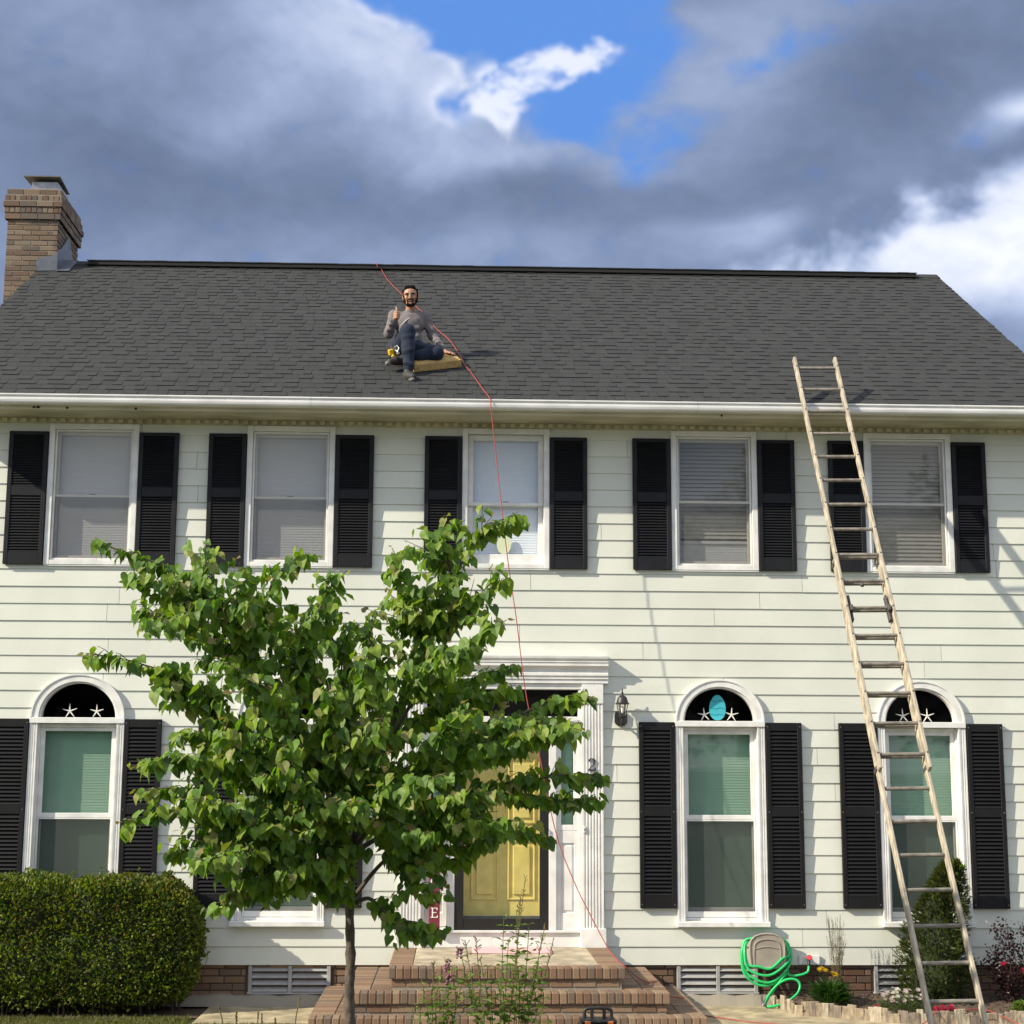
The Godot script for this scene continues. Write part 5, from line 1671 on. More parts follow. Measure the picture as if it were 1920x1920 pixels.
	for l in 4:
		var bot: float = [0.370, 0.300, 0.245, 0.205][l]; var w: float = [0.205, 0.215, 0.235, 0.240][l]; var zz: float = [0.135, 0.150, 0.130, 0.115][l]
		pts.append_array(v3([[3.006 + w, 0.53 - 0.02 * l, zz - 0.02], [3.006 + w * 0.85, 0.62, 0.09], [3.006 + 0.08, 0.662, 0.085 + 0.012 * l], [3.006 - 0.08, 0.662, 0.085 + 0.012 * l], [3.006 - w * 0.85, 0.63, 0.09], [3.006 - w, 0.54 - 0.02 * l, zz - 0.01], [3.006 - w * 0.90, 0.42 - 0.03 * l, zz + 0.02], [3.006 - w * 0.45, bot + 0.035, zz + 0.045], [3.006 + w * 0.10, bot + (0.015 if l % 2 == 0 else 0.03), zz + 0.05], [3.006 + w * 0.68, bot + 0.105, zz + 0.04]]))
	pts.append_array(v3([[3.170, 0.330, 0.17], [3.080, 0.225, 0.19], [3.010, 0.135, 0.20], [2.968, 0.060, 0.21], [2.985, 0.048, 0.25], [3.060, 0.058, 0.27], [3.170, 0.100, 0.27], [3.262, 0.165, 0.26], [3.296, 0.235, 0.24], [3.268, 0.285, 0.225], [3.190, 0.292, 0.215], [3.110, 0.255, 0.20], [3.040, 0.190, 0.20], [2.985, 0.125, 0.22], [2.955, 0.080, 0.24]]))
	mb = MB.new()
	mb.tube(smooth_path(pts, 0.018), PackedFloat32Array([0.0125]), 8)
	obj("hose", mb, M("hose_green"), gh)
	mb = MB.new()
	mb.tube(v3([[2.955, 0.082, 0.24], [2.940, 0.060, 0.25], [2.934, 0.052, 0.25]]), PackedFloat32Array([0.018, 0.020, 0.014]), 8)
	mb.tube(v3([[2.936, 0.055, 0.25], [2.928, 0.110, 0.245], [2.926, 0.150, 0.24]]), PackedFloat32Array([0.014, 0.012, 0.010]), 8)
	obj("spray_nozzle", mb, M("grey_metal"), gh)
	# red air hose from the ridge down the roof and over the steps
	var hs := thing("air_hose", "thin red air hose running from the ridge past the man and down over the steps", "air hose", Vector3(0.3, 0.05, 1.0))
	var hp := PackedVector3Array()
	hp.append_array(v3([[-1.10, 8.60, -4.16], [-1.055, 8.622, -3.92], [-1.035, 8.565, -3.68], [-1.025, 8.500, -3.66]]))
	for q in [[-0.985, -3.74], [-0.86, -3.22], [-0.62, -2.55], [-0.46, -2.15], [-0.33, -1.80], [-0.24, -1.45], [-0.12, -1.15], [-0.05, -0.92], [0.03, -0.55], [0.07, -0.32], [0.13, -0.12], [0.20, 0.16], [0.255, 0.38], [0.295, 0.52]]:
		hp.append(roof_at(q[0], roof_s(q[1]), 0.022))
	hp.append_array(v3([[0.313, 5.812, 0.606], [0.322, 5.775, 0.628], [0.335, 5.62, 0.632], [0.405, 4.994, 0.64], [0.495, 4.212, 0.68], [0.577, 3.649, 0.72], [0.668, 2.945, 0.76], [0.787, 2.403, 0.8], [0.939, 1.679, 0.9], [1.092, 1.258, 1.0], [1.225, 0.98, 1.10], [1.337, 0.763, 1.2], [1.405, 0.640, 1.32], [1.480, 0.574, 1.46], [1.520, 0.545, 1.50], [1.600, 0.470, 1.38], [1.715, 0.398, 1.25], [1.830, 0.380, 1.13], [1.930, 0.262, 1.07], [2.040, 0.222, 0.95], [2.130, 0.190, 0.86], [2.190, 0.080, 0.78], [2.309, 0.040, 0.75], [2.45, 0.040, 0.92], [2.626, 0.040, 1.098], [2.80, 0.040, 1.22], [2.963, 0.040, 1.311], [3.3, 0.03, 1.5], [3.8, 0.03, 1.55], [4.10, 0.06, 1.42], [4.245, 0.125, 1.296], [4.42, 0.125, 1.10], [4.582, 0.11, 0.99], [4.72, 0.12, 0.93], [4.846, 0.11, 0.92], [4.88, 0.10, 1.15], [4.92, 0.08, 1.5], [5.0, 0.03, 2.2]]))
	mb = MB.new()
	mb.tube(smooth_path(hp, 0.03), PackedFloat32Array([0.0047]), 7)
	obj("hose", mb, M("air_red"), hs)
	# black tool case in front of the steps
	var tc := thing("tool_case", "black plastic tool case with an open carrying handle in front of the brick steps", "tool case", Vector3(1.165, 0.03, 2.6))
	var cb := M("case_black")
	bx("body", Vector3(1.010, 0.03, 2.50), Vector3(1.322, 0.262, 2.72), cb, tc, 0.02)
	bx("lid", Vector3(1.022, 0.2625, 2.51), Vector3(1.310, 0.292, 2.71), cb, tc, 0.012)
	mb = MB.new()
	mb.tube(smooth_path(v3([[1.062, 0.28, 2.60], [1.060, 0.335, 2.60], [1.075, 0.362, 2.60], [1.165, 0.368, 2.60], [1.258, 0.362, 2.60], [1.275, 0.335, 2.60], [1.272, 0.28, 2.60]]), 0.02), PackedFloat32Array([0.013]), 8)
	obj("handle", mb, cb, tc)
	for x in [1.118, 1.216]:
		bx("handle_post", Vector3(x - 0.013, 0.285, 2.585), Vector3(x + 0.013, 0.358, 2.615), cb, tc, 0.004)
	for x in [1.075, 1.255]:
		bx("latch", Vector3(x - 0.022, 0.225, 2.715), Vector3(x + 0.022, 0.285, 2.735), M("case_orange"), tc, 0.004)
	# wooden edging of the flower bed
	var ed := thing("bed_edging", "low edging of short weathered wooden stakes round the flower bed", "bed edging", Vector3(3.2, 0.0, 0.7))
	var s := 0.0
	var path := PackedVector3Array()
	for z in [0.05, 0.35, 0.66]:
		path.append(Vector3(3.045 + 0.13 * z / 0.66, 0, z))
	var x := 3.24
	while x < 5.6:
		path.append(Vector3(x, 0, edge_z(x)))
		x += 0.1
	path = smooth_path(path, 0.01)
	var i := 0
	while i < path.size() - 12:
		var w := R(0.060, 0.105)
		var j := mini(i + int(w / 0.01), path.size() - 1)
		var d := (path[j] - path[i]).normalized()
		var hgt := R(0.105, 0.165)
		mb = MB.new()
		var fr := Basis(d, Vector3.UP, d.cross(Vector3.UP)) * Basis.from_euler(Vector3(R(-0.10, 0.06), R(-0.10, 0.10), R(-0.05, 0.05)))
		mb.box(Vector3(-w * 0.48, -0.06, -0.010), Vector3(w * 0.48, hgt, 0.010), 0.004, Transform3D(fr, (path[i] + path[j]) * 0.5))
		obj("stake", mb, M(["bed_wood", "bed_wood_grey", "bed_wood_pale", "bed_wood", "bed_wood_grey"][rng.randi_range(0, 4)]), ed)
		i = j


# ---------------------------------------------------------------- plants
# a heart-shaped leaf folded along its midrib: stalk at the origin, tip towards -y, upper face towards +z
func heart(fold: float, droop: float) -> Array:
	var half := [[0.0, 0.0], [0.20, 0.14], [0.42, 0.08], [0.52, -0.14], [0.47, -0.40], [0.28, -0.70], [0.0, -1.06]]
	var mid := [[0.0, 0.0], [0.0, -0.25], [0.0, -0.55], [0.0, -1.06]]
	var f := func(x: float, y: float) -> Vector3: return Vector3(x, y, fold * absf(x) - droop * y * y + 0.04 * sin(absf(x) * 9.0 + y * 4.0))
	var out := []
	for s in [-1.0, 1.0]:
		var p := []
		for q in half:
			p.append(f.call(q[0] * s, q[1]))
		var m := []
		for q in mid:
			m.append(f.call(q[0], q[1]))
		for t in [[m[0], p[1], p[2]], [m[0], p[2], m[1]], [p[2], p[3], m[1]], [p[3], p[4], m[1]], [m[1], p[4], m[2]], [p[4], p[5], m[2]], [p[5], m[3], m[2]]]:
			out.append(t if s < 0.0 else [t[0], t[2], t[1]])
	return out

func leaf_into(mb: MB, shape: Array, xf: Transform3D) -> void:
	for t in shape:
		mb.tri(xf * t[0], xf * t[1], xf * t[2])

func make_tree() -> void:
	var base := Vector3(-0.665, 0.0, 4.8)
	var tr := thing("redbud_tree", "young tree with heart-shaped bright green leaves growing in front of the steps", "tree", base)
	rng.seed = 77
	var br := {
		"A": [[-0.61, 2.03, 4.8], [-0.47, 2.38, 4.8], [-0.33, 2.78, 4.8], [-0.19, 3.13, 4.9], [-0.02, 3.49, 4.95], [0.13, 3.78, 5.0], [0.24, 3.93, 5.0]],
		"A2": [[-0.33, 2.78, 4.8], [-0.23, 3.17, 4.9], [-0.34, 3.52, 5.05], [-0.43, 3.70, 5.1]],
		"A3": [[-0.19, 3.13, 4.9], [0.09, 3.34, 5.0], [0.34, 3.50, 5.1]],
		"A4": [[-0.02, 3.49, 4.95], [-0.09, 3.83, 4.9], [-0.08, 3.96, 4.9]],
		"A5": [[0.13, 3.78, 5.0], [0.27, 3.88, 5.1], [0.38, 3.91, 5.15]],
		"A6": [[-0.19, 3.13, 4.9], [-0.40, 3.37, 4.7], [-0.46, 3.44, 4.7]],
		"B": [[-0.67, 1.68, 4.8], [-0.85, 2.1, 4.9], [-1.1, 2.55, 5.0], [-1.35, 3.0, 5.1], [-1.6, 3.35, 5.15], [-1.95, 3.56, 5.2], [-2.38, 3.70, 5.2]],
		"B2": [[-1.35, 3.0, 5.1], [-1.27, 3.37, 5.0], [-1.13, 3.60, 5.0], [-0.95, 3.66, 5.0]],
		"B3": [[-1.1, 2.55, 5.0], [-1.0, 2.97, 5.1], [-0.86, 3.35, 5.2], [-0.72, 3.53, 5.2]],
		"B4": [[-1.6, 3.35, 5.15], [-1.82, 3.36, 5.3], [-2.12, 3.42, 5.4]],
		"B5": [[-1.6, 3.35, 5.15], [-1.65, 3.58, 5.0], [-1.69, 3.68, 5.0]],
		"B6": [[-1.35, 3.0, 5.1], [-1.7, 3.12, 4.9], [-2.0, 3.27, 4.8], [-2.18, 3.28, 4.8]],
		"B7": [[-1.35, 3.0, 5.1], [-1.42, 3.3, 5.3], [-1.4, 3.55, 5.4]],
		"C": [[-0.69, 1.5, 4.8], [-1.01, 2.03, 5.1], [-1.34, 2.44, 5.3], [-1.68, 2.76, 5.4], [-2.04, 2.90, 5.45], [-2.34, 2.95, 5.5]],
		"C2": [[-1.34, 2.44, 5.3], [-1.6, 2.6, 5.4], [-1.90, 2.75, 5.5]],
		"C3": [[-1.01, 2.03, 5.1], [-1.29, 2.24, 5.4], [-1.61, 2.3, 5.7], [-1.96, 2.24, 5.8]],
		"C4": [[-1.01, 2.03, 5.1], [-1.12, 2.4, 5.5], [-1.25, 2.75, 5.7], [-1.45, 2.9, 5.8]],
		"D": [[-0.69, 1.4, 4.8], [-0.99, 1.7, 5.2], [-1.33, 1.91, 5.5], [-1.66, 1.96, 5.7], [-2.0, 1.92, 5.8]],
		"D2": [[-1.33, 1.91, 5.5], [-1.64, 2.1, 5.5], [-1.98, 2.09, 5.5]],
		"D3": [[-0.99, 1.7, 5.2], [-1.31, 1.76, 5.1], [-1.55, 1.70, 5.0], [-1.68, 1.62, 5.0]],
		"D4": [[-0.99, 1.7, 5.2], [-1.17, 1.62, 5.4], [-1.33, 1.48, 5.5], [-1.42, 1.38, 5.55]],
		"D5": [[-0.99, 1.7, 5.2], [-1.08, 1.62, 5.3], [-1.20, 1.50, 5.3], [-1.30, 1.42, 5.3]],
		"E": [[-0.61, 2.03, 4.8], [-0.74, 2.57, 4.6], [-0.79, 3.01, 4.5], [-0.71, 3.24, 4.5]],
		"E2": [[-0.74, 2.57, 4.6], [-1.03, 2.88, 4.3], [-1.28, 3.22, 4.2], [-1.42, 3.50, 4.1]],
		"E3": [[-0.61, 2.03, 4.8], [-0.52, 2.45, 5.2], [-0.55, 2.88, 5.5], [-0.5, 3.07, 5.6]],
		"E4": [[-0.74, 2.57, 4.6], [-0.95, 2.8, 4.9], [-1.1, 3.1, 5.0]],
		"F": [[-0.47, 2.38, 4.8], [-0.19, 2.8, 5.0], [0.1, 3.08, 5.1], [0.34, 3.21, 5.2]],
		"F2": [[-0.47, 2.38, 4.8], [-0.12, 2.68, 4.6], [0.18, 2.89, 4.5], [0.42, 2.93, 4.4]],
		"G": [[-0.66, 1.71, 4.8], [-0.32, 2.1, 5.0], [0.07, 2.42, 5.1], [0.45, 2.60, 5.2], [0.73, 2.68, 5.2], [0.88, 2.71, 5.2]],
		"G2": [[0.07, 2.42, 5.1], [0.41, 2.43, 5.3], [0.72, 2.46, 5.4]],
		"G3": [[-0.32, 2.1, 5.0], [-0.1, 2.45, 5.4], [0.1, 2.6, 5.6]],
		"H": [[-0.66, 1.68, 4.8], [-0.25, 1.93, 4.9], [0.18, 2.1, 5.0], [0.59, 2.18, 5.1], [0.86, 2.21, 5.1], [1.00, 2.17, 5.1]],
		"H2": [[0.18, 2.1, 5.0], [0.54, 2.06, 4.8], [0.82, 2.04, 4.7], [0.98, 2.04, 4.7]],
		"H3": [[-0.25, 1.93, 4.9], [0.11, 1.85, 4.6], [0.44, 1.82, 4.5], [0.66, 1.77, 4.5]],
		"H4": [[-0.25, 1.93, 4.9], [0.05, 2.05, 5.4], [0.3, 2.1, 5.6]],
		"I": [[-0.68, 1.36, 4.8], [-0.38, 1.69, 5.0], [0.0, 1.72, 5.1], [0.24, 1.79, 5.2], [0.33, 1.84, 5.2]],
		"J": [[-0.68, 1.33, 4.8], [-0.55, 1.40, 5.0], [-0.44, 1.33, 5.1], [-0.28, 1.24, 5.2], [-0.10, 1.20, 5.3]],
		"J2": [[-0.38, 1.69, 5.0], [-0.25, 1.56, 5.2], [-0.18, 1.46, 5.3], [-0.15, 1.40, 5.3]],
		"J3": [[-0.38, 1.69, 5.0], [-0.17, 1.63, 4.8], [0.09, 1.64, 4.7]],
		"K": [[-0.68, 1.36, 4.8], [-0.83, 1.50, 4.5], [-1.05, 1.52, 4.3], [-1.26, 1.46, 4.2]],
		"L": [[-0.67, 1.68, 4.8], [-0.51, 1.9, 5.3], [-0.3, 2.11, 5.7], [-0.05, 2.21, 5.9]],
		"M": [[-0.67, 1.68, 4.8], [-0.77, 1.9, 5.4], [-0.94, 2.11, 5.8], [-1.12, 2.2, 6.0]],
		"N": [[-0.61, 2.03, 4.8], [-0.55, 2.31, 5.4], [-0.44, 2.57, 5.7]],
		"O": [[-0.61, 2.03, 4.8], [-0.8, 2.28, 4.2], [-0.98, 2.47, 3.9]],
		"P": [[-0.67, 1.68, 4.8], [-0.75, 1.75, 5.3], [-0.8, 1.65, 5.6]],
		"Q": [[-0.61, 2.03, 4.8], [-0.34, 2.24, 4.3], [-0.04, 2.32, 3.9], [0.25, 2.33, 3.8]],
		"B8": [[-1.6, 3.35, 5.15], [-1.75, 3.2, 5.5], [-1.95, 3.1, 5.7]],
		"B9": [[-1.1, 2.55, 5.0], [-1.3, 2.75, 4.7], [-1.6, 2.95, 4.6], [-1.8, 2.98, 4.6]],
		"C5": [[-1.34, 2.44, 5.3], [-1.5, 2.42, 5.0], [-1.75, 2.45, 4.9], [-1.9, 2.4, 4.9]],
		"C6": [[-1.01, 2.03, 5.1], [-1.2, 2.15, 4.8], [-1.5, 2.25, 4.6]],
		"D6": [[-1.33, 1.91, 5.5], [-1.5, 1.78, 5.6], [-1.72, 1.70, 5.6]],
		"D7": [[-0.99, 1.7, 5.2], [-1.1, 1.85, 5.6], [-1.35, 2.02, 5.9], [-1.55, 2.05, 6.0]],
		"E5": [[-0.79, 3.01, 4.5], [-0.9, 3.25, 4.7], [-0.85, 3.4, 4.8]],
		"E6": [[-0.74, 2.57, 4.6], [-0.6, 2.8, 4.9], [-0.55, 3.1, 5.0], [-0.6, 3.25, 5.0]],
		"F3": [[-0.19, 2.8, 5.0], [-0.05, 2.95, 5.3], [0.15, 3.0, 5.5]],
		"F4": [[-0.12, 2.68, 4.6], [0.1, 2.7, 4.8], [0.35, 2.78, 4.9]],
		"G4": [[-0.32, 2.1, 5.0], [-0.05, 2.25, 4.7], [0.25, 2.35, 4.6], [0.45, 2.36, 4.6]],
		"G5": [[0.45, 2.60, 5.2], [0.6, 2.5, 5.4], [0.78, 2.5, 5.5]],
		"H5": [[-0.25, 1.93, 4.9], [-0.05, 1.95, 5.3], [0.2, 1.9, 5.5], [0.42, 1.92, 5.5]],
		"I2": [[-0.38, 1.69, 5.0], [-0.3, 1.8, 5.4], [-0.15, 1.85, 5.7]],
		"K2": [[-0.68, 1.36, 4.8], [-0.8, 1.52, 5.1], [-0.95, 1.55, 5.4], [-1.05, 1.48, 5.5]],
		"C7": [[-1.01, 2.03, 5.1], [-1.15, 2.2, 5.5], [-1.3, 2.35, 5.7], [-1.4, 2.5, 5.8]],
		"C8": [[-0.85, 1.8, 4.95], [-0.95, 2.0, 5.4], [-0.98, 2.2, 5.7], [-1.05, 2.4, 5.8]],
		"C9": [[-0.85, 1.8, 4.95], [-1.0, 1.95, 4.7], [-1.2, 2.0, 4.6], [-1.45, 2.02, 4.5]],
		"D8": [[-0.99, 1.7, 5.2], [-1.15, 1.75, 5.6], [-1.35, 1.72, 5.9], [-1.55, 1.66, 6.0]],
		"D9": [[-0.85, 1.58, 5.0], [-0.95, 1.62, 5.5], [-1.0, 1.58, 5.8]],
		"B10": [[-0.85, 2.1, 4.9], [-0.95, 2.35, 5.3], [-1.05, 2.6, 5.5], [-1.15, 2.75, 5.6]],
		"B11": [[-0.85, 2.1, 4.9], [-0.8, 2.35, 5.3], [-0.75, 2.6, 5.6], [-0.8, 2.75, 5.7]],
		"E7": [[-0.61, 2.03, 4.8], [-0.65, 2.2, 5.3], [-0.7, 2.35, 5.6]],
		"M2": [[-0.77, 1.9, 5.4], [-0.7, 2.0, 5.7], [-0.6, 2.05, 5.9]],
		"S": [[-0.67, 1.68, 4.8], [-0.45, 1.8, 4.4], [-0.2, 1.85, 4.1]],
	}
	var trunk := MB.new()
	var tp := smooth_path(v3([[-0.655, -0.15, 4.8], [-0.660, 0.45, 4.8], [-0.672, 0.78, 4.805], [-0.668, 0.99, 4.80], [-0.682, 1.36, 4.8], [-0.67, 1.68, 4.8], [-0.61, 2.03, 4.8]]), 0.05)
	var rad := PackedFloat32Array()
	for i in tp.size():
		rad.append(lerpf(0.041, 0.023, clampf(i / float(tp.size()), 0.0, 1.0)) + 0.0025 * sin(i * 1.9) + (0.004 if i % 9 == 4 else 0.0))
	trunk.tube(tp, rad, 12)
	obj("trunk", trunk, M("bark"), tr)
	var crown := part("crown", tr)
	var shapes := [heart(0.22, 0.22), heart(0.40, 0.12), heart(0.10, 0.34), heart(0.55, 0.05)]
	var all := []     # [transform, material, shape]
	var shoots := []
	for key: String in br:
		var p := smooth_path(v3(br[key]), 0.05)
		var main := key.length() == 1
		var r0: float = 0.017 if main else 0.0085
		var r := PackedFloat32Array()
		for i in p.size():
			r.append(lerpf(r0, 0.0022, i / float(p.size())))
		var mb := MB.new()
		mb.tube(p, r, 7)
		obj("branch", mb, M("twig") if not main else M("bark"), tr)
		var n := p.size()
		var bare := int(n * (0.34 if main else 0.06))
		for i in range(bare, n):
			var t := (p[mini(i + 1, n - 1)] - p[maxi(i - 1, 0)]).normalized()
			leaf_spot(all, p[i], t, i, 1.0 - 0.35 * float(i) / n, float(i) / n > 0.93)
			for twice in (2 if i % 2 == 0 and i < n - 2 else 0):
				var side := t.cross(Vector3(R(-1, 1), R(-1, 1), R(-1, 1))).normalized()
				side.y *= 0.35
				var d := (Vector3(t.x, t.y * 0.55, t.z) * R(0.4, 1.0) + side * R(0.6, 1.1) + Vector3(0, R(-0.05, 0.22), 0)).normalized()
				shoots.append([p[i], d, R(0.14, 0.44) * (1.0 - 0.76 * float(i) / n)])
	var sb := MB.new()
	for s in shoots:
		var a: Vector3 = s[0]; var d: Vector3 = s[1]; var l: float = s[2]
		var b := a + d * l * 0.55 + Vector3(0, 0.01, 0); var c := a + d * l
		sb.tube(PackedVector3Array([a, b, c]), PackedFloat32Array([0.0034, 0.0026, 0.0016]), 5, false)
		var n := int(l / 0.044) + 1
		for i in n:
			var t := (i + 0.6) / n
			leaf_spot(all, a.lerp(c, t), d, i, 1.0 - 0.25 * t, t > 0.9 and rng.randf() < 0.4)
	stuff(obj("shoots", sb, M("twig"), tr))
	all.sort_custom(func(p, q): return p[0].origin.z > q[0].origin.z)
	var cache := {}
	var rest := []
	for i in 6:
		rest.append(MB.new())
	for i in all.size():
		var x: Transform3D = all[i][0]
		if i < 300:
			var key := "%d %d" % [all[i][1], all[i][2]]
			if not cache.has(key):
				var mb := MB.new()
				leaf_into(mb, shapes[all[i][2]], Transform3D.IDENTITY)
				cache[key] = mb.mesh(M("leaf_%d" % all[i][1]))
			put("leaf", cache[key], crown, x)
		else:
			leaf_into(rest[all[i][1]], shapes[all[i][2]], x)
	var am := ArrayMesh.new()
	for i in 6:
		rest[i].mesh(M("leaf_%d" % i), am, base)
	var o := MeshInstance3D.new()
	o.name = "leaves"
	o.mesh = am
	crown.add_child(o, true)
	stuff(o)
	print("leaves ", all.size())

func leaf_spot(all: Array, at: Vector3, t: Vector3, i: int, size: float, young: bool) -> void:
	var side := t.cross(Vector3.UP).normalized() * (1.0 if i % 2 == 0 else -1.0)
	if side.length() < 0.5:
		side = Vector3.RIGHT
	var out := (side * R(0.4, 1.0) + t * R(0.2, 0.8) + Vector3(R(-0.5, 0.5), R(-0.3, 0.2), R(-0.5, 0.5))).normalized()
	var stalk := R(0.018, 0.040)
	var p := at + out * stalk + Vector3(0, -0.006, 0)
	# the blade hangs: tip down and outwards, upper face turned out and up to the light
	var tip := (Vector3(0, -1, 0) * R(0.55, 1.2) + out * R(0.2, 0.9) + Vector3(R(-0.4, 0.4), 0, R(-0.4, 0.4))).normalized()
	if young:
		tip = (out + Vector3(0, R(-0.2, 0.3), 0)).normalized()
	var face := (Vector3(out.x, 0.0, out.z) * R(0.2, 0.8) + Vector3(R(-1.0, 0.15), R(0.4, 1.0), R(-0.1, 0.8))).normalized()
	var y := -tip
	var z := (face - y * face.dot(y)).normalized()
	var x := y.cross(z)
	var w := (R(0.050, 0.085) if rng.randf() < 0.35 else R(0.075, 0.116)) * size
	if young:
		w *= 0.62
	var m := 0
	var k := rng.randf()
	if young:
		m = 4 if k < 0.55 else 3
	elif k < 0.30:
		m = 0
	elif k < 0.62:
		m = 1
	elif k < 0.80:
		m = 5
	elif k < 0.93:
		m = 2
	else:
		m = 3
	all.append([Transform3D(Basis(x * w * R(0.85, 1.1), y * w, z * w), p), m, rng.randi_range(0, 3)])

func small_leaf(len_: float, wid: float, bend: float, m: Material) -> ArrayMesh:
	var mb := MB.new()
	var a := Vector3.ZERO; var b := Vector3(0, len_ * 0.5, bend * 0.35); var c := Vector3(0, len_, bend)
	var w := Vector3(wid * 0.5, 0, wid * 0.18)
	var w2 := Vector3(-wid * 0.5, 0, wid * 0.18)
	mb.tri(a, b + w, b); mb.tri(b, b + w, c); mb.tri(a, b, b + w2); mb.tri(b, c, b + w2)
	return mb.mesh(m)

func toward(d: Vector3, roll: float) -> Basis:      # y along d
	var y := d.normalized()
	var x := y.cross(Vector3.UP if absf(y.y) < 0.95 else Vector3.RIGHT).normalized()
	return Basis(x, y, x.cross(y)) * Basis(Vector3.UP, roll)

func make_hedge() -> void:
	rng.seed = 12
	var he := thing("hedge", "clipped dense small-leaved hedge below the window left of the tree", "hedge", Vector3(-3.6, 0.0, 0.42))
	var f := FastNoiseLite.new()
	f.seed = 3; f.frequency = 1.6; f.fractal_octaves = 3
	var c := Vector3(-3.86, 0.63, 0.38)
	var hs := Vector3(1.50, 0.595, 0.335)
	# a rounded box whose skin swells and dips
	var surf := func(d: Vector3, k: float) -> Vector3:
		var p := 5.0
		var l := pow(pow(absf(d.x) / hs.x, p) + pow(absf(d.y) / hs.y, p) + pow(absf(d.z) / hs.z, p), -1.0 / p)
		var q := c + d * l
		var w := 0.085 * f.get_noise_3d(q.x, q.y, q.z) + 0.065 * f.get_noise_3d(q.x * 3.0, q.y * 3.0, q.z * 3.0) + 0.03 * f.get_noise_3d(q.x * 8.0, q.y * 8.0, q.z * 8.0)
		q += d * (w + k)
		q.y += 0.06 * clampf((q.y - 0.6) * 2.0, 0.0, 1.0) * f.get_noise_2d(q.x * 1.5, 7.0)
		return q
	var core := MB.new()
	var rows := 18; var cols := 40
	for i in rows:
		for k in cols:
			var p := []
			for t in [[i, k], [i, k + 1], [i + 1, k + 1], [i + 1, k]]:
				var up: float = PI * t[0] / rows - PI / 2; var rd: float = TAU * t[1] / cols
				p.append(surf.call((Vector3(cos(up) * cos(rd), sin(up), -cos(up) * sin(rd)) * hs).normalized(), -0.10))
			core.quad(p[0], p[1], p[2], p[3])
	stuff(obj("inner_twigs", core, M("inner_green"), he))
	var st := MB.new()
	for i in 46:
		var x := R(-5.2, -2.5); var z := R(0.15, 0.62)
		st.tube(v3([[x, -0.05, z], [x + R(-0.05, 0.05), 0.2, z + R(-0.05, 0.05)], [x + R(-0.15, 0.15), 0.5, z]]), PackedFloat32Array([0.012, 0.009, 0.006]), 5, false)
	stuff(obj("stems", st, M("twig"), he))
	var ts := [[], [], [], []]
	for i in 30000:
		var v := Vector3(R(-1, 1), R(-1, 1), R(-1, 1)) * hs
		var face := rng.randf()
		# spread evenly over the box faces
		if face < 0.42:
			v = Vector3(R(-hs.x, hs.x), R(-hs.y, hs.y), hs.z)
		elif face < 0.74:
			v = Vector3(R(-hs.x, hs.x), hs.y, R(-hs.z, hs.z))
		elif face < 0.94:
			v = Vector3(hs.x, R(-hs.y, hs.y), R(-hs.z, hs.z))
		else:
			v = Vector3(R(-hs.x, hs.x), -hs.y, R(-hs.z, hs.z))
		var d := v.normalized()
		var depth := R(0.0, 1.0); depth = depth * depth
		var p: Vector3 = surf.call(d, -0.13 * depth + 0.012)
		if p.x < -5.0:
			continue
		# thin towards the foot
		if p.y < 0.24 and rng.randf() > (p.y + 0.02) * 4.0:
			continue
		var nrm := (Vector3(pow(absf(v.x) / hs.x, 4.0) * signf(v.x), pow(absf(v.y) / hs.y, 4.0) * signf(v.y), pow(absf(v.z) / hs.z, 4.0) * signf(v.z))).normalized()
		var dir := (nrm * R(0.1, 1.0) + Vector3(R(-1, 1), R(-0.4, 1.2), R(-1, 1)) * 0.9).normalized()
		var b := toward(dir, R(0, TAU)).scaled(Vector3.ONE * R(0.75, 1.25))
		var bronze := f.get_noise_3d(p.x * 0.9 + 30.0, p.y * 0.9, p.z) + 0.9 * clampf((p.y - 0.98) * 3.0, 0.0, 1.0) * clampf((p.x + 3.6) * 0.9, 0.0, 1.0)
		var kk := rng.randf()
		var m := 0
		if kk < 0.10 + 0.55 * clampf(bronze, 0.0, 0.8):
			m = 3
		elif kk < 0.45:
			m = 1
		elif kk < 0.72:
			m = 2
		ts[m].append(Transform3D(b, p))
	for m in 4:
		var mm := MultiMesh.new()
		mm.transform_format = MultiMesh.TRANSFORM_3D
		mm.mesh = small_leaf(0.036, 0.024, 0.006, M("hedge_leaf_%d" % m))
		scatter("leaves", mm, ts[m], he)
	# a few shoots that the shears missed
	for i in 46:
		var x := R(-4.7, -2.45)
		var top_y := 1.235 + R(-0.03, 0.02)
		var q := [x, top_y, R(0.2, 0.6)]
		if i < 6:
			q = [[-2.95, 1.22, 0.45], [-2.30, 0.62, 0.50], [-2.28, 0.48, 0.5], [-3.3, 1.24, 0.4], [-2.34, 0.9, 0.5], [-2.33, 0.75, 0.6]][i]
		var mb := MB.new()
		var top := Vector3(q[0] + R(-0.03, 0.05), q[1] + (0.10 if i < 6 else R(0.0, 0.05)), q[2] + R(-0.03, 0.03))
		mb.tube(PackedVector3Array([Vector3(q[0], q[1] - 0.1, q[2]), top]), PackedFloat32Array([0.003, 0.0015]), 4, false)
		var lf := small_leaf(0.034, 0.020, 0.004, M("hedge_leaf_0"))
		for k in 7:
				put("leaf", lf, he, Transform3D(toward(Vector3(R(-1, 1), R(-0.2, 1), R(-1, 1)), R(0, 6)), Vector3(q[0], q[1] - 0.02, q[2]).lerp(top, R(0.1, 1.0))))
		obj("shoot", mb, M("twig"), he)

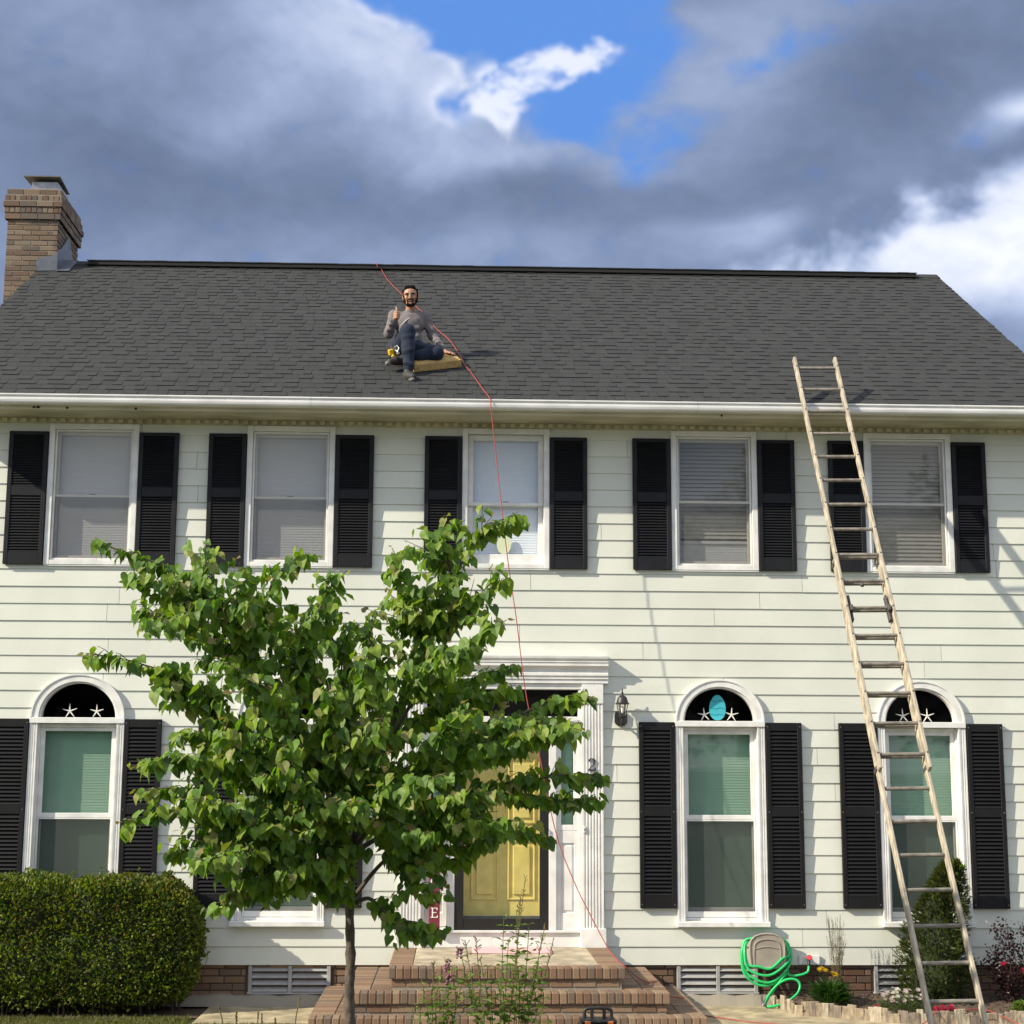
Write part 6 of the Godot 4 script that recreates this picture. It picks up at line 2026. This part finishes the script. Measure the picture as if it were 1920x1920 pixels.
# an upright leafy herb: stems with paired lance leaves, some with a dry flower head or a spike of flowers
func herb(t: Node3D, stems: Array, lsize: float, leaf_m: Array, step := 0.055) -> void:
	var leaves := [[], []]
	for s in stems:     # [base, top, kind]
		var a: Vector3 = s[0]; var b: Vector3 = s[1]
		var mid := a.lerp(b, 0.5) + Vector3(R(-0.03, 0.03), 0, R(-0.03, 0.03))
		var p := smooth_path(PackedVector3Array([a, mid, b]), 0.04)
		var mb := MB.new()
		mb.tube(p, PackedFloat32Array([0.0042, 0.0038, 0.003]), 5, false)
		obj("stem", mb, M("herb_leaf") if s[2] != "dry" else M("dry_stem"), t)
		var l := a.distance_to(b)
		var n := int(l / step)
		for i in n:
			var f := (i + 1.0) / n
			if s[2] == "dry" and f > 0.72 or f < 0.12:
				continue
			for k in 2:
				var ang := i * 1.57 + k * PI + R(-0.5, 0.5)
				var d := Vector3(cos(ang), R(0.05, 0.75), sin(ang))
				var sc := lsize * lerpf(1.0, 0.55, f) * R(0.7, 1.2)
				leaves[rng.randi_range(0, 1)].append(Transform3D(toward(d, R(-0.4, 0.4)).scaled(Vector3.ONE * sc), a.lerp(b, f) + (mid - a.lerp(b, 0.5)) * (4.0 * f * (1.0 - f))))
				if rng.randf() < 0.35:
					var q := a.lerp(b, f) + d.normalized() * lsize * 0.5
					leaves[rng.randi_range(0, 1)].append(Transform3D(toward(Vector3(d.x, R(-0.5, 0.5), d.z), R(0, 3)).scaled(Vector3.ONE * sc * 0.7), q))
		if s[2] == "dry":
			mb = MB.new()
			for i in 16:
				var q := a.lerp(b, R(0.78, 1.0))
				var d := Vector3(R(-1, 1), R(0.2, 1.4), R(-1, 1)).normalized() * R(0.02, 0.06)
				mb.tube(PackedVector3Array([q, q + d]), PackedFloat32Array([0.0016, 0.003]), 4)
			obj("seed_head", mb, M("dry_stem"), t)
		elif s[2] == "pink":
			mb = MB.new()
			for i in 22:
				var q := b + Vector3(R(-0.022, 0.022), R(-0.07, 0.01), R(-0.022, 0.022))
				mb.ball(q, Vector3.ONE * R(0.007, 0.012), 4, 5)
			obj("flower", mb, M("pink_petal"), t)
	for i in 2:
		var mm := MultiMesh.new()
		mm.transform_format = MultiMesh.TRANSFORM_3D
		mm.mesh = small_leaf(1.0, 0.52, -0.25, M(leaf_m[i]))
		scatter("leaves", mm, leaves[i], t)

func clump(called: String, label: String, cat: String, c: Vector3, rad: Vector3, count: int, len_: float, wid: float, ms: Array, upward: float, group := "") -> Node3D:
	var t := thing(called, label, cat, c, group)
	var ts := []
	for m in ms:
		ts.append([])
	for i in count:
		var a := R(0, TAU); var r := sqrt(rng.randf())
		var hgt := rng.randf()
		var p := c + Vector3(rad.x * r * cos(a) * sqrt(1.0 - 0.7 * hgt * hgt), rad.y * hgt, rad.z * r * sin(a) * sqrt(1.0 - 0.7 * hgt * hgt))
		var d := Vector3(cos(a) * (0.3 + r), upward + R(-0.3, 0.5), sin(a) * (0.3 + r))
		ts[rng.randi_range(0, ms.size() - 1)].append(Transform3D(toward(d, R(-0.8, 0.8)).scaled(Vector3.ONE * R(0.7, 1.3)), p))
	for i in ms.size():
		var mm := MultiMesh.new()
		mm.transform_format = MultiMesh.TRANSFORM_3D
		mm.mesh = small_leaf(len_, wid, -len_ * 0.2, M(ms[i]))
		scatter("leaves", mm, ts[i], t)
	return t

func blossom(t: Node3D, c: Vector3, r: float, petals: int, m: String, centre := "") -> void:
	var mb := MB.new()
	var up := Vector3(R(-0.4, 0.4), 1.0, R(0.2, 0.9)).normalized()
	var b := toward(up, 0.0)
	for i in petals:
		var a := TAU * i / petals
		var d := b * Vector3(cos(a), 0.25, sin(a)); var s := b * Vector3(-sin(a), 0, cos(a))
		mb.tri(c, c + d * r * 0.7 - s * r * 0.38, c + d * r); mb.tri(c, c + d * r, c + d * r * 0.7 + s * r * 0.38)
	obj("flower", mb, M(m), t)

func make_plants() -> void:
	rng.seed = 31
	# tall flowering herb before the steps
	var t := thing("flowering_herb", "tall leafy flowering plant with dry seed heads rising in front of the brick steps", "plant", Vector3(0.38, 0.0, 3.1))
	var st := []
	for q in [[0.40, 0.52, 1.28, "dry"], [0.42, 0.57, 1.40, "dry"], [0.35, 0.40, 1.10, ""], [0.45, 0.50, 1.15, ""], [0.30, 0.18, 0.98, "dry"], [0.25, 0.10, 0.95, "dry"], [0.28, 0.06, 0.86, "pink"], [0.50, 0.72, 1.04, "dry"], [0.52, 0.69, 0.98, ""], [0.55, 0.78, 0.95, "dry"], [0.48, 0.60, 1.05, ""], [0.32, 0.22, 0.80, ""], [0.50, 0.66, 0.78, ""], [0.30, 0.12, 0.66, ""], [0.42, 0.44, 0.90, ""], [0.36, 0.30, 0.72, ""], [0.50, 0.62, 0.62, ""], [0.40, 0.36, 0.60, ""], [0.46, 0.52, 0.58, ""], [0.26, 0.16, 0.50, ""], [0.56, 0.70, 0.52, ""]]:
		st.append([Vector3(q[0], 0.0, 3.1 + R(-0.12, 0.12)), Vector3(q[1], q[2], 3.1 + R(-0.2, 0.2)), q[3]])
	herb(t, st, 0.115, ["herb_leaf", "herb_leaf_pale"], 0.055)
	t = thing("flowering_herb", "lower pink-flowered plant at the tree side of the tall herb, before the steps", "plant", Vector3(-0.12, 0.0, 3.1))
	st = []
	for q in [[-0.08, -0.03, 0.78, "pink"], [-0.06, -0.02, 0.70, "pink"], [-0.10, -0.14, 0.76, "dry"], [-0.14, -0.22, 0.60, ""], [-0.16, -0.24, 0.48, ""], [-0.10, -0.10, 0.66, ""], [-0.05, 0.05, 0.56, ""], [-0.02, 0.08, 0.62, ""], [-0.12, -0.16, 0.42, ""], [-0.06, 0.00, 0.46, ""], [-0.18, -0.30, 0.42, ""]]:
		st.append([Vector3(q[0], 0.0, 3.1 + R(-0.1, 0.1)), Vector3(q[1], q[2], 3.1 + R(-0.15, 0.15)), q[3]])
	herb(t, st, 0.105, ["herb_leaf", "herb_leaf_pale"], 0.042)
	# weeds gone to seed in the grass
	var labels := ["thin seeding weed stalk in the grass beside the foot of the hedge", "seeding weed stalk, second from the hedge, in the grass", "short paired weed stalks in the grass midway between hedge and steps", "tallest weed stalk, with a bent tip, near the brick steps", "short weed stalk next to the tallest weed by the steps"]
	var spots := [[-1.86, 0.30, -0.06], [-1.77, 0.25, 0.0], [-1.60, 0.26, 0.01], [-1.30, 0.36, 0.05], [-1.45, 0.20, 0.0]]
	for i in 5:
		var q: Array = spots[i]
		var w := thing("weed", labels[i], "weed", Vector3(q[0], 0.0, 2.0), "weed stalks in the grass")
		for k in (2 if i == 2 else 1):
			var mb := MB.new()
			var p := smooth_path(PackedVector3Array([Vector3(q[0] + k * 0.04, 0.0, 2.0), Vector3(q[0] + q[2] * 0.4 + k * 0.035, q[1] * 0.6, 2.0), Vector3(q[0] + q[2] + k * 0.03, q[1] * (1.0 - 0.1 * k), 2.0)]), 0.02)
			mb.tube(p, PackedFloat32Array([0.006, 0.005, 0.005]), 5)
			obj("stem", mb, M("grass_dry"), w)
			mb = MB.new()
			for j in 14:
				mb.ball(p[p.size() - 1 - int(j * 0.4)] + Vector3(R(-0.007, 0.007), 0.004, R(-0.007, 0.007)), Vector3(0.005, 0.008, 0.005), 4, 5)
			obj("seed_head", mb, M("grass_dry"), w)
	# conical evergreen behind the ladder
	t = thing("conical_evergreen", "conical scaly-leaved evergreen shrub behind the ladder, its tip leaning right", "shrub", Vector3(4.53, 0.05, 0.36))
	var mb := MB.new()
	mb.tube(v3([[4.53, 0.0, 0.36], [4.56, 0.6, 0.36], [4.72, 1.30, 0.36]]), PackedFloat32Array([0.03, 0.022, 0.006]), 7)
	obj("trunk", mb, M("bark"), t)
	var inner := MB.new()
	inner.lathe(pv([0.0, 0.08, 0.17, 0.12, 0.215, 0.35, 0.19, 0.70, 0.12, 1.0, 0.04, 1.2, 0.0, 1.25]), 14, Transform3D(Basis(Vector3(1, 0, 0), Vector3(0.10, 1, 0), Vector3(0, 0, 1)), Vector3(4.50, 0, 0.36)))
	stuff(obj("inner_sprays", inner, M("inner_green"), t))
	var spray := MB.new()
	for i in 7:
		var y := i / 7.0
		for s in [-1.0, 1.0]:
			var a := Vector3(0, y, 0); var e := Vector3(s * 0.30 * (1.0 - y * 0.75), y + 0.30, 0.05 * s)
			spray.quad(a + Vector3(0, -0.05, 0), a + Vector3(s * 0.12, 0.02, 0.02), e, a + Vector3(s * 0.04, 0.12, 0.0))
	var ts := [[], [], []]
	for i in 8500:
		var h := pow(rng.randf(), 0.85)
		var prof := 0.335 * sqrt(clampf((1.0 - h) * 1.12, 0.0, 1.0)) * (0.80 + 0.20 * clampf(h * 5.0, 0.0, 1.0)) + 0.012
		var a := R(0, TAU)
		var lump := 1.0 + 0.16 * sin(a * 3.0 + h * 9.0) + 0.12 * sin(a * 7.0 - h * 17.0)
		var r := prof * lump * (1.0 - 0.45 * pow(rng.randf(), 2.0))
		var ctr := Vector3(4.535 + 0.225 * h * h, 0.10 + h * 1.30, 0.36)
		var p := ctr + Vector3(cos(a) * r, 0, sin(a) * r * 0.85)
		var d := Vector3(cos(a) * R(0.3, 1.2) + R(-0.4, 0.4), R(-0.2, 1.3), sin(a) * R(0.3, 1.2) + R(-0.4, 0.4))
		ts[rng.randi_range(0, 2)].append(Transform3D(toward(d, a + R(-0.8, 0.8)).scaled(Vector3.ONE * R(0.026, 0.052)), p))
	for i in 3:
		var mm := MultiMesh.new()
		mm.transform_format = MultiMesh.TRANSFORM_3D
		mm.mesh = spray.mesh(M("juniper_%d" % i))
		scatter("sprays", mm, ts[i], t)
	var tipm := small_leaf(0.075, 0.05, 0.0, M("lime_leaf"))
	for i in 7:
		put("young_leaf", tipm, t, Transform3D(toward(Vector3(R(-0.6, 1), R(-0.5, 1), R(-0.5, 1)), R(0, 6)), Vector3(4.815, 1.33, 0.42) + Vector3(R(-0.02, 0.02), R(-0.02, 0.02), 0)))
	mb = MB.new()
	mb.tube(v3([[4.70, 1.15, 0.38], [4.76, 1.28, 0.40], [4.81, 1.33, 0.42]]), PackedFloat32Array([0.004, 0.003, 0.002]), 5)
	obj("stray_shoot", mb, M("twig"), t)
	# purple-leaved shrub at the edge
	t = thing("purple_shrub", "dark purple-leaved shrub with a red flower against the wall right of the ladder", "shrub", Vector3(5.3, 0.08, 0.4))
	var pl := [[], []]
	mb = MB.new()
	for i in 16:
		var b := Vector3(5.28 + R(-0.08, 0.08), 0.08, 0.42 + R(-0.08, 0.08))
		var e := Vector3(R(5.02, 5.75), R(0.45, 0.86), 0.42 + R(-0.22, 0.25))
		if i < 6:
			e = Vector3([5.05, 5.10, 5.16, 5.26, 5.38, 5.00][i], [0.62, 0.78, 0.84, 0.72, 0.84, 0.52][i], 0.45)
		mb.tube(smooth_path(PackedVector3Array([b, b.lerp(e, 0.5) + Vector3(0, 0.05, 0), e]), 0.05), PackedFloat32Array([0.006, 0.005, 0.004, 0.003]), 5, false)
		for k in 110:
			var f := pow(rng.randf(), 0.7)
			var p := b.lerp(e, f) + Vector3(R(-1, 1), R(-1, 1), R(-1, 1)) * lerpf(0.10, 0.045, f)
			pl[rng.randi_range(0, 1)].append(Transform3D(toward(Vector3(R(-1, 1), R(-0.3, 1.0), R(-1, 1)), R(0, 6)).scaled(Vector3.ONE * R(0.7, 1.3)), p))
	stuff(obj("branches", mb, M("twig"), t))
	for i in 2:
		var mm := MultiMesh.new()
		mm.transform_format = MultiMesh.TRANSFORM_3D
		mm.mesh = small_leaf(0.034, 0.022, 0.004, M(["plum_leaf", "plum_leaf_dark"][i]))
		scatter("leaves", mm, pl[i], t)
	for q in [[5.115, 0.475, 0.62], [5.30, 0.42, 0.64], [5.33, 0.40, 0.62]]:
		for k in 3:
			blossom(t, Vector3(q[0] + R(-0.012, 0.012), q[1] + R(-0.012, 0.012), q[2]), 0.026, 6, "red_petal")
	# daffodil-leaved clump with yellow flowers
	t = clump("yellow_flower_clump", "rounded clump of bright green strap leaves with yellow flowers beside the green hose", "plant", Vector3(3.515, 0.09, 0.50), Vector3(0.13, 0.16, 0.12), 520, 0.13, 0.016, ["lily_leaf", "lily_leaf", "lily_leaf_dark"], 0.7)
	for q in [[3.415, 0.415, 0.54], [3.445, 0.425, 0.52], [3.47, 0.410, 0.55], [3.535, 0.385, 0.54], [3.555, 0.375, 0.56]]:
		mb = MB.new()
		mb.tube(PackedVector3Array([Vector3(3.50, 0.15, 0.50), Vector3(q[0], q[1], q[2])]), PackedFloat32Array([0.0028]), 4)
		obj("flower_stem", mb, M("lily_leaf"), t)
		blossom(t, Vector3(q[0], q[1], q[2]), 0.032, 6, "yellow_petal")
		blossom(t, Vector3(q[0], q[1] + 0.008, q[2] + 0.008), 0.022, 6, "yellow_petal")
	# dry bundle of twigs behind it
	t = thing("dry_twig_plant", "upright sheaf of bare dry stems against the wall behind the yellow flowers", "plant", Vector3(3.65, 0.10, 0.26))
	for i in 34:
		mb = MB.new()
		var b := Vector3(3.655 + R(-0.03, 0.03), 0.08, 0.26 + R(-0.03, 0.03))
		var e := Vector3(3.665 + R(-0.11, 0.085), R(0.62, 0.92), 0.24 + R(-0.06, 0.08))
		mb.tube(smooth_path(PackedVector3Array([b, b.lerp(e, 0.5) + Vector3(R(-0.02, 0.02), 0, R(-0.02, 0.02)), e]), 0.08), PackedFloat32Array([0.0035, 0.003, 0.0025, 0.002, 0.0012]), 4, false)
		for k in 7:
			var p := b.lerp(e, R(0.3, 0.95))
			mb.tube(PackedVector3Array([p, p + Vector3(R(-0.02, 0.02), R(0.02, 0.05), R(-0.02, 0.02))]), PackedFloat32Array([0.0014]), 3, false)
			mb.ball(p, Vector3.ONE * 0.0035, 3, 4)
		obj("stem", mb, M("dry_stem"), t)
	# grey-leaved pinks in flower
	t = clump("pinks_clump", "mat of grey-green leaves with pale pink and white flowers behind the wooden edging", "plant", Vector3(4.14, 0.08, 0.80), Vector3(0.27, 0.11, 0.16), 1500, 0.055, 0.006, ["grey_leaf", "grey_leaf", "herb_leaf"], 0.9)
	for i in 46:
		var p := Vector3(R(3.91, 4.36), R(0.19, 0.30), R(0.76, 0.92))
		if i < 30:
			p = Vector3([3.95, 4.02, 4.13][i % 3] + R(-0.045, 0.045), R(0.17, 0.29), R(0.84, 0.93))
		blossom(t, p, R(0.016, 0.026), 6, ["pale_petal", "white_petal", "pale_petal"][i % 3])
	# crimson flowers at the foot of the ladder, and a smaller one
	t = clump("crimson_flowers", "low plant covered in crimson flowers at the foot of the ladder", "plant", Vector3(4.44, 0.07, 1.0), Vector3(0.09, 0.06, 0.07), 160, 0.04, 0.012, ["lily_leaf", "lily_leaf_dark"], 0.8)
	for i in 60:
		blossom(t, Vector3(4.445 + R(-0.10, 0.10), R(0.095, 0.155), 1.02 + R(-0.07, 0.07)), R(0.016, 0.024), 6, "red_petal")
	t = clump("crimson_flowers", "tiny crimson-flowered plant behind the stakes beside the pale pink flowers", "plant", Vector3(3.86, 0.07, 0.86), Vector3(0.03, 0.04, 0.03), 40, 0.03, 0.010, ["lily_leaf", "lily_leaf_dark"], 0.8)
	for i in 9:
		blossom(t, Vector3(3.862 + R(-0.03, 0.03), R(0.115, 0.145), 0.88 + R(-0.02, 0.02)), 0.018, 6, "red_petal")
	clump("lime_plant", "small lime-green leafy plant in the bed right of the ladder", "plant", Vector3(5.20, 0.09, 0.90), Vector3(0.10, 0.08, 0.08), 420, 0.040, 0.018, ["lime_leaf", "herb_leaf_pale"], 0.6)


func street_tree(label: String, at: Vector3, h: float, w: float, m: Array) -> void:
	var t := thing("street_tree", label, "tree", at, "trees across the street")
	var mb := MB.new()
	mb.tube(PackedVector3Array([at + Vector3(0, -0.2, 0), at + Vector3(0.1, h * 0.35, 0), at + Vector3(0, h * 0.8, 0.1)]), PackedFloat32Array([h * 0.024, h * 0.018, h * 0.006]), 8)
	obj("trunk", mb, M("bark"), t)
	var blobs := []
	for i in 16:
		var a := R(0, TAU); var f := R(0.30, 0.92)
		var r := w * 0.5 * sin(PI * clampf((f - 0.15) / 0.9, 0.05, 0.98)) * R(0.4, 0.85)
		blobs.append([at + Vector3(cos(a) * r, h * f, sin(a) * r), w * R(0.16, 0.28)])
	var ts := [[], []]
	for i in 2600:
		var b: Array = blobs[rng.randi_range(0, 15)]
		var d := Vector3(R(-1, 1), R(-0.8, 1), R(-1, 1)).normalized()
		ts[i % 2].append(Transform3D(toward(d + Vector3(R(-1, 1), R(-1, 1), R(-1, 1)), R(0, 6)).scaled(Vector3.ONE * R(0.7, 1.3)), b[0] + d * b[1] * pow(rng.randf(), 0.4)))
	for i in 2:
		var mm := MultiMesh.new()
		mm.transform_format = MultiMesh.TRANSFORM_3D
		mm.mesh = small_leaf(0.38, 0.26, 0.05, M(m[i]))
		scatter("leaves", mm, ts[i], t)

func make_street_side() -> void:
	rng.seed = 8
	var specs := [[-30.0, 40.0, 9.0, 8.0], [-21.0, 44.0, 12.5, 9.0], [-13.0, 39.0, 8.0, 7.0], [-5.0, 46.0, 11.0, 9.0], [3.5, 40.0, 7.5, 7.0], [11.0, 45.0, 14.0, 10.0], [18.0, 39.0, 13.0, 9.0], [27.0, 43.0, 12.0, 10.0], [36.0, 41.0, 9.0, 8.0]]
	for i in specs.size():
		var q: Array = specs[i]
		street_tree("broad leafy tree across the street from the house, %s" % ["far left of the row", "tall one left in the row", "low one beside the tall left tree", "middle tree behind its row", "lowest tree of the row", "tallest tree of the row", "tall tree next to the tallest", "broad one near the right end", "last one at the right end"][i], Vector3(q[0], 0, q[1]), q[2], q[3], [["hedge_leaf_2", "leaf_2"], ["leaf_2", "juniper_2"]][i % 2])
	# white work van at the kerb
	var o := Vector3(4.4, 0.012, 11.6)
	var v := thing("van", "white work van parked at the kerb facing the house", "van", o)
	var prof := pv([-0.95, 0.45, 4.35, 0.45, 4.45, 0.9, 4.42, 2.25, 4.2, 2.42, 0.75, 2.42, 0.45, 2.30, -0.25, 1.35, -0.85, 1.15, -0.98, 0.8])
	var mb := MB.new()
	mb.prism(prof, o + Vector3(-0.95, 0, 0), Vector3(0, 0, 1), Vector3(0, 1, 0), Vector3(1.9, 0, 0))
	obj("body", mb, M("white_paint"), v)
	mb = MB.new()
	mb.prism(pv([-0.80, 0.0, 0.80, 0.0, 0.70, 1.02, -0.70, 1.02]), o + Vector3(0, 1.40, -0.235), Vector3.RIGHT, Vector3(0, 0.805, 0.593), Vector3(0, 0.012, -0.016))
	obj("windscreen", mb, M("storm_black"), v)
	for s in [-1.0, 1.0]:
		mb = MB.new()
		mb.prism(pv([0.15, 1.38, 1.15, 1.38, 1.15, 2.1, 0.55, 2.1]), o + Vector3(s * 0.951, 0, 0), Vector3(0, 0, 1), Vector3(0, 1, 0), Vector3(s * 0.006, 0, 0))
		obj("side_window", mb, M("storm_black"), v)
		bx("headlight", o + Vector3(s * 0.72 - 0.16, 0.78, -1.01), o + Vector3(s * 0.72 + 0.16, 1.02, -0.93), M("bright_metal"), v, 0.02)
		for z in [-0.05, 3.35]:
			mb = MB.new()
			mb.lathe(pv([0.0, -0.11, 0.30, -0.11, 0.34, -0.06, 0.34, 0.06, 0.30, 0.11, 0.0, 0.11]), 20, Transform3D(Basis(Vector3(0, 0, 1), PI / 2), o + Vector3(s * 0.86, 0.34, z)))
			obj("wheel", mb, M("case_black"), v)
	bx("bumper", o + Vector3(-0.93, 0.38, -1.05), o + Vector3(0.93, 0.62, -0.92), M("case_black"), v, 0.03)
	bx("grille", o + Vector3(-0.5, 0.74, -1.0), o + Vector3(0.5, 0.98, -0.94), M("case_black"), v, 0.02)


# ---------------------------------------------------------------- the scene
func _ready() -> void:
	rng.seed = 2024
	var cam := Camera3D.new()
	cam.name = "camera"
	cam.position = Vector3(0.0, 2.2167, 15.645)
	cam.rotation = Vector3(0.16280, -0.035625, 0.004451)
	cam.fov = 35.819
	cam.near = 0.1
	cam.far = 1200.0
	add_child(cam)
	cam.current = true
	var env := Environment.new()
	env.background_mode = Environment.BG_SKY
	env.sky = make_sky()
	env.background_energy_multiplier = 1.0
	env.tonemap_mode = Environment.TONE_MAPPER_LINEAR
	env.tonemap_exposure = 1.50
	env.sdfgi_enabled = true
	env.ssao_enabled = true
	env.ssil_enabled = true
	var we := WorldEnvironment.new()
	we.name = "world"
	we.environment = env
	add_child(we)
	var sun := DirectionalLight3D.new()
	sun.name = "sun"
	sun.light_energy = 1.5
	sun.light_color = Color(1.0, 0.955, 0.87)
	sun.light_angular_distance = 0.53
	sun.shadow_enabled = true
	add_child(sun)
	sun.look_at_from_position(Vector3(-1.5, 1.0, 0.63) * 20.0, Vector3.ZERO, Vector3.UP)
	make_materials()
	make_ground()
	make_house()
	make_steps()
	make_ladder()
	make_person()
	make_small_things()
	make_tree()
	make_hedge()
	make_plants()
	make_street_side()
